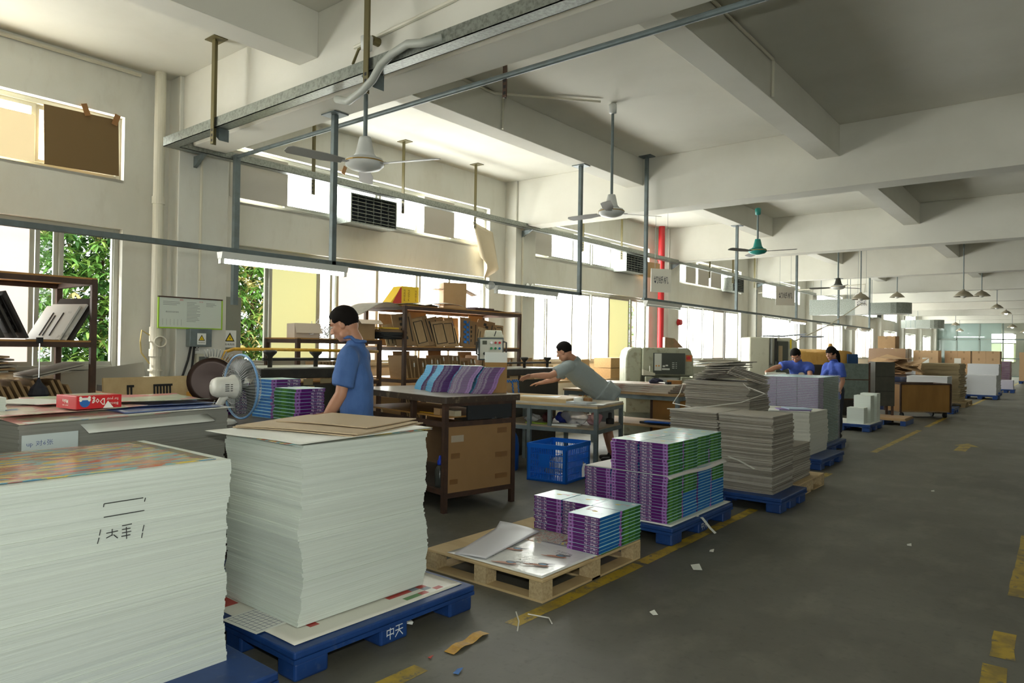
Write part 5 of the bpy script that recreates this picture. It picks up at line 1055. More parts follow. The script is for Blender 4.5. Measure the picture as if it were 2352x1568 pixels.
g = MB(); put_text(g, '通告', .02, frame((.0165, .24, .3), (0, 1, 0), (0, 0, 1)), 0, .04); put_text(g, '2014', .02, frame((.0165, .46, .29), (0, 1, 0), (.1, 0, 1)), 0, .04); g.build('red_text', mat('red_ink', (200, 70, 80), .6), nb_)
def warning(m, x, y, z, s_, txt):
    MB().box(x, y - s_ * .5, z - s_ * .66, x + .003, y + s_ * .5, z + s_ * .6).build('sticker', mat('sticker_white', (226, 228, 224), .5), m); m = [o_ for o_ in m.children if o_.name.startswith('sticker')][0]
    MB().add([(x + .004, y - s_ * .38, z - s_ * .22), (x + .004, y + s_ * .38, z - s_ * .22), (x + .004, y, z + s_ * .45)], [(0, 1, 2)]).build('triangle', mat('warn_black', (30, 26, 16), .5), m)
    MB().add([(x + .005, y - s_ * .27, z - s_ * .15), (x + .005, y + s_ * .27, z - s_ * .15), (x + .005, y, z + s_ * .3)], [(0, 1, 2)]).build('triangle_fill', mat('warn_yellow', (236, 204, 20), .5), m)
    g = MB(); put_text(g, txt, s_ * .17, frame((x + .0045, y, z - s_ * .45), (0, 1, 0), (0, 0, 1)), 0, s_ * .75); g.add([(x + .006, y - s_ * .05, z + s_ * .02), (x + .006, y + s_ * .03, z + s_ * .18), (x + .006, y + s_ * .01, z + s_ * .04), (x + .006, y + s_ * .06, z + s_ * .04), (x + .006, y - s_ * .02, z - s_ * .13), (x + .006, y + s_ * .0, z + s_ * .02)], [(0, 1, 2, 3, 4, 5)]); g.build('warning_print', MATS['warn_black'], m)
t = thing('meter_box', 'grey electrical box with a warning sticker under the notice board', 'electrical box', (-7.70, 3.74, 1.45)); MB().box(0, 0, 0, .1, .25, .2).build('case', STEEL, t, bevel=.004); warning(t, .1, .13, .09, .1, '有电危险')
t = thing('breaker_box', 'small grey breaker box with a window, lowest on the first column', 'electrical box', (-7.70, 3.84, 1.2)); MB().box(0, 0, 0, .06, .15, .17).build('case', CREAM, t, bevel=.004); MB().box(.06, .025, .03, .063, .135, .14).build('window', mat('smoked_window', (90, 94, 90), .3), t)
t = thing('wall_socket', 'white wall socket on the first column', 'socket', (-7.70, 3.83, 1.385)); MB().box(0, 0, 0, .012, .07, .08).build('plate', WHITEP, t)
s_ = MB()
for (y, z) in ((.02, .055), (.05, .055), (.025, .025), (.045, .025), (.035, .04)): s_.box(.012, y - .004, z - .006, .013, y + .004, z + .006)
s_.build('slot_group', DARKM, t)
o = MB().tube([(-7.66, 3.78, 1.45), (-7.66, 3.75, 1.3), (-7.65, 3.68, 1.1), (-7.64, 3.62, .9)], .013, 8).build('power_cable', DARKM); tag(o, 'left black cable running down from the electrical box', 'cable')
o = MB().tube([(-7.66, 3.82, 1.45), (-7.66, 3.80, 1.25), (-7.65, 3.77, 1.05), (-7.64, 3.75, .9)], .013, 8).build('power_cable', DARKM); tag(o, 'right black cable running down from the electrical box', 'cable')
t = thing('switch_cabinet', 'grey steel switch cabinet with a warning sign beside the first column', 'cabinet', (-7.94, 4.22, 1.42)); MB().box(0, 0, 0, .2, .2, .62).build('case', mat('cabinet_grey', (132, 134, 122), .5), t, bevel=.004); warning(t, .2, .06, .13, .16, '有电危险')
for k, (z, h, m) in enumerate(((1.33, .08, mat('pale_wood', (196, 186, 170), .7)), (1.25, .08, CARD), (1.0, .24, WC))):
    o = MB().box(0, 0, 0, .2, .22, h).build('carton', m, loc=(-7.93, 4.22, z - .001)); tag(o, ['upper flat pale box', 'middle brown box', 'lower white box'][k] + ' stacked under the grey switch cabinet', 'carton', 'boxes under the switch cabinet')
o = MB().box(0, 0, 0, .22, .24, .998).build('stand', CREAM, loc=(-7.94, 4.21, 0)); tag(o, 'pale stand under the boxes beside the first column', 'stand')
t = thing('emergency_light', 'emergency light with two round lamps on the second column', 'emergency light', (-7.69, 9.80, 2.42)); MB().box(0, 0, 0, .07, .28, .12).build('case', WHITEP, t)
for y in (.06, .2): MB().lathe([(.005, 0), (.045, .03), (.055, .06), (.05, .065), (.003, .055)], 16, 0, Matrix.Translation((.0, y, .17)) @ Matrix.Rotation(R(80), 4, 'Y')).build('lamp_head', CHROME, t, smooth=True)
MB().cyl((.03, .13, .12), (.03, .13, .2), .01, n=6).build('stem', WHITEP, t)
t = thing('wall_meter', 'small metal meter with a lever on the fourth column', 'meter', (-7.69, 21.3, 1.25)); MB().box(0, 0, 0, .1, .35, .2).build('case', CREAM, t); MB().box(0, .08, .22, .08, .28, .5).build('breaker', WHITEP, t)
# boards and pale panel behind the far press
for k in range(6): 
    o = die((0, 0, 0), 0, 0, k, 'brown board number %s leaning under the window behind the far press' % nth(k), 'boards under the window behind the far press', False, 1)
    o.matrix_world = Matrix.Translation((-7.5, 9.6 + .16 * k, .9)) @ Matrix.Rotation(R(80), 4, 'Z') @ Matrix.Rotation(R(-10), 4, 'X')
t = thing('low_table', 'stand for the boards under the window behind the far press', 'stand', (-7.69, 8.7, 0)); MB().box(0, 0, .86, .40, 3.2, .9).build('top', PLYD, t)
for x, y in ((.05, .05), (.36, .05), (.05, 3.1), (.36, 3.1)): leg(MB(), x, y, 0, .86, .05).build('leg', OSB, t)
o = MB().box(-.008, -.17, 0, .008, .17, .42).build('pale_panel', mat('pale_panel', (166, 160, 140), .6, var=(5, (146, 140, 110), .5)), loc=(-6.88, 9.1, .902 + .03)); o.rotation_euler = (0, R(-5), R(-30)); o.location = (-7.45, 9.15, .9); tag(o, 'pale square panel beside the control box', 'panel')
for k in range(3):
    o = MB().box(-.15, -.2, 0, .15, .2, (.22, .26, .12)[k]).build('carton', CARD, loc=(-7.55, (11.0, 11.4, 11.4)[k], (.902, .902, 1.163)[k]), rz=.1 * k); tag(o, ['left', 'right lower', 'right upper'][k] + ' brown carton under the window behind the grey-shirted man', 'carton', 'cartons under the second window')
t = thing('low_table', 'stand with cartons and tape boxes under the second window', 'stand', (-7.94, 11.95, 0)); MB().box(0, 0, .86, .7, 2.6, .9).build('top', PLYD, t)
for x, y in ((.05, .05), (.62, .05), (.05, 2.5), (.62, 2.5)): leg(MB(), x, y, 0, .86, .05).build('leg', OSB, t)
for k in range(2): o = MB().box(-.2, -.7, 0, .2, .7, .2).build('wrapped_parcel', mat('jute_wrap', (172, 138, 92), .85, var=(40, (150, 116, 74), .6)), loc=(-7.5, 12.9, .901 + .21 * k)); tag(o, ['lower', 'upper'][k] + ' long brown wrapped parcel left of the paper cutter', 'parcel', 'long parcels left of the paper cutter')
# ------------------------------------------------------------------ people
SKIN = mat('skin', (190, 140, 112), .5, var=(18, (176, 122, 96), .4)); HAIR = mat('black_hair', (24, 20, 18), .85, spec=.15); 
SHIRTB = mat('blue_work_shirt', (76, 112, 172), .8, var=(7, (62, 96, 154), .6), bump=(16, .5, (1, 1, .5), .02)); TEE = mat('grey_tee', (150, 160, 160), .85, bump=(18, .5, (1, 1, 1), .02)); SHORT = mat('grey_shorts', (112, 116, 116), .85, bump=(14, .4)); TROU = mat('dark_trousers', (44, 48, 60), .85, bump=(14, .4)); SHOE = mat('dark_shoe', (36, 34, 34), .6)
SHIRTV = mat('violet_blue_shirt', (70, 98, 190), .8, var=(7, (54, 80, 168), .6), bump=(16, .5, (1, 1, .5), .02))
def caps(mb, p0, p1, r0, r1=None, flat=False):
    r1 = r0 if r1 is None else r1; p0 = Vector(p0); p1 = Vector(p1)
    mb.cyl(p0, p1, r0, r1, 16)
    if not flat: mb.ball(p0, r0 * .995, 0, 10); mb.ball(p1, r1 * .995, 0, 10)
def ell(mb, c, r, M=None): mb.ball(c, r, 0, 14, M)
def fuse(mb, name, m, parent, voxel=.008, smooth=3, rough=0.0):
    o = bpy.data.objects.new(name, mb.mesh(name, m)); COL.objects.link(o)
    md = o.modifiers.new('r', 'REMESH'); md.mode = 'VOXEL'; md.voxel_size = voxel; md.use_smooth_shade = True
    if rough:
        tx = bpy.data.textures.new(name, 'CLOUDS'); tx.noise_scale = .11; d = o.modifiers.new('d', 'DISPLACE'); d.texture = tx; d.strength = rough; d.mid_level = .5; d.texture_coords = 'LOCAL'
    if smooth: s = o.modifiers.new('s', 'SMOOTH'); s.factor = .5; s.iterations = smooth
    dg = bpy.context.evaluated_depsgraph_get(); me = bpy.data.meshes.new_from_object(o.evaluated_get(dg)); o.modifiers.clear(); o.data = me; me.name = name
    if not me.materials: me.materials.append(m)
    me.polygons.foreach_set('use_smooth', [True] * len(me.polygons))
    if parent is not None: o.parent = parent
    return o
def head_frame(c, fwd, up):
    f_ = Vector(fwd).normalized(); u = Vector(up); u = (u - f_ * u.dot(f_)).normalized(); r_ = f_.cross(u)
    M = Matrix((r_, f_, u)).transposed().to_4x4(); M.translation = Vector(c); return M
def head(mb, M, s=1.0, fem=False):
    """cranium centre at origin, x right, y forward, z up"""
    S = M @ Matrix.Scale(s, 4)
    ell(mb, (0, -.012, .03), (.074, .094, .086), S); ell(mb, (0, .022, -.04), (.060 if not fem else .056, .066, .080), S); ell(mb, (0, .052, -.097), (.028, .024, .02), S); ell(mb, (0, -.03, -.02), (.064, .07, .07), S)
    for x in (-1, 1):
        ell(mb, (x * .036, .058, -.026), (.026, .024, .026), S); ell(mb, (x * .075, -.008, -.012), (.011, .02, .032), S); ell(mb, (x * .05, .0, -.075), (.022, .04, .03), S)
    caps2 = lambda a, b, r0, r1: caps(mb, S @ Vector(a), S @ Vector(b), r0 * s, r1 * s)
    caps2((0, .082, .012), (0, .104, -.03), .008, .013); ell(mb, (.012, .094, -.034), (.009, .01, .008), S); ell(mb, (-.012, .094, -.034), (.009, .01, .008), S)
    caps2((-.034, .078, .022), (.034, .078, .022), .011, .011); caps2((-.017, .083, -.062), (.017, .083, -.062), .0075, .0075); caps2((-.014, .081, -.072), (.014, .081, -.072), .008, .008)
def face_parts(M, parent, s=1.0):
    S = M @ Matrix.Scale(s, 4); e = MB(); b = MB(); l_ = MB()
    for x in (-1, 1):
        e.ball((x * .031, .077, .004), (.0105, .008, .0065), 0, 8, S); e.ball((x * .031, .0835, .004), (.0052, .003, .0052), 1, 6, S)
        b.tube([S @ Vector((x * .014, .0905, .024)), S @ Vector((x * .034, .088, .031)), S @ Vector((x * .052, .078, .024))], .0042 * s, 6)
    e.build('eyes', [mat('eye_white', (226, 222, 214), .3), mat('eye_dark', (28, 20, 16), .2)], parent, smooth=True); b.build('eyebrows', HAIR, parent)
    l_.ball((0, .0875, -.067), (.019, .006, .0075), 0, 8, S); l_.build('lips', mat('lips', (160, 96, 84), .5), parent, smooth=True)
def hair(M, parent, s=1.0, style='short'):
    S = M @ Matrix.Scale(s, 4); rr_ = random.Random(4); nu, nv = 26, 40
    def fn(u, v):
        th = PI * u; ph = 2 * PI * v; d = Vector((math.sin(th) * math.cos(ph), math.sin(th) * math.sin(ph), math.cos(th)))
        R_ = Vector((d.x * .074, d.y * .094 - .012, d.z * .086 + .03)); y = R_.y; z = R_.z
        if style == 'short': lim = .072 if y > .045 else (.03 if y > .0 else (-.02 if y > -.035 else -.082))
        else: lim = .038 if y > .04 else (-.01 if y > .0 else -.075)
        k = 1.0 if z > lim else max(0, 1 - (lim - z) / .022)
        t_ = .013 * k - .012 * (1 - k) + rr_.uniform(-.0012, .0012) * k
        return S @ Vector((d.x * (.074 + t_), d.y * (.094 + t_) - .012, d.z * (.086 + t_ * (1.2 if z > .05 else 1)) + .03))
    o = MB().grid(fn, nu, nv).build('hair', HAIR, parent, smooth=True); return o
def hand(mb, wrist, fdir, palm, thumb_side, curl=.35, L_=.185, spread=.10):
    """palm faces `palm`; fingers run along fdir and curl toward the palm; thumb_side +-1 (along fdir x palm)"""
    W_ = Vector(wrist); f_ = Vector(fdir).normalized(); p = Vector(palm); p = (p - f_ * p.dot(f_)).normalized(); sd = f_.cross(p)
    caps(mb, W_, W_ + f_ * .03, .024, .026)
    Mh = Matrix((sd, f_, p)).transposed().to_4x4(); Mh.translation = W_ + f_ * .055; ell(mb, (0, 0, 0), (.041, .05, .016), Mh); ell(mb, (0, .02, 0), (.04, .034, .014), Mh)
    for k, ln in enumerate((.070, .080, .074, .058)):
        off = (.030 - .02 * k) * thumb_side; base = W_ + f_ * (.092 - .004 * abs(k - 1)) + sd * off; d = (f_ + sd * (off * spread * 20 * .15)).normalized(); q = base; a = curl * (.5 + .12 * k)
        for seg, fr_ in enumerate((.45, .32, .23)):
            a_ = a * (seg + .6); d2 = (d * math.cos(a_) + p * math.sin(a_)).normalized(); e = q + d2 * ln * fr_; caps(mb, q, e, .0092 - .001 * seg, .0086 - .001 * seg); q = e
    b0 = W_ + f_ * .028 + sd * (.028 * thumb_side); d = (f_ * .65 + sd * (.75 * thumb_side) + p * .35).normalized(); b1 = b0 + d * .042; caps(mb, b0, b1, .014, .0105); d3 = (f_ * .95 + sd * (.3 * thumb_side) + p * .4).normalized(); b2 = b1 + d3 * .03; caps(mb, b1, b2, .0105, .0095); caps(mb, b2, b2 + d3 * .024, .0095, .008)
def person(label, hc, hf, hup, neck, sh, el, wr, hd, hip, knee, ankle, shirt, pants, sleeve=.6, shorts=False, style='short', s=1.0, chest=.0, palms=((0, 0, -1), (0, 0, -1)), toes=None, fem=False, tail=False, bulk=1.0):
    """sh, el, wr, hd (hand directions), hip, knee, ankle: (left, right) pairs of points"""
    V3 = Vector; base = (V3(ankle[0]) + V3(ankle[1])) / 2; root = thing('person', label, 'person', (0, 0, 0))
    M = head_frame(hc, hf, hup); b = MB(); head(b, M, s, fem)
    nk = V3(neck); hb = M @ V3((0, -.028, -.06)); caps(b, hb, nk, .052 * s if not fem else .045 * s, .056 * s)
    hm = (V3(hip[0]) + V3(hip[1])) / 2; sm = (V3(sh[0]) + V3(sh[1])) / 2; ax = (V3(sh[1]) - V3(sh[0])).normalized(); spine = (sm - hm); fw = ax.cross(spine).normalized() * -1
    if fw.dot(V3(hf)) < 0: fw = -fw
    up = spine.normalized(); T_ = Matrix((ax, fw, up)).transposed().to_4x4()
    def torso(mb, g):
        prof = ((.0, .150, .108), (.22, .144, .104), (.45, .147, .107), (.68, .158, .112), (.88, .155, .10))
        for q_ in range(13):
            t_ = .88 * q_ / 12; i_ = max(k_ for k_ in range(4) if prof[k_][0] <= t_); f_ = (t_ - prof[i_][0]) / (prof[i_ + 1][0] - prof[i_][0]); rx = prof[i_][1] + (prof[i_ + 1][1] - prof[i_][1]) * f_; ry = prof[i_][2] + (prof[i_ + 1][2] - prof[i_][2]) * f_
            c = hm + spine * t_; Tm = T_.copy(); Tm.translation = c; ell(mb, (0, .0 + chest * (t_ > .6), 0), (rx * bulk + g, ry * bulk + g, .11 + g * .5), Tm)
        for q in (0, 1): caps(mb, sm + (V3(sh[q]) - sm) * .2, sh[q], .062 + g, .056 + g)
        caps(mb, sm + up * .0, nk - up * .03, .085 + g, .062 + g * .5)
        if fem:
            for x in (-1, 1): Tm = T_.copy(); Tm.translation = hm + spine * .68; ell(mb, (x * .07, .085, 0), (.06 + g, .05 + g, .06 + g), Tm)
    torso(b, 0)
    for q in (0, 1):
        caps(b, sh[q], el[q], .050, .040); caps(b, el[q], V3(el[q]) + (V3(wr[q]) - V3(el[q])) * .35, .041, .042); caps(b, V3(el[q]) + (V3(wr[q]) - V3(el[q])) * .35, wr[q], .042, .027)
        caps(b, hip[q], knee[q], .083, .056); caps(b, knee[q], V3(knee[q]) + (V3(ankle[q]) - V3(knee[q])) * .35, .055, .056); caps(b, V3(knee[q]) + (V3(ankle[q]) - V3(knee[q])) * .35, ankle[q], .056, .037)
        hand(b, wr[q], hd[q], palms[q], 1 if q == 0 else -1)
    bo = fuse(b, 'body', SKIN, root, .0075, 2)
    face_parts(M, bo, s); hair(M, root, s, style)
    # shirt
    c = MB(); torso(c, .016); low = hm - up * .14
    Tm = T_.copy(); Tm.translation = hm - up * .05; ell(c, (0, 0, 0), (.178 * bulk, .14 * bulk, .1), Tm)
    c.add(*(lambda n=24: ([Tm @ V3((.18 * bulk * math.cos(2 * PI * k / n), .145 * bulk * math.sin(2 * PI * k / n), z)) for z in (-.11, .12) for k in range(n)], [tuple(range(n))[::-1], tuple(range(n, 2 * n))] + [(k, (k + 1) % n, n + (k + 1) % n, n + k) for k in range(n)]))())
    for q in (0, 1):
        a = V3(sh[q]); d = V3(el[q]) - a; caps(c, sm + (a - sm) * .4, a + d * .15, .074, .074); caps(c, a, a + d * sleeve, .077, .079, True)
    so = fuse(c, 'shirt', shirt, root, .011, 4, .026)
    if shirt is not TEE:
        k = MB(); n = 22; kn = nk - (nk - hb) * .12
        k.tube([kn + ax * (.068 * math.cos(2 * PI * i / n)) + fw * (.066 * math.sin(2 * PI * i / n)) + (nk - hb).normalized() * (-.016 if math.sin(2 * PI * i / n) < 0 else .022) * -1 for i in range(n)], .012, 8, 0, True); k.build('collar', shirt, so, smooth=True)
    else:
        k = MB(); n = 22; kn = nk; k.tube([kn + ax * (.066 * math.cos(2 * PI * i / n)) + fw * (.062 * math.sin(2 * PI * i / n)) for i in range(n)], .008, 6, 0, True); k.build('neckband', shirt, so, smooth=True)
    # trousers
    c = MB(); Tm = T_.copy(); Tm.translation = hm; ell(c, (0, -.015, -.02), (.162, .125, .12), Tm)
    for q in (0, 1):
        h_, k_, a_ = V3(hip[q]), V3(knee[q]), V3(ankle[q])
        if shorts: caps(c, h_, h_ + (k_ - h_) * .6, .098, .088); caps(c, h_ + (k_ - h_) * .3, h_ + (k_ - h_) * .95, .092, .095, True)
        else: caps(c, h_, k_, .098, .076); caps(c, k_, k_ + (a_ - k_) * .96, .075, .066, True)
    fuse(c, 'shorts' if shorts else 'trousers', pants, root, .013, 4, .016)
    for q in (0, 1):
        a_ = V3(ankle[q]); td = V3((toes or (hf, hf))[q]); td.z = 0; td.normalize(); z0 = a_.z - .07
        sh_ = MB(); caps(sh_, (a_.x - td.x * .04, a_.y - td.y * .04, .04), (a_.x + td.x * .13, a_.y + td.y * .13, .034), .040, .034); caps(sh_, (a_.x, a_.y, a_.z), (a_.x, a_.y, .05), .045, .045); sh_.box(a_.x - .03, a_.y - .03, 0, a_.x + .03, a_.y + .03, .04)
        fuse(sh_, 'shoe', SHOE, root, .01, 2)
    if tail:
        k = MB(); S = M; k.tube([S @ V3((0, -.10, .03)), S @ V3((.0, -.135, .0)), S @ V3((-.005, -.14, -.08)), S @ V3((-.01, -.125, -.2)), S @ V3((-.01, -.11, -.27))], [.03, .036, .038, .03, .008], 10); k.build('ponytail', HAIR, root, smooth=True)
    return root
# man in blue at the left workbench, head bowed, facing the wall
P = (-3.97, 3.14); PR = R(32)
def p1(x, y, z): return (P[0] + x * math.cos(PR) - y * math.sin(PR), P[1] + x * math.sin(PR) + y * math.cos(PR), z)
def d1(x, y, z): return (x * math.cos(PR) - y * math.sin(PR), x * math.sin(PR) + y * math.cos(PR), z)
person('man in blue work shirt, head bowed, beside the left workbench', p1(-.085, -.01, 1.645), d1(-1, -.05, -.42), d1(-.35, 0, 1), p1(0, 0, 1.525), (p1(.01, -.165, 1.42), p1(-.02, .165, 1.42)),
       (p1(-.02, -.215, 1.16), p1(-.06, .20, 1.16)), (p1(-.15, -.22, .945), p1(-.24, .10, .985)), (d1(-.7, .1, -.6), d1(-.9, -.2, -.1)), (p1(.03, -.09, .90), p1(.03, .09, .90)), (p1(0, -.1, .48), p1(0, .1, .48)), (p1(.03, -.1, .09), p1(.03, .1, .09)), SHIRTB, TROU, sleeve=.8, palms=(d1(0, 1, -.2), d1(0, -.4, -1)), bulk=.93)
# man in a grey T-shirt bending across the table to the far press
person('man in grey T-shirt and shorts bending over toward the far press', (-5.08, 7.33, 1.455), (-.92, -.28, -.38), (-.3, -.05, 1), (-5.0, 7.46, 1.345), ((-4.955, 7.27, 1.27), (-5.19, 7.60, 1.28)), ((-5.10, 7.06, 1.15), (-5.40, 7.66, 1.09)), ((-5.24, 6.88, 1.15), (-5.56, 7.52, 1.03)),
       ((-.72, -.60, -.28), (-.8, -.5, -.15)), ((-4.80, 7.92, .90), (-4.93, 8.06, .90)), ((-4.78, 7.93, .48), (-4.92, 8.10, .48)), ((-4.72, 7.98, .09), (-4.86, 8.16, .09)), TEE, SHORT, sleeve=.72, shorts=True, palms=((.4, -.5, -.8), (0, 0, -1)), toes=((-.9, -.3, 0), (-.9, -.3, 0)), bulk=1.28)
# man in blue stooping over the packing table
Q = (-3.80, 12.62)
person('stooping man in blue shirt, reaching for a white paper block', (Q[0], Q[1] - .05, 1.43), (.1, -.75, -.68), (0, -.6, .8), (Q[0] + .0, Q[1] + .04, 1.33), ((Q[0] + .19, Q[1] + .09, 1.25), (Q[0] - .16, Q[1] - .0, 1.27)), ((Q[0] + .25, Q[1] - .07, 1.06), (Q[0] - .31, Q[1] - .17, 1.21)),
       ((Q[0] + .12, Q[1] - .26, 1.05), (Q[0] - .40, Q[1] - .36, 1.14)), ((-.7, -.6, -.1), (.2, -.6, -.7)), ((Q[0] + .09, Q[1] + .36, .90), (Q[0] - .09, Q[1] + .34, .90)), ((Q[0] + .1, Q[1] + .34, .48), (Q[0] - .1, Q[1] + .32, .48)), ((Q[0] + .1, Q[1] + .42, .09), (Q[0] - .1, Q[1] + .42, .09)), SHIRTV, TROU, sleeve=.55, palms=((0, 0, -1), (1, 0, -.3)), toes=((0, -1, 0), (0, -1, 0)))
# woman with a ponytail
Wp = (-3.30, 13.05)
person('woman with fringe and long ponytail, in a blue work shirt', (Wp[0] - .03, Wp[1] - .05, 1.475), (-.45, -.9, -.28), (0, 0, 1), (Wp[0], Wp[1], 1.33), ((Wp[0] + .12, Wp[1] - .05, 1.25), (Wp[0] - .12, Wp[1] + .06, 1.25)), ((Wp[0] + .165, Wp[1] - .06, 1.0), (Wp[0] - .17, Wp[1] + .05, 1.0)), ((Wp[0] + .14, Wp[1] - .15, .85), (Wp[0] - .14, Wp[1] - .25, .88)),
       ((-.3, -.8, -.3), (.2, -.8, -.2)), ((Wp[0] + .08, Wp[1] + .03, .84), (Wp[0] - .08, Wp[1] - .01, .84)), ((Wp[0] + .08, Wp[1], .45), (Wp[0] - .08, Wp[1] - .04, .45)), ((Wp[0] + .08, Wp[1] + .03, .09), (Wp[0] - .08, Wp[1], .09)), SHIRTV, TROU, sleeve=.75, style='fringe', s=.96, fem=True, tail=True, bulk=.84, palms=((0, 0, -1), (0, 0, -1)))
# ------------------------------------------------------------------ grey board piles, wrapped pallet, cutters, far hall, shrubs outside
BS = [BOARD, mat('board_pale', (176, 171, 160), .85), mat('board_dim', (138, 132, 121), .85)]
_bsh = {}
def board_mesh(w, d, k):
    if (w, d, k) not in _bsh:
        rr_ = random.Random(k); p = rr_.uniform(0, 6); mb = MB(); nu = 6; V = []; F = []; T_ = .0098
        for s_ in (0, 1):
            for i in range(nu + 1):
                for j in range(nu + 1): V.append((w * (i / nu - .5), d * (j / nu - .5), T_ * s_ + .0016 * math.sin(5 * i / nu + p) * math.sin(4 * j / nu + p)))
        n1 = nu + 1; N = n1 * n1
        for i in range(nu):
            for j in range(nu): a = i * n1 + j; F += [(a, a + 1, a + n1 + 1, a + n1), (N + a, N + a + n1, N + a + n1 + 1, N + a + 1)]
        for i in range(nu): F += [(i * n1, i * n1 + n1, N + i * n1 + n1, N + i * n1), (i * n1 + nu, N + i * n1 + nu, N + i * n1 + n1 + nu, i * n1 + n1 + nu), (i, N + i, N + i + 1, i + 1), (nu * n1 + i, nu * n1 + i + 1, N + nu * n1 + i + 1, N + nu * n1 + i)]
        _bsh[(w, d, k)] = mb.add(V, F).mesh('chipboard_sheet', BS[k % 3])
    return _bsh[(w, d, k)]
def board_pile(x0, y0, x1, y1, z0, n, th, label, group, seed, jit=.006, yaw=.02):
    rr_ = random.Random(seed); w, d = round(x1 - x0, 3), round(y1 - y0, 3); dx = dy = 0
    for k in range(n):
        dx = dx * .9 + rr_.gauss(0, jit * .4); dy = dy * .9 + rr_.gauss(0, jit * .4)
        o = bpy.data.objects.new('chipboard_sheet', board_mesh(w, d, rr_.randrange(5))); COL.objects.link(o)
        o.location = ((x0 + x1) / 2 + dx + rr_.uniform(-jit, jit), (y0 + y1) / 2 + dy + rr_.uniform(-jit, jit), z0 + th * k); o.rotation_euler = (rr_.uniform(-.002, .002), rr_.uniform(-.002, .002), rr_.uniform(-yaw, yaw)); tag(o, label, 'board', group)
blue_pallet('plastic_pallet', -3.30, 6.55, -2.09, 7.33, 'blue plastic pallet under the two tall grey board piles')
board_pile(-2.75, 6.68, -2.22, 7.30, .141, 60, .0123, 'grey board in the right-hand tall pile on the blue pallet', 'grey boards, right-hand tall pile', 1)
board_pile(-3.28, 6.68, -2.77, 7.30, .141, 60, .0123, 'grey board in the left-hand pile behind the big book pallet', 'grey boards, left-hand pile', 2)
wood_pallet(-3.62, 7.42, -2.20, 8.36, 'wooden pallet behind the grey boards, its corner jutting into the aisle')
board_pile(-2.76, 7.46, -2.28, 8.08, .137, 30, .0123, 'grey board in the low pile on the aisle side of the wooden pallet', 'grey boards, low aisle pile', 3)
tag(stack(-3.55, 7.60, -2.80, 8.25, .137, .80, 40, .008, 5).build('boards', BOARD), 'hidden lower part of the highest grey board pile', 'boards', kind='stuff')
board_pile(-3.55, 7.60, -2.80, 8.25, .802, 28, .0125, 'grey board in the highest pile, tied with white string', 'grey boards, highest pile', 4, .012, .03)
rr = random.Random(8)
for k in range(16):
    o = bpy.data.objects.new('chipboard_sheet', board_mesh(.42, .34, k % 5)); COL.objects.link(o); o.location = (-3.32 + .012 * k + rr.uniform(-.04, .04), 7.95 + rr.uniform(-.05, .05), 1.165 + .0125 * k); o.rotation_euler = (rr.uniform(-.01, .01), R(-4) + rr.uniform(-.01, .01), rr.uniform(-.5, .5)); tag(o, '%s grey board of the messy heap on the highest pile' % nth(15 - k), 'board', 'grey boards, messy heap')
for k in range(7):
    o = bpy.data.objects.new('chipboard_sheet', board_mesh(.40, .30, k % 5)); COL.objects.link(o); o.location = (-2.95 + .008 * k, 7.85 + .01 * k, 1.18 + .0125 * k); o.rotation_euler = (0, R(17), R(30) + .01 * k); tag(o, '%s slanting grey board at the right of the messy heap' % nth(6 - k), 'board', 'grey boards, slanting')
WS = mat('white_string', (222, 220, 212), .5)
for pts, lb in (([(-3.3, 6.66, .885), (-3.05, 6.7, .90), (-2.72, 7.2, .96), (-2.6, 7.56, 1.04), (-2.79, 7.58, 1.1)], 'white strap running diagonally over the grey boards'), ([(-3.56, 7.58, 1.1), (-3.56, 7.5, 1.0), (-3.5, 7.2, .9), (-3.2, 7.0, .893)], 'loose white strings at the left of the grey boards'), ([(-2.85, 7.58, 1.14), (-2.79, 7.6, 1.08), (-2.78, 8.1, 1.0)], 'thin strap at the right corner of the highest grey pile')):
    tag(MB().tube(pts, .005, 5).build('strap', WS), lb, 'strap')
# white paper on blue pallet, wrapped books
blue_pallet('plastic_pallet', -3.55, 9.30, -2.48, 10.40, 'blue plastic pallet under the white paper stack in front of the wrapped books')
tag(stack(-3.5, 9.5, -2.70, 10.35, .141, .70, 40, .004, 31, .004).build('paper_stack', mat('white_paper_edges_far', (206, 206, 196), .75, var=(3, (184, 184, 172), .6, (.25, .25, 60)))), 'white paper stack in front of the film-wrapped books', 'paper stack')
for k in range(3): o = MB().box(-.3 + .1 * k, -.16, 0, .2, .16, .012).build('folder_pile', [SHEETW, mat('folder_violet', (130, 110, 160), .5), mat('folder_paleblue', (170, 190, 210), .5)][k], loc=(-2.95, 9.66, .704 + .014 * k), rz=R(20 + 8 * k)); tag(o, ['lower white', 'middle violet', 'upper pale blue'][k] + ' folder lying on the white paper stack by the wrapped books', 'folder', 'folders on the white paper stack')
blue_pallet('plastic_pallet', -3.85, 10.62, -2.80, 11.86, 'blue plastic pallet under the film-wrapped books')
t = thing('wrapped_books', 'tall block of picture books wrapped in shiny clear film on a blue pallet', 'wrapped books', (-3.80, 10.66, .141))
m = MB(); rr = random.Random(10)
for k in range(40):
    z = .0245 * k
    for i in range(3):
        for j in range(4):
            if i in (0, 2) or j in (0, 3) or k == 39:
                a, b = .30 * i + rr.uniform(0, .006), .28 * j + rr.uniform(0, .006)
                m.box(a + .003, b + .004, z + .002, a + .294, b + .274, z + .022, 1 if j == 0 else 2); m.box(a, b + (.002), z + .022, a + .297, b + .277, z + .0245, 0); m.box(a, b + .002, z, a + .297, b + .277, z + .0022, 0)
b_ = m.build('books', [BCOV, mat('spine_purple_soft', (120, 84, 140), .4), mat('page_green_soft', (62, 96, 60), .6)], t); b_['kind'] = 'stuff'
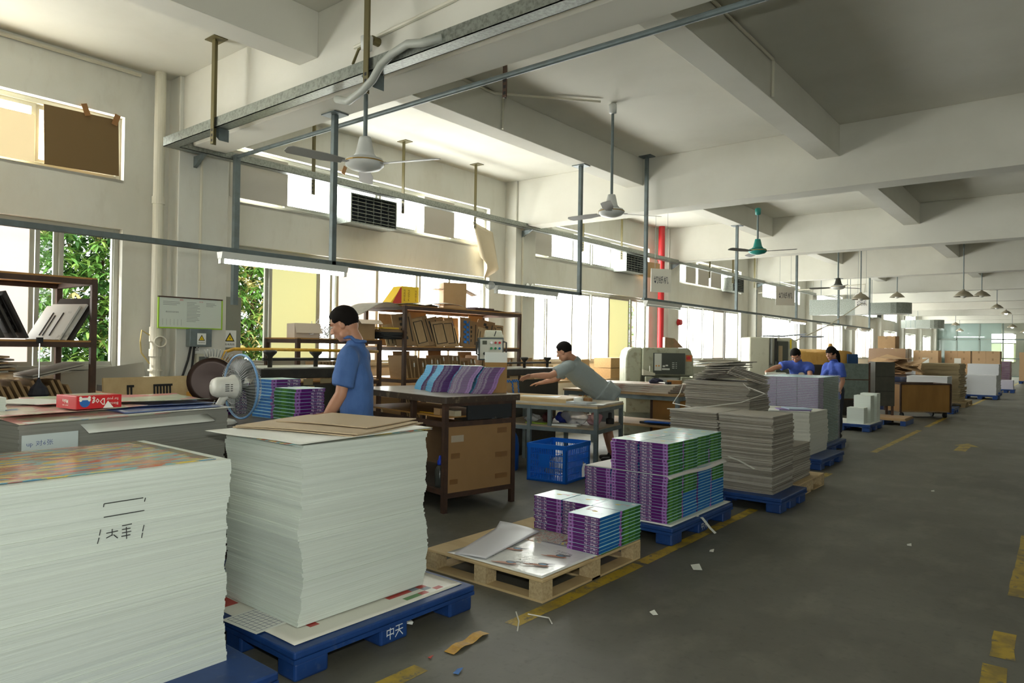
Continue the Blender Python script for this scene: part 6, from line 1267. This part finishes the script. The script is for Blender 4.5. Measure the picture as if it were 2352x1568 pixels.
FILM = mat('clear_stretch_film', (245, 246, 248), .13, alpha=.28, bump=(22, 1.0, (1, 1, 5), .03), spec=.8)
def film(x0, y0, x1, y1, z0, z1, name, parent, n=60):
    rr_ = random.Random(17); per = [(x0, y0), (x1, y0), (x1, y1), (x0, y1)]
    def fn(u, v):
        q = (u * 4) % 4 if u < 1 else 0; e = int(q) % 4; f_ = q - int(q); a, b2 = per[e], per[(e + 1) % 4]; x = a[0] + (b2[0] - a[0]) * f_; y = a[1] + (b2[1] - a[1]) * f_
        w = .008 * math.sin(40 * v + 9 * u * 4) * math.sin(17 * u * 4 + 3 * v); cx_, cy_ = (x0 + x1) / 2, (y0 + y1) / 2; k = 1 + w
        return (cx_ + (x - cx_) * k, cy_ + (y - cy_) * k, z0 + (z1 - z0) * v)
    return MB().grid(fn, n, 24).build(name, FILM, parent, smooth=True)
film(-.018, -.018, .918, 1.14, .0, .99, 'stretch_film', t)
MB().grid(lambda u, v: (-.02 + .94 * u, -.02 + 1.16 * v, .988 + .01 * math.sin(9 * u) * math.sin(7 * v)), 14, 14).build('film_top', FILM, t, smooth=True)
# packing table with paper block
t = thing('packing_table', 'steel packing table behind the wrapped books where two people work', 'table', (-4.55, 11.98, 0)); MB().box(0, 0, .97, 1.5, .42, 1.0).build('tabletop', PLYD, t)
for x, y in ((.04, .04), (1.46, .04), (.04, .38), (1.46, .38)): leg(MB(), x, y, 0, .97, .05).build('leg', STEEL, t)
o = MB().box(-.16, -.1, 0, .16, .1, .13).build('paper_block', SHEETW, loc=(-4.02, 12.2, 1.001), rz=R(25)); tag(o, 'white paper block under the stooping man hand', 'paper block')
t = thing('tape_dispenser', 'dark tape dispenser on the packing table before the stooping man', 'dispenser', (-3.62, 12.2, 1.001)); MB().box(-.08, -.04, 0, .08, .04, .09).build('body', DARKM, t, bevel=.01); MB().cyl((.03, -.03, .1), (.03, .03, .1), .05, n=16).build('roll', mat('tape_clear', (150, 140, 120), .3), t)
# --- paper guillotine
t = thing('paper_cutter', 'big grey-green worn paper cutter with a dark display panel', 'paper cutter', (-6.02, 10.55, 0), R(38))
PC = mat('cutter_green_grey', (160, 162, 140), .5, var=(9, (120, 118, 92), .7, None, .52, .7))
m = MB(); m.prism([(0, .0), (1.15, 0), (1.15, 1.32), (1.12, 1.47), (1.05, 1.53), (.1, 1.53), (.03, 1.47), (0, 1.35)], -.75, -.18, 0, Matrix.Rotation(R(90), 4, 'X')); m.build('frame', PC, t, bevel=.02)
MB().prism([(.0, .62), (.28, .62), (.28, 1.53), (.1, 1.53), (.03, 1.47), (0, 1.35)], -.18, .0, 0, Matrix.Rotation(R(90), 4, 'X')).build('side_column', PC, t, bevel=.03)
MB().prism([(.28, 1.05), (1.15, 1.05), (1.15, 1.35), (1.1, 1.5), (1.04, 1.53), (.28, 1.53)], -.18, .06, 0, Matrix.Rotation(R(90), 4, 'X')).build('head', PC, t, bevel=.02)
MB().box(.46, -.085, 1.08, 1.0, -.055, 1.44).build('display_panel', mat('panel_dark', (58, 64, 56), .4), t)
g = MB(); g.box(.48, -.09, 1.14, .6, -.085, 1.43, 0); g.box(.62, -.09, 1.2, .66, -.085, 1.23, 0); g.box(.67, -.09, 1.215, .71, -.085, 1.24, 0); g.box(.61, -.09, 1.15, .74, -.085, 1.18, 0)
for k in range(4): g.box(.78, -.09, 1.18 + .03 * k, .82, -.085, 1.19 + .03 * k, 0); g.box(.84, -.09, 1.18 + .03 * k, .86, -.085, 1.19 + .03 * k, 0)
for x in (.51, .555): g.lathe([(.016, 0), (.016, .002)], 4, 1, Matrix.Translation((x, -.0905, 1.22)) @ Matrix.Rotation(R(90), 4, 'X'))
g.build('panel_markings', [mat('marking_pale', (196, 200, 190), .5), mat('marking_orange', (210, 140, 40), .5)], t)
MB().cyl((1.06, -.06, 1.36), (1.06, -.10, 1.36), .03, n=14).build('stop_button', REDP, t); MB().box(1.02, -.066, 1.3, 1.12, -.06, 1.41).build('button_plate', mat('plate_orange', (206, 120, 50), .5), t)
MB().box(.05, -.5, .70, 1.5, -.05, .78).build('work_table', GALV, t, bevel=.006); MB().box(-.05, -.45, .45, 1.35, .1, .70).build('table_base', PC, t)
MB().prism([(.3, .82), (.55, .82), (.62, .88), (.62, .95), (.4, 1.04), (.3, 1.04)], .0, .1, 0, Matrix.Translation((0, -.18, 0)) @ Matrix.Rotation(R(90), 4, 'X')).build('left_arm', PC, t, bevel=.01)
MB().prism([(.9, 1.04), (1.05, 1.04), (1.4, .93), (1.4, .86), (1.0, .86), (.9, .95)], .0, .1, 0, Matrix.Translation((0, -.18, 0)) @ Matrix.Rotation(R(90), 4, 'X')).build('right_arm', PC, t, bevel=.01)
for x, z in ((1.0, .99), (1.08, .97), (1.17, .95), (1.28, .92)): MB().cyl((x, -.279, z), (x, -.285, z), .016, n=10).build('hole_cap', DARKM, t)
MB().box(.55, -.12, .86, .98, -.06, 1.02).build('clamp', CHROME, t); bb = MB()
for k in range(14): bb.box(.42 + .028 * k, -.30, .78, .426 + .028 * k, -.295, .96)
bb.build('light_curtain', CHROME, t)
MB().prism([(0, 0), (.14, 0), (.14, .17), (.06, .17), (0, .06)], 0, .03, 0, Matrix.Translation((.88, -.38, .78)) @ Matrix.Rotation(R(90), 4, 'X')).build('guard_plate', PC, t)
MB().prism([(0, 0), (.2, 0), (.2, .04), (0, .1)], 0, .14, 0, Matrix.Translation((.26, -.12, 1.06)) @ Matrix.Rotation(R(90), 4, 'X')).build('tool_tray', CREAM, t)
MB().cyl((.38, -.19, 1.1), (.38, -.19, 1.22), .008, n=6).build('pen', WHITEP, t)
o = MB().prism([(-.12, 0), (.2, 0), (.04, .16), (-.12, .18)], -.1, .1, 0, Matrix.Translation((-5.45, 11.1, 1.532)) @ Matrix.Rotation(R(38), 4, 'Z') @ Matrix.Rotation(R(90), 4, 'X')).build('wrapped_bundle', mat('bundle_brown', (142, 110, 78), .6, var=(9, (110, 104, 70), .7))); tag(o, 'brown wrapped bundle on top of the paper cutter', 'bundle')
# plywood bins
def bin_(loc, rz, w, d, z0, z1, label, wheels=True):
    t = thing('plywood_bin', label, 'bin', loc, rz, 'wheeled plywood bins'); T_ = .02
    for (a, b, c, e, nm) in ((0, 0, w, T_, 'front_panel'), (0, d - T_, w, d, 'rear_panel'), (0, T_, T_, d - T_, 'side_panel'), (w - T_, T_, w, d - T_, 'side_panel')): MB().box(a, b, z0, c, e, z1).build(nm, OSB, t)
    MB().box(0, 0, z0 - .03, w, d, z0).build('bin_floor', PLYD, t)
    f_ = MB(); f_.box(-.015, -.015, z1 - .01, w + .015, .025, z1 + .025); f_.box(-.015, d - .025, z1 - .01, w + .015, d + .015, z1 + .025); f_.box(-.015, .025, z1 - .01, .025, d - .025, z1 + .025); f_.box(w - .025, .025, z1 - .01, w + .015, d - .025, z1 + .025); f_.build('rim', RUST, t)
    for x, y in ((0, 0), (w, 0), (0, d), (w, d)): MB().box(x - .018, y - .018, z0 - .04, x + .018, y + .018, z1).build('corner_post', RUST, t)
    if wheels:
        for x, y in ((.08, .08), (w - .08, .08), (.08, d - .08), (w - .08, d - .08)): MB().cyl((x - .02, y, (z0 - .04) / 2), (x + .02, y, (z0 - .04) / 2), (z0 - .04) / 2, n=14).build('wheel', DARKM, t)
bin_((-5.08, 9.72, 0), R(28), 1.15, .5, .14, .74, 'plywood bin in front of the paper cutter, partly behind the grey boards')
bin_((-3.16, 18.30, 0), R(42), 1.2, .62, .16, .78, 'wheeled plywood bin standing alone beside the aisle')
# paper behind the grey boards
t = thing('paper_table', 'pale cabinet with white sheets on top behind the grey boards', 'cabinet', (-5.45, 12.0, 0), R(38)); MB().box(0, 0, 0, .95, .6, 1.2).build('body', CREAM, t); 
for k in range(3): curled('white_sheets', (-5.25 + .05 * k, 12.5, 1.21 + .02 * k), .9, .6, lambda u, v, k=k: .02 + .03 * math.sin(3 * u + k), SHEETW, ['lowest', 'middle', 'topmost'][k] + ' curved white sheets on the pale cabinet behind the grey boards', 'paper sheet', R(38), 'curved white sheets on the pale cabinet')
# white numerically controlled cutter
t = thing('white_machine', 'white machine with a rounded dark window and red switch behind the stooping man', 'machine', (-5.52, 15.05, 0), R(38)); t.scale = (.7, .8, 1)
MB().box(0, 0, 0, .62, .8, 1.80).build('cabinet', CREAM, t, bevel=.03)
MB().prism([(.62, .9), (1.5, .9), (1.55, 1.3), (1.48, 1.72), (1.3, 1.80), (.62, 1.80)], -.75, -.05, 0, Matrix.Rotation(R(90), 4, 'X')).build('head', CREAM, t, bevel=.04)
MB().box(.86, .02, 1.22, 1.2, .05, 1.72).build('window', mat('dark_window', (70, 72, 64), .25), t, bevel=.01); MB().box(.9, .012, 1.28, 1.02, .02, 1.62).build('window_sheet', mat('sheet_tan', (140, 122, 92), .5), t)
MB().box(.64, 0, 1.2, .70, .06, 1.78).build('chrome_column', CHROME, t); MB().box(.78, .0, 1.2, .84, .06, 1.78).build('dark_column', BLACK, t)
MB().cyl((1.38, .05, 1.38), (1.38, -.0, 1.38), .045, n=14).build('red_switch', REDP, t); MB().box(1.26, .04, 1.56, 1.31, .049, 1.76).build('yellow_tag', mat('tag_yellow', (226, 200, 40), .5), t)
MB().box(.6, -.3, .85, 1.6, .1, .93).build('work_table', STEEL, t); MB().prism([(0, 0), (1.0, -.45), (1.0, -.52), (0, -.3)], 0, .04, 0, Matrix.Translation((.68, -.3, 1.28)) @ Matrix.Rotation(R(90), 4, 'X')).build('slanting_guard', mat('guard_dark', (76, 80, 72), .4), t); MB().box(.64, -.25, 0, 1.5, .05, .85).build('base', CREAM, t)
for k in range(3): curled('white_roll_sheet', (-5.2 + .33 * k, 15.65 + .26 * k, 1.815), .5, .3, lambda u, v, k=k: .02 + .05 * u * (k % 2) + .015 * math.sin(6 * v), mat('bluish_sheet', (206, 212, 226), .5), ['left', 'middle', 'right'][k] + ' crumpled white sheet on top of the white machine', 'paper sheet', R(30), 'crumpled sheets on the white machine')
# tarpaulin-covered machine
TARP = mat('ochre_tarpaulin', (196, 152, 78), .75, var=(3, (170, 126, 58), .5), bump=(7, .8, (1, 1, .4), .05))
t = thing('covered_machine', 'machine under an ochre tarpaulin tied at the top, behind the woman', 'covered machine', (-5.55, 16.95, 0), R(38)); MB().box(.05, .05, 0, 1.85, 1.0, .95).build('machine_base', BLACK, t)
def tp(u, v):
    w, d, h = 1.9, 1.05, 1.56; a = 2 * PI * u; ex = max(-1, min(1, 1.25 * math.cos(a))); ey = max(-1, min(1, 1.25 * math.sin(a))); fl = .022 * math.sin(13 * a + 2) + .016 * math.sin(29 * a)
    if v < .4: q = v / .4; return (w / 2 + ex * w * .47 * q, d / 2 + ey * d * .47 * q, h - .05 * q * q + .025 * math.sin(5 * a) * q)
    q = (v - .4) / .6; k = .47 + .06 * q + fl * q; return (w / 2 + ex * w * k, d / 2 + ey * d * k, h - .05 - q * (.72 + .08 * math.sin(3 * a)))
MB().grid(tp, 96, 26).build('tarpaulin', TARP, t, smooth=True)
MB().lathe([(.11, 0), (.05, .08), (.025, .13), (.05, .18), (.03, .24)], 12, 0, Matrix.Translation((1.3, .1, 1.46))).build('tied_knot', TARP, t, smooth=True)
MB().box(1.62, -.12, 1.0, 1.86, -.07, 1.46).build('blue_frame', mat('deep_blue_paint', (30, 66, 110), .5), t)
# galvanised panels and dark locker
t = thing('galvanised_stand', 'two galvanised panels in a rusty frame beside the woman', 'panels', (-4.0, 16.2, 0), R(38)); PG = mat('galv_panel', (122, 134, 128), .35, .6, var=(12, (100, 112, 106), .7))
MB().box(.02, 0, .92, .66, .02, 1.26).build('panel', PG, t); MB().box(.02, 0, .5, .66, .02, .90).build('panel', PG, t)
f_ = MB()
for (a, b, c, d) in ((0, .45, .03, 1.28), (.65, .0, .69, 1.28), (0, 0, .03, .5)): f_.box(a, -.005, b, c, .03, d)
f_.box(.0, -.005, .47, .69, .03, .5); f_.box(0, -.005, .9, .69, .03, .92); f_.build('rusty_frame', RUST, t)
t = thing('dark_locker', 'dark grey door-like locker right of the galvanised panels', 'locker', (-3.38, 16.72, 0), R(38)); MB().box(0, 0, .35, .42, .3, 1.30).build('body', mat('locker_dark', (62, 62, 54), .5, var=(6, (76, 74, 64), .6)), t)
for z in (.66, .98): MB().box(.01, -.004, z, .41, .0, z + .015).build('seam', BLACK, t)
for x, y in ((.03, .03), (.39, .03), (.03, .27), (.39, .27)): MB().box(x - .02, y - .02, 0, x + .02, y + .02, .35).build('leg', RUST, t)
o = MB().box(-.02, -.3, 0, .02, .3, .26).build('dark_board', mat('board_black', (56, 52, 44), .6), loc=(-3.95, 13.7, 1.001), rz=R(-54)); tag(o, 'dark board standing between the two workers', 'board')
t = thing('side_table', 'table holding the dark board between the two workers', 'table', (-4.35, 13.45, 0)); MB().box(0, 0, .97, .8, .5, 1.0).build('tabletop', PLYD, t)
for x, y in ((.04, .04), (.76, .04), (.04, .46), (.76, .46)): leg(MB(), x, y, 0, .97, .05).build('leg', STEEL, t)
# low pallet with white paper blocks
blue_pallet('plastic_pallet', -4.05, 14.43, -2.99, 15.55, 'blue pallet with a few white paper blocks beside the aisle')
MB().box(-4.03, 14.45, .14, -3.01, 15.53, .142).build('paper_liner', SHEETW); tag(bpy.data.objects['paper_liner.002'] if 'paper_liner.002' in bpy.data.objects else bpy.data.objects['paper_liner'], 'white liner on the pallet with the paper blocks', 'paper sheet')
for (x, y, w, d, h, lb) in ((-3.42, 14.5, .3, .3, .30, 'front low white paper block on the half-empty pallet'), (-3.38, 14.86, .3, .3, .52, 'middle tall white paper block on the half-empty pallet'), (-3.34, 15.2, .3, .3, .55, 'rear tall white paper block on the half-empty pallet'), (-4.0, 14.6, .22, .3, .42, 'separate white paper block at the left of the half-empty pallet')):
    o = stack(0, 0, w, d, 0, h, 24, .0015, int(h * 100)).build('paper_block', PAPER, loc=(x, y, .143)); tag(o, lb, 'paper block', 'white paper blocks on the half-empty pallet')
t = thing('wooden_pallet', 'low pallet with a cardboard sheet behind the white paper blocks', 'pallet', (-3.6, 16.2, 0), 0); MB().box(0, 0, .1, .9, .9, .13).build('deck', PLYD, t); MB().box(.02, .02, .13, .88, .88, .15).build('cardboard_sheet', CARD, t)
for x in (0, .4, .8): MB().box(x, 0, 0, x + .1, .9, .1).build('runner', BLUEP, t)
# carton towers and far field
def cartons(x, y, nx, ny, nz, w, d, h, where, group, z0=.14, seed=0, m=CARD, note=False):
    rr_ = random.Random(seed)
    for k in range(nz):
        for i in range(nx):
            for j in range(ny):
                o = bpy.data.objects.new('carton', carton_mesh(w, d, h, m)); COL.objects.link(o); o.location = (x + w * (i + .5) + rr_.uniform(-.008, .008), y + d * (j + .5) + rr_.uniform(-.008, .008), z0 + h * k); o.rotation_euler = (0, 0, rr_.uniform(-.01, .01)); tag(o, 'brown carton %s' % where, 'carton', group)
_cm = {}
def carton_mesh(w, d, h, m):
    k = (w, d, h, m.name)
    if k not in _cm:
        mb = MB().box(-w / 2 + .002, -d / 2 + .002, 0, w / 2 - .002, d / 2 - .002, h - .002, 0); mb.box(-w / 2 + .001, -.03, h - .003, w / 2 - .001, .03, h - .0012, 1); mb.box(-.03, -d / 2 + .0008, h - .1, .03, -d / 2 + .003, h - .003, 1); _cm[k] = mb.mesh('carton', [m, mat('carton_tape', (150, 120, 82), .4)])
    return _cm[k]
blue_pallet('plastic_pallet', -5.05, 23.9, -4.0, 25.0, 'blue pallet under the tall wrapped carton tower')
cartons(-5.05, 23.95, 2, 2, 4, .52, .5, .375, 'in the tall wrapped tower behind the plywood bin', 'cartons of the tall wrapped tower', .141, 1, mat('carton_wrapped', (150, 116, 82), .35, coat=.4))
o = bpy.data.objects.new('carton', carton_mesh(.5, .4, .38, CARD)); COL.objects.link(o); o.location = (-4.55, 24.3, 1.643); o.rotation_euler = (0, 0, R(-6)); tag(o, 'single carton topping the tall wrapped tower', 'carton')
t = thing('navy_crate', 'navy blue plastic bin behind the plywood bin', 'crate', (-5.15, 20.5, 0)); c = MB(); w, d, h = 1.6, 1.0, .86
for (a, b, e, f_) in ((0, 0, w, .04), (0, d - .04, w, d), (0, .04, .04, d - .04), (w - .04, .04, w, d - .04)): c.box(a, b, .0, e, f_, h)
c.build('walls', DARKBLUE, t); g = MB()
for k in range(6): g.box(0, -.012, .08 + .14 * k, w, 0, .10 + .14 * k)
g.build('ribs', DARKBLUE, t)
blue_pallet('plastic_pallet', -3.45, 20.4, -2.34, 21.4, 'blue pallet under the white blocks behind the plywood bin')
tag(stack(-3.4, 20.45, -2.5, 21.3, .141, .92, 30, .004, 41).build('paper_stack', mat('white_edges_far', (200, 202, 204), .7)), 'white paper stack right behind the plywood bin', 'paper stack')
t = wood_pallet(-3.6, 23.2, -2.4, 24.9, 'brown wooden pallet under the uneven tan board pile'); 
tag(stack(-3.5, 23.3, -2.55, 24.7, .137, 1.22, 44, .035, 43).build('board_pile', mat('tan_boards', (176, 160, 124), .8, var=(3, (146, 130, 98), .6, (.2, .2, 60)))), 'uneven pile of tan boards beside the aisle', 'board pile')
rr = random.Random(12)
for k in range(9):
    o = MB().box(-.4, -.3, -.004, .4, .3, .004).build('cardboard_scrap', CARD, loc=(-4.0 + rr.uniform(-.4, .4), 22.6 + rr.uniform(-.2, .3), .95 + .05 * k)); o.rotation_euler = (rr.uniform(-.35, .35), rr.uniform(-.25, .25), rr.uniform(0, 3)); tag(o, 'loose cardboard piece in the heap behind the white blocks', 'cardboard', 'loose cardboard heap')
bin_((-4.7, 22.1, 0), 0, 1.3, 1.0, .16, .86, 'plywood bin heaped with loose cardboard')
for (x, y, w, d, h, lb, m) in ((-3.1, 30.5, .95, 1.0, 1.15, 'tall white paper stack on a blue pallet past the tan boards', MATS['white_edges_far']), (-3.1, 38.5, .8, 1.1, 1.2, 'film-wrapped purple stack on a blue pallet near the far end', mat('far_purple', (150, 120, 150), .35, var=(4, (200, 196, 200), .5, (1, 1, 6)))), (-2.4, 47.5, 1.2, 1.0, 1.5, 'pale green wrapped stack on a pallet at the far right edge', mat('far_green', (180, 196, 180), .4, var=(3, (90, 140, 100), .5, (.2, .2, 8)))), (-2.4, 33.6, .5, .5, .5, 'low bag-wrapped stack beside the far white stack', mat('far_bag', (186, 182, 194), .4))):
    blue_pallet('plastic_pallet', x - .03, y - .03, x + w + .05, y + d + .03, 'blue pallet under the ' + lb.split(' on ')[0].split(' beside')[0]); tag(stack(x, y, x + w, y + d, .141, h, 20, .008, int(y)).build('paper_stack', m), lb, 'wrapped stack')
for i in range(6):
    x = -6.9 + 1.15 * i; y = 35.5 + .6 * (i % 3); nm = ['first', 'second', 'third', 'fourth', 'fifth', 'sixth'][i]
    if i > 3: y += 9
    blue_pallet('plastic_pallet', x - .02, y - .02, x + 1.0, y + 1.0, 'blue pallet under the %s far carton block from the left' % nm)
    cartons(x, y, 2, 2, 5 if i != 1 else 5, .49, .49, .30, 'in the %s far block of cartons from the left' % nm, 'cartons, %s far block' % nm, .141, i, mat('carton_far', (182, 150, 112), .7))
    o = MB().box(-.13, -.002, 0, .13, .002, .36).build('paper_notice', SHEETW, loc=(x + .5, y - .012, .95)); 
    if i in (1, 2): tag(o, 'white notice taped to the %s far block of cartons' % nm, 'notice')
    else: bpy.data.objects.remove(o)
for k in range(4): 
    blue_pallet('plastic_pallet', -6.6 + 1.2 * k, 27.2 + .3 * k, -5.6 + 1.2 * k, 28.2 + .3 * k, 'blue pallet under low white stack %s of the far row' % ['one', 'two', 'three', 'four'][k]); tag(stack(-6.55 + 1.2 * k, 27.25 + .3 * k, -5.65 + 1.2 * k, 28.15 + .3 * k, .141, .95 - .05 * k, 20, .006, k).build('paper_stack', MATS['white_edges_far']), 'low white stack %s, counted from the left, in the far row' % ['one', 'two', 'three', 'four'][k], 'paper stack')
# glass partition at the far end
t = bpy.data.objects.new('wall_partition', None); COL.objects.link(t); t.location = (-7.95, 58, 0); t['kind'] = 'structure'; t['label'] = 'glazed partition across the far end of the hall'
f_ = MB(); FRM = mat('partition_frame', (120, 132, 124), .5)
for k in range(12): f_.box(1.35 * k, -.04, 0, 1.35 * k + .08, .04, 4.0)
for z in (0, 1.2, 2.5, 3.75, 4.35): f_.box(0, -.04, z, 15.9, .04, z + .08)
f_.build('frame', FRM, t); MB().box(0, -.005, 2.58, 4.0, .005, 3.75).box(0, -.005, 1.28, 4.0, .005, 2.5).build('pane', mat('partition_glass', (176, 196, 190), .08, alpha=.5), t); MB().box(4.05, -.006, .08, 15.9, .006, 2.5).build('pane', GLASS, t); MB().box(4.05, -.006, 2.58, 15.9, .006, 4.35).build('pane', GLASS, t)
for (x, w) in ((-4.9, 1.5), (-2.9, 1.4), (-.9, 1.6)): 
    WN[0] += 1; r_ = bpy.data.objects.new('window_%d' % WN[0], None); COL.objects.link(r_); r_.location = (x, 61.97, .9); r_['kind'] = 'structure'; r_['label'] = 'daylit window of the end wall seen through the glazed partition'
    m_ = MB(); m_.box(0, -.03, 0, .08, 0, 2.2); m_.box(w - .08, -.03, 0, w, 0, 2.2); m_.box(.08, -.03, 0, w - .08, 0, .08); m_.box(.08, -.03, 2.12, w - .08, 0, 2.2); m_.box(.08, -.03, 1.4, w - .08, 0, 1.48); m_.build('window_frame', ALU, r_)
    MB().box(.08, -.015, .08, w - .08, -.01, 1.4).build('pane', mat('garden_glass_daylit', (190, 220, 140), .4, var=(5, (250, 250, 220), .9), emit=((214, 232, 170), 1.3)), r_); MB().box(.08, -.015, 1.48, w - .08, -.01, 2.12).build('pane', FROST, r_)
struct('wall_office', MB().box(-7.9, 60.5, 0, -5.2, 60.6, ZC), mat('office_wall', (150, 166, 160), .7), 'grey-green wall behind the left of the partition')
t = thing('fluorescent_batten', 'lit fluorescent light seen behind the glazed partition', 'fluorescent light', (-6.9, 59.3, 2.75)); MB().box(0, 0, 0, 1.9, .08, .05).build('batten_body', WHITEP, t); MB().cyl((.05, .04, -.02), (1.85, .04, -.02), .02, n=8).build('tube', TUBE, t); MB().cyl((.95, .04, .05), (.95, .04, ZC - 2.75), .01, n=6).build('rod', STEEL, t)
t = thing('exit_sign', 'small hanging office sign beyond the partition', 'sign', (-2.2, 57.9, 2.2)); MB().box(0, 0, 0, 1.0, .02, .35).build('board', mat('office_sign', (200, 206, 206), .5), t); g = MB(); put_text(g, '生产部办公室', .16, frame((.5, -.002, .17), (1, 0, 0), (0, 0, 1)), 0, .85); g.build('lettering', MATS['sign_ink'], t)
# --- litter on the floor
for k, (x, y, w, d, a, m, lb) in enumerate(((-2.02, 4.55, .06, .11, .6, SHEETW, 'largest white paper scrap on the aisle floor'), (-2.1, 5.0, .03, .05, .3, SHEETW, 'small white scrap past the largest paper scrap'), (-1.85, 3.6, .03, .05, .9, SHEETW, 'white scrap left of the largest paper scrap'), (-2.20, 2.36, .028, .05, .3, mat('scrap_blue', (70, 120, 190), .5), 'blue scrap on the floor near the yellow line'), (-3.25, 2.98, .04, .03, .4, mat('scrap_cyan', (150, 196, 206), .5), 'pale blue scrap left of the wooden pallet'), (-2.40, 2.38, .02, .02, 0, mat('scrap_red', (190, 80, 70), .5), 'tiny red scrap beside the second pallet'), (-1.0, 6.2, .03, .05, .2, SHEETW, 'white scrap in the middle of the aisle'), (-1.2, 8.8, .03, .04, .2, SHEETW, 'white scrap far down the aisle'), (-4.0, 5.6, .05, .09, .8, SHEETW, 'white scrap between the brown bench and the crate'))):
    o = MB().grid(lambda u, v: ((u - .5) * w, (v - .5) * d, .004 + .01 * u * v), 3, 3).build('paper_scrap', m, loc=(x, y, .0005), rz=a, solid=.001); tag(o, lb, 'scrap', 'scraps on the floor')
for k, (pts, lb) in enumerate((([(-2.45, 3.1, .004), (-2.35, 3.0, .006), (-2.28, 2.9, .004)], 'white strap end on the yellow line before the wooden pallet'), ([(-2.38, 3.12, .004), (-2.25, 3.14, .01), (-2.2, 3.1, .004)], 'second white strap end on the yellow line'))): tag(MB().tube(pts, .004, 5).build('strap', WS), lb, 'strap')
t_ = MB().grid(lambda u, v: ((u - .5) * .06, (v - .5) * .3, .004 + .012 * math.sin(6 * v) ** 2), 3, 10).build('peeling_tape', YELP, loc=(-2.38, 2.62, .001), rz=.1, solid=.001); tag(t_, 'peeled piece of yellow floor tape near the second pallet', 'tape')
m = MB(); m.tube([(-2.82, 2.45, .01), (-2.78, 2.5, .05), (-2.75, 2.58, .02), (-2.8, 2.6, .01)], .012, 5); tag(m.build('paper_curl', SHEETW), 'curled white paper strip under the edge of the second pallet', 'paper strip')
# --- greenery and building outside the windows
LEAF = [mat('leaf_green', (96, 140, 62), .45, trans=.0), mat('leaf_light', (150, 184, 92), .45), mat('leaf_dark', (58, 98, 46), .5), mat('leaf_young', (206, 190, 128), .5)]
def shrub(x, y, w, d, h, z0, n, label, seed, young=.05):
    rr_ = random.Random(seed); t = thing('shrub', label, 'shrub', (x, y, 0), 0, 'shrubs outside the windows'); mb = MB()
    MB().tube([(0, 0, 0), (.1, .05, z0 + h * .3), (0, .1, z0 + h * .8)], [.06, .04, .015], 8).build('trunk', mat('bark', (96, 80, 60), .9), t)
    for k in range(n):
        c = Vector((rr_.uniform(-w / 2, w / 2), rr_.uniform(-d / 2, d / 2), z0 + h * rr_.random())); mi = 3 if rr_.random() < young else rr_.choice((0, 0, 1, 2))
        for q in range(7):
            a = 2 * PI * q / 7 + rr_.random(); el_ = rr_.uniform(-.9, .5); dr = Vector((math.cos(a) * math.cos(el_), math.sin(a) * math.cos(el_), math.sin(el_))); ln = rr_.uniform(.11, .19); sd = dr.cross(Vector((0, 0, 1))).normalized() * ln * .14; e = c + dr * ln; m1 = c + dr * ln * .35 + Vector((0, 0, .01)); m2 = c + dr * ln * .7
            mb.add([c, m1 + sd, m2 + sd * .8, e + Vector((0, 0, -.02)), m2 - sd * .8, m1 - sd], [(0, 1, 2, 3, 4, 5)], mi)
    mb.build('foliage', LEAF, t)
shrub(-9.5, 3.45, .9, 1.7, 2.9, .3, 2000, 'green long-leaved shrub outside the left window, nearest the camera', 1)
shrub(-9.6, 5.55, .9, 1.7, 2.9, .3, 2000, 'shrub with pale young leaves outside the window beside the notice board', 2, .25)
shrub(-10.2, 18.0, .9, 2.2, 2.9, .3, 450, 'shrub with reddish young leaves outside the narrow gap left of the red pipe', 3, .3)
shrub(-10.4, 2.0, .8, 1.0, 1.4, .3, 120, 'faint shrub outside behind the left rack window pane', 4)
struct('outside_ground', MB().box(-40, -12, -.3, WX - .24, 75, -.05), mat('yard_paving', (190, 190, 182), .9))
